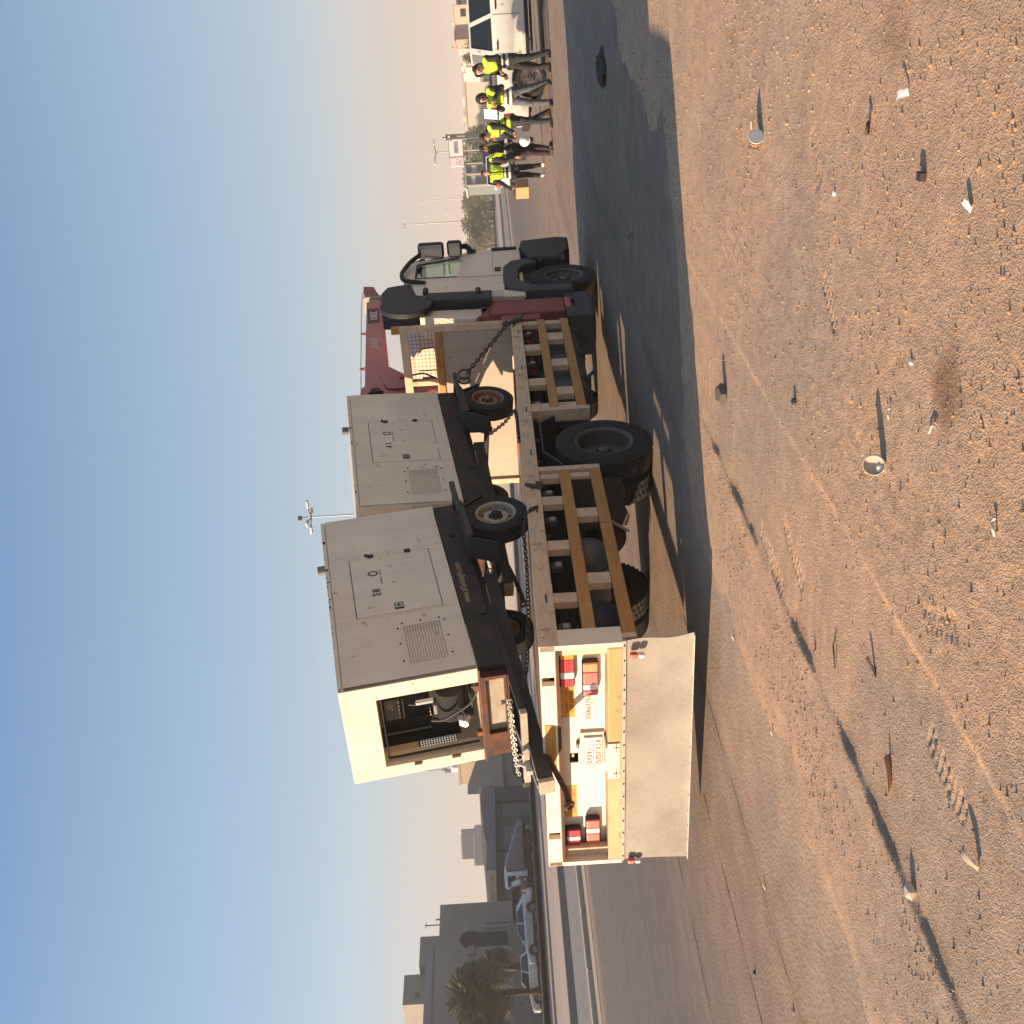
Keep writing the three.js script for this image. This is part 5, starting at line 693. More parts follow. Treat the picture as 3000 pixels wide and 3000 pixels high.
// J: joints in the person's own axes (facing +z), metres
function person(label, pos, turn, J, o) {
  const Pn = thing('person', label, 'person', pos, turn), B = [[-0.62, 0.62], [-0.02, 1.95], [-0.5, 0.55]], ctr = [0, 0.96, 0], half = 1.02, N = 104;
  const hd = J.head, hy = J.look ?? [0, 0]; const cy = Math.cos(hy[0]), sy = Math.sin(hy[0]), cx = Math.cos(hy[1]), sx = Math.sin(hy[1]);
  const toHead = (p) => { let x = p[0] - hd[0], y = p[1] - hd[1], z = p[2] - hd[2]; [x, z] = [x * cy - z * sy, x * sy + z * cy]; [y, z] = [y * cx + z * sx, -y * sx + z * cx]; return [x, y, z]; };
  const fromHead = (q) => { let [x, y, z] = q; [y, z] = [y * cx - z * sx, y * sx + z * cx]; [x, z] = [x * cy + z * sy, -x * sy + z * cy]; return [x + hd[0], y + hd[1], z + hd[2]]; };
  const headF = (p) => { const q = toHead(p); let d = ell(q, [0, 0.025, -0.012], [0.076, 0.098, 0.096]); d = smin(d, ell(q, [0, -0.05, 0.022], [0.056, 0.068, 0.066]), 0.03); d = smin(d, cap(q, [0, 0.005, 0.082], [0, -0.03, 0.108], 0.009, 0.015), 0.014); d = smin(d, ell(q, [0, -0.088, 0.062], [0.026, 0.02, 0.022]), 0.02); d = smin(d, ell(q, [0, 0.022, 0.072], [0.05, 0.012, 0.018]), 0.014);
    for (const s of [-1, 1]) { d = Math.max(d, -ell(q, [s * 0.031, 0.004, 0.094], [0.017, 0.010, 0.012])); d = smin(d, ell(q, [s * 0.077, -0.008, -0.005], [0.010, 0.03, 0.019]), 0.006); } d = smin(d, ell(q, [0, -0.058, 0.083], [0.026, 0.006, 0.010]), 0.006); return d; };
  const torso = (p, g = 0) => { let d = cap(p, J.pelvis, J.waist, 0.115 + g, 0.118 + g); d = smin(d, cap(p, [J.chest[0] - 0.07, J.chest[1], J.chest[2]], [J.chest[0] + 0.07, J.chest[1], J.chest[2]], 0.115 + g, 0.115 + g), 0.1); d = smin(d, cap(p, J.sh[0], J.sh[1], 0.062 + g, 0.062 + g), 0.08); return smin(d, cap(p, J.hip[0], J.hip[1], 0.095 + g, 0.095 + g), 0.06); };
  const arms = (p, g = 0, fist = true) => { let d = 9; for (let s = 0; s < 2; s++) { d = Math.min(d, cap(p, J.sh[s], J.el[s], 0.056 + g, 0.044 + g)); d = smin(d, cap(p, J.el[s], J.wr[s], 0.044 + g, fist ? 0.029 + g : 0.031 + g), 0.03); } return d; };
  const legs = (p, g = 0) => { let d = 9; for (let s = 0; s < 2; s++) { let l = cap(p, J.hip[s], J.kn[s], 0.088 + g, 0.058 + g); l = smin(l, cap(p, J.kn[s], J.an[s], 0.057 + g, 0.040 + g), 0.03); d = s ? smin(d, l, 0.02) : l; } return d; };
  const neck = (p) => cap(p, [J.chest[0], J.chest[1] + 0.13, J.chest[2]], [hd[0], hd[1] - 0.07, hd[2] - 0.01], 0.058, 0.055);
  const body = march((p) => smin(smin(smin(torso(p), arms(p), 0.04), legs(p), 0.04), smin(neck(p), headF(p), 0.02), 0.03), ctr, half, N, B);
  const headG = march((p) => smin(headF(p), neck(p), 0.02), hd, 0.17, 84);
  const hands = []; for (let s = 0; s < 2; s++) { const w = J.wr[s], e = J.el[s], dir = V(w[0] - e[0], w[1] - e[1], w[2] - e[2]).normalize(), h = J.hand?.[s] ?? {}; if (h.dir) dir.set(...h.dir).normalize(); const palm = V(...(h.palm ?? [s ? -1 : 1, 0, 0])); palm.addScaledVector(dir, -palm.dot(dir)).normalize(); const side = new THREE.Vector3().crossVectors(dir, palm).multiplyScalar(s ? -1 : 1); const at = (l, u, v) => [w[0] + dir.x * l + side.x * u + palm.x * v, w[1] + dir.y * l + side.y * u + palm.y * v, w[2] + dir.z * l + side.z * u + palm.z * v]; const c = h.curl ?? 0.5;
    const fing = []; for (let f = 0; f < 4; f++) { const u = 0.032 - 0.021 * f, L = [0.040, 0.044, 0.041, 0.032][f]; const k = [at(0.088, u, 0), at(0.088 + L * Math.cos(c), u, L * Math.sin(c)), at(0.088 + L * Math.cos(c) + L * 0.7 * Math.cos(2.1 * c), u * 0.95, L * Math.sin(c) + L * 0.7 * Math.sin(2.1 * c)), at(0.088 + L * Math.cos(c) + L * 0.7 * Math.cos(2.1 * c) + L * 0.5 * Math.cos(2.9 * c), u * 0.92, L * Math.sin(c) + L * 0.7 * Math.sin(2.1 * c) + L * 0.5 * Math.sin(2.9 * c))]; fing.push([k, f]); }
    const th = [at(0.03, 0.032, 0.004), at(0.055, 0.052, 0.018), at(0.08, 0.050, 0.03)];
    hands.push(march((p) => { let d = cap(p, at(0, 0, 0), at(0.03, 0, 0), 0.028, 0.026); for (const u of [-0.024, -0.008, 0.008, 0.024]) d = smin(d, cap(p, at(0.025, u * 0.8, 0), at(0.085, u * 1.15, 0), 0.015, 0.013), 0.012); let q = 9; for (const [k] of fing) q = Math.min(q, cap(p, k[0], k[1], 0.0098, 0.009), cap(p, k[1], k[2], 0.009, 0.0085), cap(p, k[2], k[3], 0.0085, 0.0075)); q = Math.min(q, cap(p, th[0], th[1], 0.013, 0.011), cap(p, th[1], th[2], 0.011, 0.009)); return smin(d, q, 0.005); }, at(0.07, 0, 0.01), 0.125, 76)); }
  const inHead = (x, y, z) => Math.hypot(x - hd[0], y - hd[1], z - hd[2]) < 0.15;
  mesh('body', paintGeo(merge([body, headG, ...hands]), (x, y, z) => { if (!inHead(x, y, z)) return o.skin ?? SKIN; const q = toHead([x, y, z]); const k = o.skin ?? SKIN; if (Math.abs(q[1] + 0.058) < 0.009 && q[2] > 0.07 && Math.abs(q[0]) < 0.03) return [k[0] * 0.75, k[1] * 0.5, k[2] * 0.5]; if (o.beard && q[1] < -0.045 && q[2] > -0.02) return [0.03, 0.022, 0.018]; if (q[1] > 0.018 && q[1] < 0.032 && q[2] > 0.07 && Math.abs(Math.abs(q[0]) - 0.032) < 0.022) return [0.03, 0.02, 0.016]; return k; }), skinM, Pn);
  const eyes = []; for (const s of [-1, 1]) eyes.push(new THREE.SphereGeometry(0.011, 10, 8).translate(...fromHead([s * 0.031, 0.004, 0.083]))); meshes('eye', eyes, mat([0.05, 0.04, 0.035], 0.3), Pn);
  if (o.hat) { const hg = march((p) => { const q = toHead(p); return Math.max(smin(ell(q, [0, 0.06, -0.01], [0.094, 0.075, 0.11]), ell(q, [0, 0.045, 0.10], [0.068, 0.009, 0.075]), 0.012), 0.03 - q[1]); }, hd, 0.24, 70); mesh('cap', paintGeo(hg, () => o.hat), clothM, Pn); }
  mesh('hair', paintGeo(march((p) => { const q = toHead(p); return Math.max(ell(q, [0, 0.028, -0.018], [0.086, 0.104, 0.102]), Math.min(-q[1] - 0.055, 1), 0.62 * (q[2] - 0.045) - 0.78 * (q[1] - 0.055) * (q[2] > 0.02 ? 1 : 0) - (q[1] > 0.05 ? 0.01 : 0)); }, hd, 0.19, 80), () => [0.018, 0.014, 0.012]), clothM, Pn);
  if (o.hood) mesh('hood', paintGeo(march((p) => { const q = toHead(p); return Math.max(Math.abs(ell(q, [0, -0.01, -0.02], [0.115, 0.15, 0.125])) - 0.008, q[2] - 0.055); }, hd, 0.2, 70), () => o.jacket), clothM, Pn);
  const wob = (p, a = 0.006) => a * Math.sin(p[1] * 31 + p[0] * 9) * Math.sin(p[0] * 23 + p[2] * 27 + p[1] * 11);
  mesh('jacket', paintGeo(march((p) => { let d = smin(torso(p, 0.016), arms(p, 0.016, false), 0.05); const c = J.wr; for (const w of c) d = Math.max(d, 0.02 - Math.hypot(p[0] - w[0], p[1] - w[1], p[2] - w[2])); d = Math.max(d, (J.pelvis[1] - 0.06) - p[1]); d = smin(d, cap(p, [J.chest[0], J.chest[1] + 0.13, J.chest[2]], [J.chest[0], J.chest[1] + 0.19, J.chest[2] + 0.01], 0.07, 0.066), 0.03); return d + wob(p); }, ctr, half, N, B), () => o.jacket), clothM, Pn);
  mesh('trousers', paintGeo(march((p) => Math.max(smin(legs(p, 0.017), cap(p, J.hip[0], J.hip[1], 0.11, 0.11), 0.05), p[1] - (J.pelvis[1] + 0.03), Math.min(...J.an.map((a) => Math.hypot((p[0] - a[0]), (p[2] - a[2]))), 1) < 0.11 ? (Math.min(J.an[0][1], J.an[1][1]) - 0.03) - p[1] : -1) + wob(p, 0.007), ctr, half, N, B), (x, y, z) => { const k = 1 + 0.25 * fbm(x * 9, y * 6 + z * 5, 3); return o.trousers.map((v) => v * k); }), clothM, Pn);
  const vy = J.chest[1]; mesh('vest', paintGeo(march((p) => { let d = torso(p, 0.027); for (let s = 0; s < 2; s++) d = Math.max(d, 0.075 - Math.hypot(p[0] - J.sh[s][0] * 1.13, (p[1] - J.sh[s][1] + 0.05) * 0.8, p[2] - J.sh[s][2])); d = Math.max(d, (J.pelvis[1] + (o.vestLow ?? 0.02)) - p[1], p[1] - (J.sh[0][1] + 0.09)); d = Math.max(d, 0.075 - Math.hypot(p[0] - J.chest[0], p[1] - (vy + 0.23), p[2] - J.chest[2] - 0.02)); if (o.open) d = Math.max(d, p[2] > J.chest[2] ? o.open - Math.abs(p[0] - J.chest[0]) : -1); return d + wob(p, 0.005); }, ctr, half, N, B), o.vest(vy)), clothM, Pn);
  for (let s = 0; s < 2; s++) { const a = J.an[s], t = J.toe[s], d = V(t[0] - a[0], 0, t[2] - a[2]).normalize(); const sh = march((p) => { const f = [a[0] - d.x * 0.04, 0.045 + a[1] - 0.085, a[2] - d.z * 0.04], m = [a[0] + d.x * 0.1, 0.04 + a[1] - 0.085, a[2] + d.z * 0.1], e = [t[0], t[1], t[2]]; return Math.max(smin(smin(cap(p, f, m, 0.046, 0.044), cap(p, m, e, 0.044, 0.038), 0.02), cap(p, [a[0], a[1] - 0.02, a[2]], a, 0.05, 0.05), 0.03), Math.min(a[1] - 0.085, t[1] - 0.035) - p[1] - 0.001); }, [a[0] + d.x * 0.08, a[1] - 0.03, a[2] + d.z * 0.08], 0.24, 60); mesh('shoe', paintGeo(sh, () => o.shoes), clothM, Pn); }
  return Pn;
}
const vestA = (vy) => (x, y, z) => { const v = y - vy; if (v > -0.16) return LIME; for (const s of [-0.215, -0.335]) if (Math.abs(v - s) < 0.026) return SILVER; return NAVY; };
const stand = (o = {}) => { const k = o.h ?? 1; const J = { pelvis: [0, 0.93, 0], waist: [0, 1.10, 0], chest: [0, 1.32, 0], sh: [[0.185, 1.45, 0], [-0.185, 1.45, 0]], el: [[0.24, 1.17, -0.02], [-0.24, 1.17, -0.02]], wr: [[0.25, 0.92, 0.06], [-0.25, 0.92, 0.06]], hip: [[0.09, 0.92, 0], [-0.09, 0.92, 0]], kn: [[0.10, 0.49, 0.02], [-0.10, 0.49, 0.02]], an: [[0.11, 0.085, -0.02], [-0.11, 0.085, -0.02]], toe: [[0.13, 0.035, 0.15], [-0.13, 0.035, 0.15]], head: [0, 1.67, 0.03], look: [0, 0] }; return { ...J, ...o }; };
const TOCAM = 31 * D2R, LEFT = -59 * D2R;
person('worker stooping beside the pickup door, lime vest, looking down to the left', [2.95, 0.004, -18.9], LEFT + 0.35, stand({ pelvis: [0, 0.95, -0.05], waist: [0, 1.12, -0.02], chest: [0, 1.33, 0.06], head: [0, 1.66, 0.16], look: [0.1, 0.35], sh: [[0.185, 1.46, 0.06], [-0.185, 1.46, 0.06]], el: [[0.25, 1.2, 0.1], [-0.27, 1.19, 0.02]], wr: [[0.12, 1.16, 0.33], [-0.16, 1.05, 0.25]], kn: [[0.10, 0.5, 0.0], [-0.12, 0.5, 0.08]], an: [[0.11, 0.085, -0.1], [-0.13, 0.085, 0.06]], toe: [[0.13, 0.035, 0.08], [-0.15, 0.035, 0.23]], hand: [{ palm: [0, -1, 0], curl: 0.9 }, { palm: [0, 0.3, 1], curl: 0.8 }] }), { jacket: [0.015, 0.015, 0.017], trousers: [0.022, 0.021, 0.022], shoes: [0.10, 0.07, 0.05], vest: vestA, vestLow: -0.03 });
const w2 = person('worker with a dark hood and grey jeans reading a paper held before the face', [2.25, 0.004, -18.7], LEFT + 0.75, stand({ head: [0, 1.61, 0.06], look: [0, 0.3], chest: [0, 1.29, 0.02], sh: [[0.185, 1.42, 0.02], [-0.185, 1.42, 0.02]], el: [[0.26, 1.16, 0.08], [-0.26, 1.16, 0.08]], wr: [[0.11, 1.33, 0.30], [-0.10, 1.31, 0.31]], kn: [[0.12, 0.5, -0.1], [-0.13, 0.5, 0.12]], an: [[0.17, 0.1, -0.24], [-0.13, 0.085, 0.12]], toe: [[0.18, 0.035, -0.08], [-0.14, 0.035, 0.29]], hand: [{ palm: [-1, 0, 0.2], curl: 0.9 }, { palm: [1, 0, 0.2], curl: 0.9 }] }), { jacket: [0.028, 0.026, 0.026], trousers: [0.085, 0.09, 0.10], shoes: [0.05, 0.04, 0.035], vest: vestA, hood: true, vestLow: -0.02 });
{ const s = mesh('paper_sheet', [rb(-0.11, 0.11, -0.15, 0.15, -0.001, 0.001, 0.0008)], M.paper); tag(s, 'white printed sheet held up by the hooded worker', 'paper'); s.position.set(2.25 - 0.31, 1.44, -18.7 + 0.33); s.rotation.set(-0.25, LEFT + 0.75, 0, 'YXZ'); }
const vestB = (vy) => (x, y, z) => { const v = y - vy; if (Math.abs(v + 0.08) < 0.022 || Math.abs(v + 0.22) < 0.022) return NAVY; return LIME; };
person('worker in an all-lime vest and dark cap leaning left, helmet in hand', [1.55, 0.004, -18.95], LEFT + 0.1, stand({ pelvis: [0, 0.96, -0.12], waist: [0, 1.12, -0.06], chest: [0, 1.32, 0.05], head: [0, 1.60, 0.24], look: [-0.35, 0.45], sh: [[0.19, 1.44, 0.06], [-0.19, 1.44, 0.06]], el: [[0.24, 1.17, 0.12], [-0.24, 1.16, 0.06]], wr: [[0.22, 0.95, 0.25], [-0.2, 0.96, 0.2]], hip: [[0.09, 0.94, -0.12], [-0.09, 0.94, -0.12]], kn: [[0.11, 0.5, -0.04], [-0.11, 0.5, -0.16]], an: [[0.12, 0.085, -0.02], [-0.12, 0.10, -0.36]], toe: [[0.13, 0.035, 0.15], [-0.13, 0.04, -0.2]], hand: [{ palm: [0, 0, 1], curl: 1.0 }, { palm: [1, 0, 0], curl: 0.6 }] }), { jacket: [0.02, 0.02, 0.02], trousers: [0.022, 0.025, 0.032], shoes: [0.11, 0.085, 0.065], hat: [0.06, 0.04, 0.028], vest: vestB, vestLow: 0.02 });
const vestC = (vy) => (x, y, z) => { const v = y - vy; if (Math.abs(v + 0.17) < 0.022) return SILVER; if (v < -0.13) return [0.04, 0.028, 0.028]; return Math.abs(x) > 0.12 || z < 0 ? LIME : NAVY; };
person('worker in a dark jacket with lime edging and maroon trousers behind the leaning worker', [0.95, 0.004, -19.15], TOCAM + 0.35, stand({ head: [0.06, 1.62, 0.07], look: [0.5, 0.4], kn: [[0.10, 0.49, 0.0], [-0.11, 0.5, 0.05]], an: [[0.11, 0.085, -0.12], [-0.13, 0.085, 0.0]], toe: [[0.13, 0.035, 0.05], [-0.16, 0.035, 0.16]], el: [[0.25, 1.18, 0.0], [-0.25, 1.17, -0.03]], wr: [[0.2, 1.0, 0.16], [-0.25, 0.93, 0.05]] }), { jacket: [0.024, 0.02, 0.02], trousers: [0.034, 0.017, 0.017], shoes: [0.05, 0.035, 0.028], vest: vestC, open: 0.05, beard: true });
const w4 = person('worker with pale shoes carrying a cardboard box in each hand', [-0.5, 0.004, -23.4], TOCAM - 0.1, stand({ h: 1, pelvis: [0, 0.93, 0], head: [0, 1.66, 0.05], look: [0.1, 0.08], el: [[0.30, 1.2, -0.02], [-0.31, 1.2, 0.0]], wr: [[0.40, 0.97, 0.05], [-0.47, 0.97, 0.06]], kn: [[0.10, 0.5, 0.08], [-0.10, 0.49, 0.02]], an: [[0.11, 0.085, 0.12], [-0.11, 0.1, -0.14]], toe: [[0.12, 0.035, 0.29], [-0.13, 0.035, 0.02]], hand: [{ dir: [0.1, -1, 0.1], palm: [-1, 0, 0], curl: 0.9 }, { dir: [-0.1, -1, 0.1], palm: [1, 0, 0], curl: 0.9 }] }), { jacket: [0.016, 0.015, 0.015], trousers: [0.012, 0.012, 0.012], shoes: [0.55, 0.42, 0.34], vest: vestA, open: 0.012, vestLow: -0.02 });
function carton(label, x, y, z, w, h, d, turn) { const b = thing('cardboard_box', label, 'box', [x, y, z], turn); mesh('carton', rb(-w / 2, w / 2, 0, h, -d / 2, d / 2, 0.006), M.cardboard, b); mesh('flap', [bar(V(-w / 2 + 0.01, h + 0.004, 0.02), V(w / 2 - 0.01, h + 0.006, 0.02), d * 0.45, 0.005), bar(V(-w / 2 + 0.01, h + 0.03, -d * 0.25), V(w / 2 - 0.01, h + 0.03, -d * 0.25), 0.005, 0.07)], M.cardboard, b); mesh('tape', rb(-0.025, 0.025, h + 0.0085, h + 0.0095, -d / 2, d / 2, 0.0004), mat([0.42, 0.30, 0.17], 0.4), b); return b; }
{ const c = Math.cos(TOCAM - 0.1), s = Math.sin(TOCAM - 0.1), at = (x, z) => [-0.5 + x * c + z * s, -23.4 - x * s + z * c]; let [x, z] = at(-0.50, 0.10); carton('large square cardboard box in the right hand of the far worker', x, 0.48, z, 0.36, 0.36, 0.40, 1.1); [x, z] = at(0.47, 0.08); carton('flat cardboard box in the left hand of the far worker', x, 0.50, z, 0.26, 0.36, 0.42, 0.5); }
{ const h = thing('safety_helmet', 'white safety helmet with a dark strap held by the leaning worker', 'helmet', [1.25, 0.60, -18.74], 0.4); h.scale.setScalar(0.8); mesh('shell', crease(lathe([[0.165, -0.004], [0.168, 0.004], [0.14, 0.014], [0.132, 0.05], [0.10, 0.12], [0.05, 0.155], [0.001, 0.165]], 28), 50).rotateX(1.2).translate(0, 0.1, 0), M.white, h); mesh('strap', [tube([V(-0.11, 0.05, 0), V(-0.05, -0.12, 0.03), V(0.05, -0.16, 0.03), V(0.11, 0.03, 0)], 0.012), new THREE.SphereGeometry(0.09, 14, 10).scale(1.1, 0.6, 0.8).translate(0, -0.09, 0.0)], M.blackPlastic, h); }
{ const p = mesh('clip_badge', rb(-0.05, 0.05, -0.035, 0.035, -0.0015, 0.0015, 0.001), M.paper); tag(p, 'white folded paper tucked under the arm of the leaning worker', 'paper'); p.position.set(1.28, 1.12, -18.70); p.rotation.set(0, 0.5, 0); }
// ---------- buildings across the road (faces towards +x) ----------
// outline in (z-position along the road as a, y), thickness in x: sideX does that
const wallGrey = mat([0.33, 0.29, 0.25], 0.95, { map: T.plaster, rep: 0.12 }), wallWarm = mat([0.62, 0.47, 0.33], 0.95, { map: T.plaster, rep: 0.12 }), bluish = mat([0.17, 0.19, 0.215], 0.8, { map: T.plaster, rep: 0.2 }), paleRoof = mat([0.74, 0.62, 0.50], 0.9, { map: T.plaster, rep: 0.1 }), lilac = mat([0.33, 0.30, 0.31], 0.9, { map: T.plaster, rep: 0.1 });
const GL = 1.35;
function onion(c, r, y, neck, base) { const o = []; o.push([c - neck, base], [c - neck, y - r * 0.72]); for (let i = 0; i <= 14; i++) { const t = (218 - 256 * i / 14) * D2R, k = 1 + 0.10 * Math.pow(Math.max(0, Math.sin(t)), 6); o.push([c + r * Math.cos(t), y + r * Math.sin(t) * k]); } o.push([c + neck, y - r * 0.72], [c + neck, base]); return o; }
{
  const B = thing('arched_building', 'grey two-storey building with keyhole arched windows and stepped roof blocks', 'building');
  const x1 = -72, a0 = 36, a1 = 55.2, holes = [], pcs = [];
  for (const c of [51.4, 48.3, 45.2, 42.1, 39]) { const h = onion(c, 0.95, 7.2, 0.78, 3.95); holes.push(h); pcs.push(h); }
  mesh('front_wall', sideX([[a0, GL - 1], [a1, GL - 1], [a1, 10.05], [a0, 10.05]], x1 - 0.4, x1, 0.02, holes), wallGrey, B);
  for (const h of pcs) { const w = mesh('window', sideX(h, x1 - 0.36, x1 - 0.3, 0.002), mat([0.022, 0.02, 0.02], 0.55), B); const c = h[0][0] + 0.78; mesh('sash', [bx(x1 - 0.3, x1 - 0.24, 3.95, 8.1, c - 0.04, c + 0.04), bx(x1 - 0.3, x1 - 0.24, 6.3, 6.4, c - 0.8, c + 0.8)], M.chassis, w); mesh('sill', bx(x1 + 0.002, x1 + 0.2, 3.8, 3.94, c - 0.95, c + 0.95), wallGrey, w); }
  meshes('side_wall', [bx(x1 - 24, x1 - 0.41, GL - 1, 10.05, a1 - 0.4, a1), bx(x1 - 24, x1 - 0.41, GL - 1, 10.05, a0, a0 + 0.4), bx(x1 - 24.4, x1 - 24.01, GL - 1, 10.05, a0, a1)], wallGrey, B);
  mesh('roof', bx(x1 - 24, x1 - 0.41, 9.7, 9.9, a0 + 0.41, a1 - 0.41), lilac, B);
  meshes('parapet', [bx(x1 - 0.5, x1 - 0.2, 10.051, 10.45, a0, 51.0), bx(x1 - 1.6, x1 - 1.2, 10.46, 11.3, a0, 51.0)], lilac, B);
  mesh('parapet_slab', [bx(x1 - 1.6, x1 - 0.1, 10.451, 10.55, a0, 51.0)], bluish, B);  // bluish slab laid over the lower parapet
  const pent = mesh('stair_house', [bx(x1 - 9, x1 - 3, 10, 12.1, 51.2, 54.2), bx(x1 - 10, x1 - 4, 10, 13.5, 48.2, 51.1), bx(x1 - 8, x1 - 3.5, 10, 11.9, 38, 46.0)], wallGrey, B); mesh('window', bx(x1 - 3.99, x1 - 3.95, 12.0, 12.5, 48.8, 49.3), M.glassDark, pent);
  mesh('plinth_wall', [bx(x1 + 2.2, x1 + 2.6, GL - 1, 3.6, a0, 51.6)], mat([0.24, 0.215, 0.19], 0.95, { map: T.plaster, rep: 0.15 }), B); const pw = []; for (let a = a0 + 1; a < 51; a += 3.1) pw.push(bx(x1 + 2.601, x1 + 2.62, 2.95, 3.1, a, a + 0.15)); meshes('vent', pw, M.blackPlastic, B);
  const lw = []; for (const a of [49.6, 46.6, 43.6, 40.4]) lw.push(bx(x1 + 0.001, x1 + 0.06, 3.66 - 2.4, 3.7, a - 0.9, a + 0.5)); meshes('lower_window', lw, M.lensWhite === 0 ? null : mat([0.30, 0.29, 0.30], 0.4), B);
  mesh('air_conditioner', [rb(x1 + 0.02, x1 + 0.5, 6.9, 7.5, 49.7, 50.4, 0.03)], mat([0.25, 0.23, 0.22], 0.7), B);
  meshes('drain_pipe', [rod(P(x1 + 0.12, 3.6, 52.5), P(x1 + 0.12, 6.1, 52.5), 0.16), rod(P(x1 + 0.12, 2.6, 52.9), P(x1 + 0.12, 6.0, 52.9), 0.08)], lilac, B);
  mesh('antenna', [rod(P(x1 - 2, 10, 54.6), P(x1 - 2, 11.6, 54.6), 0.05), bar(P(x1 - 2, 11.5, 54.3), P(x1 - 2, 11.5, 54.9), 0.05, 0.05), rod(P(x1 - 1, 10, 54.4), P(x1 - 1, 10.5, 54.4), 0.06)], M.greyPlastic, B);
}
{
  const B = thing('long_shed', 'long dark warehouse with a low pale pitched roof and bluish fascia band', 'building'); const x1 = -76;
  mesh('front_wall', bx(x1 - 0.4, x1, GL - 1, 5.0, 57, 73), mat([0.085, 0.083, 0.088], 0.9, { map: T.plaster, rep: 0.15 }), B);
  const fas = [[57, 5.0], [73, 5.0], [73, 6.3], [72, 6.27], [70.2, 6.36], [67.9, 6.3], [64.8, 5.72], [61.9, 5.75], [61.85, 6.0], [57, 5.55]];
  mesh('fascia', sideX(fas, x1, x1 + 0.25, 0.01), bluish, B);
  mesh('roof', hull([[x1 - 18, 5.2, -57], [x1 + 0.1, 5.2, -57], [x1 + 0.1, 5.2, -73], [x1 - 18, 5.2, -73]].reverse().map((q) => q), [[x1 - 12, 6.1, -57], [x1 - 0.4, 5.9, -57], [x1 - 0.4, 6.6, -73], [x1 - 12, 6.75, -73]].reverse()), paleRoof, B);
  mesh('roof_edge', [sideX([[57, 5.55], [61.8, 6.02], [64.8, 5.9], [67.9, 6.42], [72, 6.5], [73, 6.5], [73, 6.68], [72, 6.66], [68.3, 6.52], [64.8, 6.40], [61.8, 6.2], [57, 5.9]], x1 - 0.39, x1 + 0.15, 0.01)], paleRoof, B);
  const up = mesh('sand_gable', sideX([[57, 5.05], [61.7, 5.05], [61.7, 6.0], [57, 5.55]], x1 + 0.26, x1 + 0.4, 0.01), wallWarm, B); meshes('window', [bx(x1 + 0.401, x1 + 0.43, 5.35, 5.5, 60.4, 61.0), bx(x1 + 0.401, x1 + 0.43, 5.3, 5.42, 58.2, 58.9)], M.glassDark, up);  // sand-coloured gable panel in front of the fascia
  const d = []; for (let a = 58.5; a < 71; a += 3.4) d.push(bx(x1 + 0.002, x1 + 0.05, GL, 4.2, a, a + 2.2)); meshes('roller_door', d, mat([0.11, 0.11, 0.115], 0.7), B);
  const pl = []; for (const a of [57.6, 64.2, 70.6]) pl.push(bx(x1 + 0.05, x1 + 0.2, GL, 5.0, a, a + 0.14)); meshes('column', pl, M.chassis, B);
  meshes('back_walls', [bx(x1 - 18, x1 - 0.41, GL - 1, 5.2, 57, 57.3), bx(x1 - 18, x1 - 0.41, GL - 1, 5.2, 72.7, 73), bx(x1 - 18.3, x1 - 18.01, GL - 1, 5.2, 57, 73)], wallWarm, B);
}
{
  const B = thing('corner_house', 'plain grey house turned away from the sun, its sloping top following a shade edge, behind the generator', 'building', [-82.36, 0, -78.16], 38 * D2R);
  mesh('front_wall', faceA([[0, GL - 1], [13, GL - 1], [13, 4.6], [3.64, 7.31], [1.05, 8.36], [0, 8.42]], 0, 0.3, 0.01), wallGrey, B); mesh('back_wall', [bx(0.6, 13, GL - 1, 4.6, 7, 7.3), bx(12.7, 13, GL - 1, 4.6, 0.31, 6.99)], wallGrey, B); mesh('roof', [faceA([[0.4, 7.6], [3.6, 7.0], [12.9, 4.4], [12.9, 4.6], [3.6, 7.25], [1.0, 8.2]], 0.31, 7, 0.01)], wallGrey, B);  // the slope is a shade edge on the wall, built as a roof shape
  mesh('window', [bx(3.0, 3.8, 2.4, 3.1, -0.03, -0.002), bx(5.2, 6.0, 2.4, 3.1, -0.03, -0.002)], M.glassDark, B); mesh('canopy', [bx(-0.3, 12, 4.15, 4.3, -0.6, -0.002)], wallGrey, B); mesh('roof_box', rb(3.4, 4.6, 7.6, 9.3, 1.5, 2.7, 0.03), lilac, B);
}
{
  const B = thing('sandstone_block', 'taller sunlit beige block with a white roof tank behind the plain grey house', 'building', [-91.7, 0, -88.9], 20 * D2R);
  mesh('wall', [bx(0, 11, 0, 10.0, 0, 8)], wallWarm, B); mesh('parapet', [bx(-0.08, 11.08, 10.001, 10.28, -0.08, 0.12)], wallWarm, B); mesh('window', [bx(7, 8, 7, 8.4, -0.03, -0.002), bx(9, 10, 7, 8.4, -0.03, -0.002)], M.glassDark, B);
  const t = mesh('water_tank', [crease(lathe([[0.001, 0], [0.7, 0], [0.72, 0.1], [0.72, 0.7], [0.6, 0.85], [0.2, 0.95], [0.001, 0.97]], 26), 40).translate(2.0, 10.3, -1.2)], M.white, B); mesh('tank_lid', new THREE.CylinderGeometry(0.2, 0.2, 0.08, 16).translate(2.0, 11.3, -1.2), M.white, t);
}
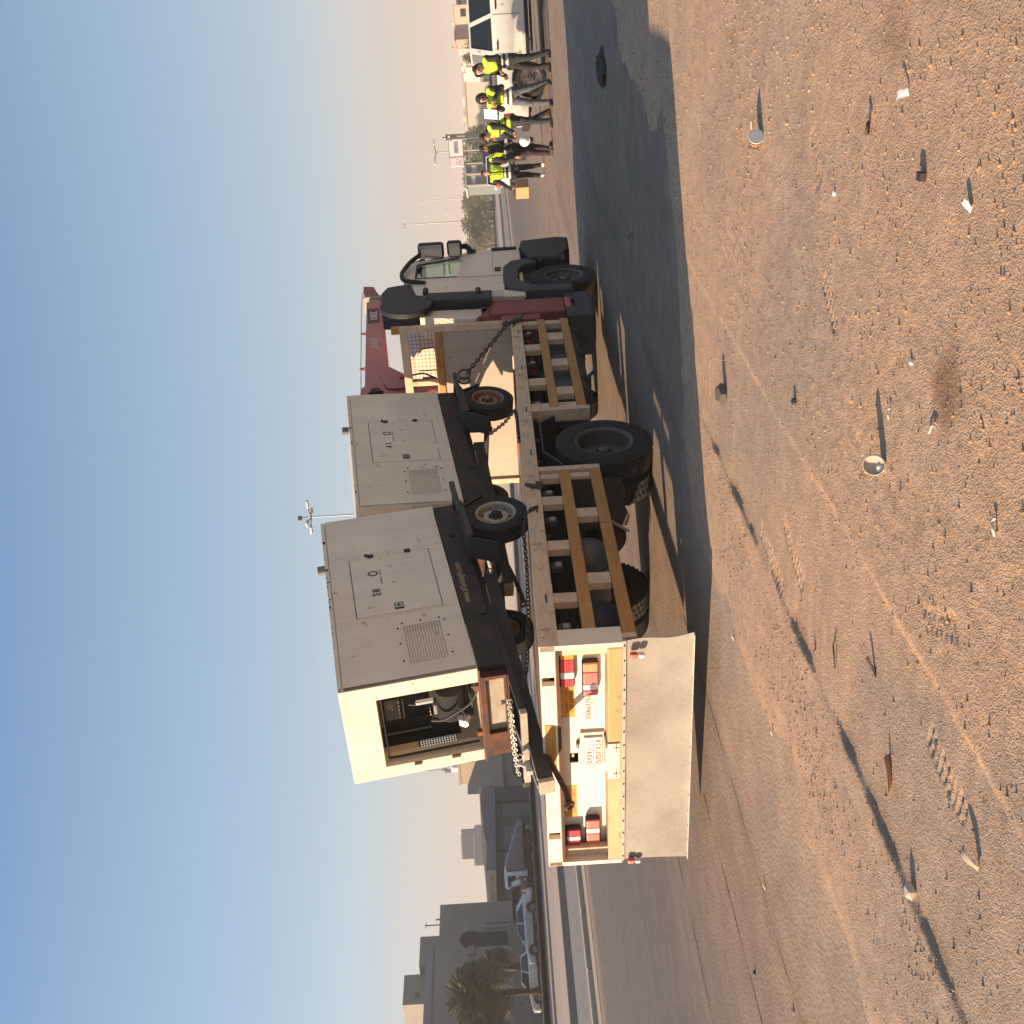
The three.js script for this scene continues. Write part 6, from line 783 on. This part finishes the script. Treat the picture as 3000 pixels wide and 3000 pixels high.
{ // hazy blocks and gantry beyond
  const B = thing('distant_tower', 'hazy grey stair tower of stacked blocks above the shed roof', 'building', [-192, 0, -166], -0.9);
  meshes('block', [rb(-5, 5, 0, 15.2, -4, 4, 0.3), rb(-4.2, 2.5, 15.2, 18.3, -3, 3, 0.5), bx(-4.4, -4.05, 15.2, 18.5, -3.2, 3.2)], mat([0.30, 0.28, 0.28], 0.9), B); mesh('window', [bx(-3, 3, 12.6, 14.0, -4.05, -4.02)], M.glassDark, B);
  const g = thing('distant_gantry', 'hazy long conveyor bridge running left from the grey stair tower', 'bridge', [-192, 0, -166], -0.9); mesh('deck', bar(V(-5, 12.6, 0), V(-27, 10.0, 0), 2, 1.3), mat([0.30, 0.28, 0.28], 0.9), g); mesh('leg', [...[-11, -19, -25].map((x) => bar(V(x, 0, 0), V(x, 11, 0), 0.5, 0.5, V(0, 0, 1)))], M.greyPlastic, g);
  const m = thing('lattice_mast', 'thin hazy lattice mast rising above the shed roof', 'mast', [-118, 0, -118]); const l = []; for (const [x, z] of [[-0.6, -0.6], [0.6, -0.6], [0.6, 0.6], [-0.6, 0.6]]) l.push(rod(V(x, 0, z), V(x * 0.2, 15.5, z * 0.2), 0.06, 0.04, 5)); for (let y = 0; y < 15; y += 1.2) { const k = 0.6 * (1 - 0.8 * y / 15.5); l.push(rod(V(-k, y, -k), V(k, y + 1.1, -k), 0.03, 0.03, 4), rod(V(k, y, k), V(-k, y + 1.1, k), 0.03, 0.03, 4), rod(V(-k, y, k), V(-k, y + 1.1, -k), 0.03, 0.03, 4), rod(V(k, y, -k), V(k, y + 1.1, k), 0.03, 0.03, 4)); } mesh('lattice', l, M.greyPlastic, m); mesh('aerial', [rod(V(0, 15.4, 0), V(0, 18, 0), 0.05), rb(-0.3, 0.3, 14, 15, -0.6, -0.4, 0.05)], M.greyPlastic, m);
}
// ---------- lamp masts ----------
function mast(name, label, pos, h, heads, turn, r = 0.12, group) {
  const m = thing(name, label, 'lamp post', pos, turn, group); mesh('pole', [rod(V(0, 0, 0), V(0, h, 0), r, r * 0.55, 10), rb(-0.3, 0.3, 0, 0.25, -0.3, 0.3, 0.04)], mat([0.33, 0.31, 0.31], 0.5, { metalness: 0.4 }), m);
  for (let i = 0; i < heads; i++) { const t = i / heads * 2 * Math.PI + 0.4, c = Math.cos(t), s = Math.sin(t); mesh('arm', rod(V(0, h - 0.3, 0), V(c * 0.9, h - 0.1, s * 0.9), 0.05, 0.05, 6), M.greyPlastic, m); const g = rb(-0.22, 0.22, -0.10, 0.08, -0.65, 0.05, 0.06, 2); g.rotateY(-t - Math.PI / 2 + Math.PI); g.translate(c * 0.95, h - 0.1, s * 0.95); mesh('lamp_head', g, mat([0.62, 0.60, 0.58], 0.4), m); }
  return m;
}
{ const m = mast('lamp_post', 'tall lamp mast with crossed lamp heads rising above the generators', [-39.8, 0.1, -71.2], 19.2, 4, 0.5, 0.11); mesh('beacon', [rod(V(0, 19.1, 0), V(0, 20, 0), 0.04), rb(-0.25, 0.15, 19.75, 20.1, -0.2, 0.2, 0.08, 2)], M.greyPlastic, m); }
mast('lamp_post', 'thin tall lamp mast above the palms, closest to the lorry cab', [-75.4, 0.6, -295], 27, 3, 0.2, 0.24); mast('lamp_post', 'thin tall far lamp mast, middle one of the hazy three', [-94.9, 1.5, -400], 27.6, 3, 1.1, 0.24); mast('lamp_post', 'faintest thin lamp mast in the haze, beside the billboard', [-119, 3, -502], 28.5, 3, 0.7, 0.24); mast('lamp_post', 'short lamp mast behind the billboard', [-21.9, 0, -131], 8.6, 2, 0.9, 0.1); mast('lamp_post', 'faint thin lamp mast low in the haze, between the tall pair', [-112, 2, -450], 20, 3, 0.5, 0.22);
// ---------- billboard, pylon sign, gate ----------
{ const b = thing('billboard', 'wide pale billboard with a picture panel on slim posts behind the workers', 'billboard', [-19.5, 0, -118.5], 0.28); const W = 3.2; meshes('post', [rod(V(-1.2, 0, 0), V(-1.2, 4.5, 0), 0.09), rod(V(1.2, 0, 0), V(1.2, 4.5, 0), 0.09)], M.greyPlastic, b); mesh('board', rb(-W / 2, W / 2, 4.5, 6.08, -0.1, 0.1, 0.03), M.white, b); decal('picture', W - 0.05, 1.52, 512, (g, w, h) => { g.fillStyle = '#ecdcd8'; g.fillRect(0, 0, w, h); g.fillStyle = '#dcc7c9'; g.fillRect(0, 0, w * 0.33, h); g.fillStyle = '#8d8d93'; g.fillRect(w * 0.47, h * 0.34, w * 0.42, h * 0.34); g.fillStyle = '#6c6f7c'; g.fillRect(w * 0.56, h * 0.42, w * 0.08, h * 0.12); g.fillRect(w * 0.9, h * 0.08, w * 0.06, h * 0.14); g.strokeStyle = '#55506a'; g.lineWidth = 7; g.beginPath(); g.moveTo(w * 0.07, h * 0.9); g.bezierCurveTo(w * 0.06, h * 0.3, w * 0.2, h * 0.35, w * 0.15, h * 0.62); g.bezierCurveTo(w * 0.12, h * 0.82, w * 0.24, h * 0.75, w * 0.25, h * 0.45); g.moveTo(w * 0.08, h * 0.75); g.lineTo(w * 0.28, h * 0.85); g.stroke(); g.lineWidth = 4; g.beginPath(); g.moveTo(w * 0.34, 0); g.lineTo(w * 0.34, h); g.stroke(); }, b, (o) => o.position.set(0, 5.29, 0.1035)); meshes('frame', [bar(V(-1.6, 4.46, 0), V(1.6, 4.46, 0), 0.16, 0.06), bar(V(-1.6, 6.11, 0), V(1.6, 6.11, 0), 0.16, 0.06), rod(V(-0.55, 4.5, 0.12), V(-0.55, 6.1, 0.12), 0.02)], M.greyPlastic, b); }
{ const p = thing('pylon_sign', 'dark slim pylon sign standing behind the workers left of the billboard', 'sign', [-13.9, 0, -98.5], 0.3); mesh('column', rb(-0.24, 0.24, 0, 5.5, -0.2, 0.2, 0.04), mat([0.09, 0.085, 0.085], 0.5), p); mesh('cap', [rb(-0.3, 0.3, 5.5, 5.58, -0.24, 0.24, 0.02), rod(V(0, 5.58, 0), V(0, 5.95, 0), 0.05)], M.greyPlastic, p); decal('sign_print', 0.4, 1.9, 128, (g, w, h) => { g.fillStyle = '#e8e2da'; g.beginPath(); g.arc(w / 2, h * 0.08, w * 0.28, 0, 7); g.fill(); g.fillStyle = 'rgba(220,214,206,0.75)'; for (let i = 0; i < 9; i++) g.fillRect(w * 0.35, h * (0.5 + i * 0.045), w * 0.3, h * 0.025); }, p, (o) => o.position.set(0, 4.5, 0.2025)); }
{ const g = thing('gate_portal', 'narrow pale orange gate portal above the pickup roof', 'gate', [-12.7, 0, -157.6], 0.1); const m = mat([0.66, 0.44, 0.30], 0.9, { map: T.plaster, rep: 0.3 }); meshes('pillar', [bx(-0.32, -0.12, 0, 6.0, -0.4, 0.4), bx(0.12, 0.32, 0, 6.05, -0.4, 0.4)], m, g); meshes('crosspiece', [bx(-0.12, 0.12, 5.7, 6.04, -0.3, 0.3), bx(-0.12, 0.12, 5.2, 5.35, -0.3, 0.3), bx(-0.12, 0.12, 4.3, 4.5, -0.3, 0.3)], m, g); }
{ const b = thing('gatehouse', 'plain pale flat-roofed building right of the gate portal', 'building', [-10.2, 0, -162], 0.1); mesh('wall', [rb(-2.6, 2.6, 0, 5.35, -3, 3, 0.05)], mat([0.72, 0.53, 0.38], 0.95, { map: T.plaster, rep: 0.2 }), b); mesh('roof_slab', bx(-2.75, 2.75, 5.351, 5.5, -3.1, 3.1), wallWarm, b); mesh('window', bx(1.0, 2.0, 3.6, 4.4, -3.05, 3.05), M.glassDark, b); mesh('roof_dome', new THREE.SphereGeometry(0.28, 16, 10, 0, 7, 0, 1.6).translate(0.2, 5.5, 0), M.white, b);
  const w = thing('long_yard_wall', 'long pale yard wall with a dark opening stretching out of view at the right', 'wall', [-2, 0, -163], 0.1); mesh('wall_body', bx(-6.2, 30, 0, 4.95, -0.2, 0.2), paleRoof, w); mesh('opening', bx(-5.6, 24, 4.3, 4.55, -0.215, -0.2), M.chassis, w); }
{ const b = thing('dark_shed', 'low dark green-grey shed beneath the palms and billboard', 'building', [-29.5, 0, -148], 0.45); mesh('wall', rb(-1.7, 1.7, 0, 4.9, -3, 3, 0.05), mat([0.13, 0.15, 0.15], 0.8), b); mesh('roof', bx(-2.0, 2.0, 4.9, 5.15, -3.2, 3.2), mat([0.34, 0.36, 0.35], 0.7), b); meshes('window', [bx(-1.3, -0.2, 3.6, 4.2, -3.05, -3.01), bx(0.3, 1.3, 3.4, 4.1, -3.05, -3.01)], mat([0.50, 0.46, 0.42], 0.6), b); meshes('pillar', [...[-1.6, 0, 1.6].map((x) => bx(x - 0.12, x + 0.12, 0, 4.9, -3.2, -3.05))], paleRoof, b); }
{ const b = thing('pale_store', 'pale store building with bluish upper panels between hooded worker and portal', 'building', [-30, 0, -206], 0.2); mesh('wall', rb(-9, 5, 0, 5.2, -4, 4, 0.05), paleRoof, b); meshes('panel', [bx(-0.6, 0.6, 3.9, 4.9, 4.0, 4.05), bx(-2.9, -1.6, 2.6, 3.4, 4.0, 4.05)], bluish, b); mesh('roof_slab', bx(-9.2, 5.2, 5.2, 5.45, -4.2, 4.2), wallWarm, b); }
// ---------- far town on the rise ----------
{
  const walls = [[0.70, 0.56, 0.43], [0.60, 0.46, 0.35], [0.74, 0.62, 0.50]].map((c) => mat(c, 0.95)); const proto = [];
  for (let v = 0; v < 3; v++) { const h = new THREE.Group(); h.name = 'flat_roofed_house'; const w = [9, 13, 18][v], H = [7, 5.5, 9][v]; const wl = new THREE.Mesh(merge([bx(-w / 2, w / 2, -4, H, -5, 5), bx(-w / 2 - 0.2, w / 2 + 0.2, H, H + 0.5, -5.2, 5.2), bx(-w * 0.2, w * 0.15, H + 0.5, H + 2.8, -2, 2)]), walls[v]); wl.name = 'wall'; const win = []; for (let x = -w / 2 + 1; x < w / 2 - 1.5; x += 2.6) for (let y = 1; y < H - 1.5; y += 3) win.push(bx(x, x + 1.2, y, y + 1.4, -5.06, -5.02)); const wn = new THREE.Mesh(merge(win), M.glassDark); wn.name = 'window'; for (const o of [wl, wn]) { o.castShadow = o.receiveShadow = true; h.add(o); } tag(h, '', 'house', 'flat-roofed houses on the far rise'); proto.push(h); }
  const r = rng(808); for (let i = 0; i < 30; i++) { const t = i / 29, z = -760 - 240 * r(), dir = lerp(-0.29, -0.075, t), x = dir * (z - 6.2) * -1 * -1 * -1 + 6; const px = 6 + dir * Math.abs(z); copy(proto[i % 3], `pale flat-roofed house, ${ORD[i]} from the left in the far town`, [px, landY(px, z), z], Math.PI + 0.5 * (r() - 0.5), 'flat-roofed houses on the far rise', 0.8 + 0.5 * r()); }
  const w = thing('far_boundary_wall', 'long thin pale boundary wall along the distant rise', 'wall'); const g = []; for (let i = 0; i < 40; i++) { const d0 = lerp(-0.30, -0.06, i / 40), d1 = lerp(-0.30, -0.06, (i + 1) / 40), z = -700; const xa = 6 + d0 * 700, xb = 6 + d1 * 700; g.push(bar(V(xa, landY(xa, z) + 1.6, z), V(xb, landY(xb, z) + 1.6, z), 0.5, 5)); } mesh('wall_body', g, mat([0.78, 0.66, 0.54], 0.95), w);
}
// ---------- palms and shrubs ----------
function frondGeo(L, droop, seed, n = 26) {   // a bent midrib with two rows of folded leaflets, pointing along +x
  const r = rng(seed), p = [], at = (t) => { const s = t * L; return [s * (1 - 0.28 * droop * t), 0.55 * s * (1 - 1.15 * t * droop), 0]; };
  const tri = (a, b, c) => p.push(...a, ...b, ...c); const rib = 0.022;
  for (let i = 0; i < 10; i++) { const a = at(i / 10), b = at((i + 1) / 10), w0 = rib * (1 - i / 11), w1 = rib * (1 - (i + 1) / 11); tri([a[0], a[1], -w0], [b[0], b[1], -w1], [b[0], b[1], w1]); tri([a[0], a[1], -w0], [b[0], b[1], w1], [a[0], a[1], w0]); }
  for (let i = 2; i < n; i++) for (const s of [-1, 1]) { const t = i / n, a = at(t), len = L * 0.26 * Math.sin(Math.PI * Math.pow(t, 0.75)) * (0.8 + 0.4 * r()) + 0.06, w = 0.018 + 0.012 * r(), f = 0.55 + 0.35 * t, lift = 0.30 - 0.5 * r() * droop; const e = [a[0] + len * f, a[1] + len * lift * 0.6, s * len * (1 - 0.35 * t)]; const m = [lerp(a[0], e[0], 0.5), lerp(a[1], e[1], 0.5) + 0.02, lerp(a[2], e[2], 0.5)]; tri([a[0] - w, a[1], a[2]], [m[0] + w, m[1] - w * 0.5, m[2]], [m[0] - w, m[1] + w, m[2]]); tri([m[0] - w, m[1] + w, m[2]], [m[0] + w, m[1] - w * 0.5, m[2]], e); tri([a[0] - w, a[1], a[2]], [a[0] + w, a[1], a[2]], [m[0] + w, m[1] - w * 0.5, m[2]]); }
  const g = new THREE.BufferGeometry(); g.setAttribute('position', new THREE.BufferAttribute(new Float32Array(p), 3)); g.computeVertexNormals(); return g;
}
const leafM = mat([1, 1, 1], 0.7, { physical: true, vertexColors: true, transmission: 0.15, thickness: 0, side: THREE.DoubleSide }), barkM = mat([0.13, 0.095, 0.065], 1, { map: T.rust, rep: 1.5 });
function palm(label, pos, h, R_, count, seed, group, turn = 0) {
  const Pm = thing('date_palm', label, 'palm', pos, turn, group), r = rng(seed), fr = [], base = [0.115, 0.115, 0.042];
  const vars = [0, 1, 2, 3, 4].map((k) => frondGeo(R_ * (0.85 + 0.08 * k), 0.55 + 0.22 * k, seed * 10 + k));
  for (let i = 0; i < count; i++) { const t = i / count, g = vars[Math.min(4, Math.floor(t * 5))].clone(); g.rotateX((r() - 0.5) * 0.7); g.rotateZ(lerp(0.95, -0.75, Math.pow(t, 0.85)) + 0.25 * (r() - 0.5)); g.rotateY(i * 2.399 + 0.5 * r()); g.translate(0, h + 0.25 * (1 - t), 0); const k = 0.6 + 0.8 * r(), dry = t > 0.8 ? r() : 0; fr.push(paintGeo(norm(g), () => [lerp(base[0] * k, 0.19, dry), lerp(base[1] * k, 0.13, dry), lerp(base[2] * k, 0.07, dry)])); }
  const c = merge(fr); mesh('crown', c, leafM, Pm, true);
  const tr = []; const n = Math.round(h / 0.14); for (let i = 0; i < n; i++) { const y = i * h / n, rr = 0.20 + 0.05 * Math.sin(i * 2.1) * 0.3 + (y < 0.4 ? 0.06 : 0); tr.push(new THREE.CylinderGeometry(rr * 1.12, rr * 0.9, h / n * 1.1, 10).translate(0.02 * Math.sin(i), y + h / n / 2, 0.02 * Math.cos(i))); for (let k = 0; k < 5; k++) { const g = new THREE.ConeGeometry(0.07, 0.2, 4).rotateX(0.7).translate(0, 0, rr * 1.02); g.rotateY(k * 1.257 + i * 0.6); g.translate(0, y + h / n, 0); tr.push(g); } } mesh('trunk', tr, barkM, Pm);
  return Pm;
}
palm('big bushy date palm before the grey building, lit from the left', [-57.8, GL - 0.05, -36.6], 4.3, 3.0, 110, 3); palm('smaller dark palm between the big date palm and the arched window', [-63.5, GL, -42.6], 3.2, 1.9, 60, 5); palm('second bushy date palm cut by the picture edge', [-58.5, GL, -33.2], 3.6, 2.7, 90, 7);
{ const far = palm('date palm standing forward of the far roadside grove, nearer its right end', [-52, 0.3, -205], 3.4, 2.9, 62, 11, 'date palms in the far roadside grove'), far2 = palm('date palm standing forward of the far roadside grove, nearer its left end', [-57, 0.4, -214], 2.9, 3.1, 60, 13, 'date palms in the far roadside grove'); const r = rng(66); for (let i = 0; i < 30; i++) { const t = i / 29, z = -lerp(180, 275, r()), d = lerp(-0.305, -0.175, t) + 0.003 * r(), x = 6 + d * Math.abs(z); copy(i % 2 ? far : far2, `date palm, ${ORD[i]} from the left in the far roadside grove`, [x, landY(x, z), z], r() * 6, 'date palms in the far roadside grove', 0.85 + 0.45 * r()); } }
function shrub(label, pos, R_, H, seed, name = 'shrub', n = 700, lf = 0.16) {
  const S = thing(name, label, name === 'shrub' ? 'shrub' : 'tree', pos), r = rng(seed), p = [], c = []; const tmp = V(0, 0, 0), nb = []; for (let i = 0; i < 9; i++) nb.push([R_ * (r() - 0.5) * 1.2, H * (0.45 + 0.45 * r()), R_ * (r() - 0.5) * 1.2, R_ * (0.35 + 0.3 * r())]);
  for (let i = 0; i < n; i++) { const b = nb[i % 9]; tmp.set(r() - 0.5, r() - 0.5, r() - 0.5).normalize().multiplyScalar(b[3] * Math.pow(r(), 0.35)); const o = [b[0] + tmp.x, Math.max(0.1, b[1] + tmp.y * 0.8), b[2] + tmp.z], u = V(r() - 0.5, r() - 0.5, r() - 0.5).normalize().multiplyScalar(lf), w = V(r() - 0.5, r() - 0.5, r() - 0.5).normalize().multiplyScalar(lf * 0.45), k = 0.5 + r(); p.push(o[0] - u.x, o[1] - u.y, o[2] - u.z, o[0] + w.x, o[1] + w.y, o[2] + w.z, o[0] + u.x, o[1] + u.y, o[2] + u.z); for (let q = 0; q < 3; q++) c.push(0.06 * k, 0.085 * k, 0.035 * k); }
  const g = new THREE.BufferGeometry(); g.setAttribute('position', new THREE.BufferAttribute(new Float32Array(p), 3)); g.setAttribute('color', new THREE.BufferAttribute(new Float32Array(c), 3)); g.computeVertexNormals(); const m = merge(g); mesh(name === 'shrub' ? 'foliage' : 'crown', m, leafM, S, true); const st = []; for (const b of nb) st.push(rod(V(0, 0, 0), V(b[0], b[1], b[2]), 0.05 + R_ * 0.02, 0.02, 6)); mesh(name === 'shrub' ? 'stem' : 'trunk', st, barkM, S); return S;
}
shrub('round dark green tree just left of the gate portal', [-14.1, 0, -157], 1.1, 4.9, 21, 'tree', 1500, 0.16); shrub('spreading low dark tree in front of the plain gatehouse', [-11.9, 0, -155], 1.5, 4.0, 22, 'tree', 1400, 0.16); shrub('dark rounded tree behind the billboard', [-27.5, 0, -160], 2.3, 4.9, 23, 'tree', 2200, 0.2);
{ const s = shrub('lone low bush at the right end of the far palm grove', [-46, 0.3, -196], 1.6, 1.6, 24, 'shrub', 500, 0.22); s.userData.group = 'low bushes under the far palm grove'; const r = rng(31); for (let i = 0; i < 14; i++) { const z = -190 - 60 * r(), d = lerp(-0.30, -0.15, i / 13), x = 6 + d * Math.abs(z); copy(s, `low bush, ${ORD[i]} from the left under the far palm grove`, [x, landY(x, z), z], r() * 6, 'low bushes under the far palm grove', 0.8 + 0.8 * r()); } }
// ---------- litter ----------
const gy = (x, z) => Math.max(sandY(x, z), 0.004);
{ const c = thing('paper_cup', 'dark brown paper cup with an orange printed band lying on its side', 'cup', [4.975, gy(4.98, 0.31) + 0.036, 0.31]); c.rotation.set(0, 0.70, 0); const pr = []; const body = crease(lathe([[0.001, 0], [0.028, 0], [0.030, 0.004], [0.041, 0.092]], 36), 40), lie = (g) => g.translate(0, -0.046, 0).rotateX(Math.PI / 2 - 0.1); mesh('cup_body', lie(body), mat([0.075, 0.05, 0.042], 0.55), c); mesh('rim', lie(new THREE.TorusGeometry(0.0415, 0.0025, 8, 36).rotateX(Math.PI / 2).translate(0, 0.092, 0)), M.white, c); mesh('base', lie(new THREE.CylinderGeometry(0.0275, 0.0275, 0.001, 28).translate(0, -0.0008, 0)), M.white, c); const sl = mesh('sleeve_band', lie(lathe([[0.0348, 0.040], [0.0376, 0.062]], 36)), mat([0.50, 0.22, 0.13], 0.6), c); const dots = []; for (let i = 0; i < 14; i++) { const t = i / 14 * 6.283; dots.push(rb(-0.004, 0.004, -0.006, 0.006, -0.0008, 0.0008, 0.0006).translate(0, 0.051, 0.0366).rotateY(t)); } mesh('print', lie(mergeGeometries(dots.map(norm))), mat([0.16, 0.06, 0.04], 0.6), sl); mesh('inside', lie(lathe([[0.0385, 0.0905], [0.001, 0.082]], 30)), M.paper, c); }
function scrap(name, label, cat, x, z, w, d, h, turn, m, o = {}) { const g = new THREE.PlaneGeometry(w, d, 5, 5), p = g.attributes.position, r = rng(Math.round(x * 1000 + z * 77) + 5000); const tw = r() * 6; for (let i = 0; i < p.count; i++) { const u = p.getX(i) / w, v = p.getY(i) / d; p.setZ(i, h * (0.5 + Math.sin(u * 3 + tw) * 0.5 + 0.4 * (u * v)) + 0.05 * w * (r() - 0.5)); if (o.ragged && (Math.abs(u) > 0.49 || Math.abs(v) > 0.49)) p.setXY(i, p.getX(i) * (0.75 + 0.3 * r()), p.getY(i) * (0.75 + 0.3 * r())); } g.rotateX(-Math.PI / 2); g.computeVertexNormals(); const b = norm(g.clone().translate(0, -0.0012, 0)), q = mesh(name, [norm(g), b], m); q.position.set(x, gy(x, z) + 0.004, z); q.rotation.set(o.tilt ?? 0, turn, 0, 'YXZ'); tag(q, label, cat, o.group); return q; }
const paperD = mat([0.62, 0.53, 0.42], 0.95), dark = mat([0.05, 0.04, 0.034], 0.8), foil = mat([0.55, 0.47, 0.38], 0.5);
scrap('paper_scrap', 'small white paper scrap with folded corner nearest the damp sand patch', 'litter', 5.30, 2.96, 0.045, 0.03, 0.015, 0.9, M.paper, { ragged: 1 }); scrap('paper_scrap', 'crumpled white scrap beside a dark twig, right part of the sand', 'litter', 5.53, 2.30, 0.05, 0.035, 0.03, 2.1, M.paper, { ragged: 1 }); scrap('paper_scrap', 'tiny pale torn scrap just above the dark ring', 'litter', 5.40, 1.96, 0.035, 0.03, 0.02, 0.3, paperD, { ragged: 1 });
scrap('plastic_scrap', 'white plastic scrap lying on the shaded asphalt under the lorry edge', 'litter', 1.09, -1.59, 0.07, 0.05, 0.02, 0.6, M.paper, { ragged: 1 }); scrap('plastic_scrap', 'white scrap far out in the lorry shadow', 'litter', 2.89, -5.09, 0.16, 0.09, 0.05, 1.0, paperD, { ragged: 1 }); scrap('paper_scrap', 'little white scrap on the dusty asphalt behind the splash sheet', 'litter', 1.71, 1.54, 0.04, 0.025, 0.012, 0.8, M.paper); scrap('paper_scrap', 'tiny white scrap near the asphalt at the picture bottom', 'litter', 0.31, 2.49, 0.03, 0.04, 0.012, 0.2, M.paper); scrap('paper_scrap', 'pair of pale specks beside the asphalt crack', 'litter', 0.50, 1.72, 0.04, 0.02, 0.012, 1.2, paperD); scrap('paper_scrap', 'small white scrap on the ground under the splash sheet edge', 'litter', 1.59, 0.47, 0.04, 0.025, 0.015, 0.5, M.paper);
scrap('cardboard_piece', 'upright curled piece of brown cardboard casting a long shadow', 'litter', 2.98, 3.15, 0.17, 0.05, 0.03, 0.35, mat([0.42, 0.27, 0.17], 0.9), { tilt: -0.9 }); scrap('dry_leaf', 'dry curled grey leaf near the picture corner', 'leaf', 3.31, 3.86, 0.09, 0.04, 0.04, 1.3, mat([0.36, 0.28, 0.20], 0.9), { ragged: 1 }); scrap('foil_wrapper', 'crumpled dark wrapper on the smooth tyre track', 'litter', 3.28, 2.81, 0.10, 0.03, 0.03, 1.0, dark, { ragged: 1 }); scrap('red_wrapper', 'tiny red wrapper beside the rut', 'litter', 2.82, 2.10, 0.05, 0.025, 0.02, 0.8, mat([0.42, 0.09, 0.06], 0.5), { ragged: 1 }); { const g = new THREE.IcosahedronGeometry(1, 4), q = g.attributes.position; for (let i = 0; i < q.count; i++) { const x = q.getX(i), y = q.getY(i), z = q.getZ(i), k = 0.75 + 0.7 * fbm(x * 2.2 + 3, z * 2.2 + y * 2, 4); q.setXYZ(i, x * k * 0.30, Math.max(-0.02, y * k * 0.11), z * k * 0.42); } g.computeVertexNormals(); const s = mesh('dark_rag', crease(g, 50), mat([0.05, 0.038, 0.032], 0.95, { map: T.cloth, rep: 4 })); s.position.set(4.22, 0.01, -7.97); tag(s, 'dark crumpled cloth heap lying in the far lorry shadow', 'litter'); }
{ const l = thing('crushed_cup_lid', 'grey crushed cup with a bright white edge and a long shadow', 'litter', [4.17, gy(4.17, 2.6), 2.6], 0.2); mesh('shell', crease(lathe([[0.001, 0.0], [0.03, 0.002], [0.042, 0.012], [0.044, 0.03], [0.041, 0.031], [0.039, 0.014], [0.001, 0.006]], 26, 0), 40).rotateX(1.15).translate(0, 0.035, -0.015), mat([0.45, 0.38, 0.30], 0.7), l); mesh('torn_edge', rb(-0.032, -0.004, 0.0, 0.032, -0.012, 0.018, 0.006), M.paper, l); }
{ const s = mesh('pale_rock', crease(new THREE.IcosahedronGeometry(0.034, 0), 5).scale(1.25, 0.75, 0.95)); s.material = mat([0.66, 0.53, 0.40], 0.95, { map: T.rough }); s.position.set(2.72, gy(2.72, 3.52) + 0.018, 3.52); s.rotation.y = 0.6; tag(s, 'large pale angular rock lying in the rut', 'rock'); }
{ const s = mesh('dark_block', rb(-0.016, 0.016, 0, 0.022, -0.022, 0.022, 0.004)); s.material = dark; s.position.set(5.30, gy(5.3, 2.57), 2.57); s.rotation.y = 0.1; tag(s, 'small dark square block on the sand', 'litter'); }
{ const s = mesh('ring_pull', new THREE.TorusGeometry(0.022, 0.006, 8, 22).rotateX(Math.PI / 2 - 0.5)); s.material = dark; s.position.set(5.35, gy(5.35, 1.97) + 0.014, 1.97); tag(s, 'small dark ring standing in the sand', 'ring'); }
{ const s = mesh('cigarette_butt', rod(V(-0.018, 0.006, 0), V(0.018, 0.006, 0), 0.0045, 0.0045, 12)); s.material = M.paper; s.position.set(5.01, gy(5.01, 0.07), 0.07); s.rotation.y = 0.4; tag(s, 'white cigarette end lying beside the paper cup', 'litter'); }
for (const [n, lab, x, z, L, t, m, rr] of [['wooden_stick', 'thin pale stick below the damp patch', 4.52, 2.99, 0.075, -0.75, paperD, 0.0035], ['wooden_stick', 'short pale stick above the crushed cup', 4.39, 2.59, 0.05, 0.1, paperD, 0.003], ['dry_twig', 'long curved dry twig on the smooth track', 3.02, 2.38, 0.16, 0.35, dark, 0.004], ['wooden_stick', 'small pale stub of wood at the lower right of the sand', 4.45, 3.53, 0.06, 0.4, paperD, 0.005]]) { const s = mesh(n, tube([V(-L / 2, 0.005, 0), V(-L * 0.1, 0.012, L * 0.05), V(L * 0.2, 0.010, -0.01), V(L / 2, 0.006, 0.004)], rr, 14, 6)); s.material = m; s.position.set(x, gy(x, z) + 0.004, z); s.rotation.y = t; tag(s, lab, 'stick'); }
for (const [lab, x, z, s0, m] of [['bright white pebble near the tyre prints', 5.01, 1.63, 0.012, M.paper], ['small white stone before the dark damp stain', 4.66, 2.71, 0.013, M.paper], ['dark stone beside the crack on the asphalt', -0.42, 1.72, 0.018, dark], ['dark flat clod near the lorry shadow', 3.88, 1.38, 0.022, dark], ['large grey clod of broken asphalt at the shadow edge', 3.20, -0.2, 0.07, mat([0.16, 0.125, 0.10], 1, { map: T.rough })]]) { const s = mesh('stone', crease(new THREE.DodecahedronGeometry(s0, 0), 5).scale(1.2, 0.7, 0.9)); s.material = m; s.position.set(x, gy(x, z) + s0 * 0.4, z); s.rotation.y = x * 7; tag(s, lab, 'stone'); }
renderer.render(scene, camera);
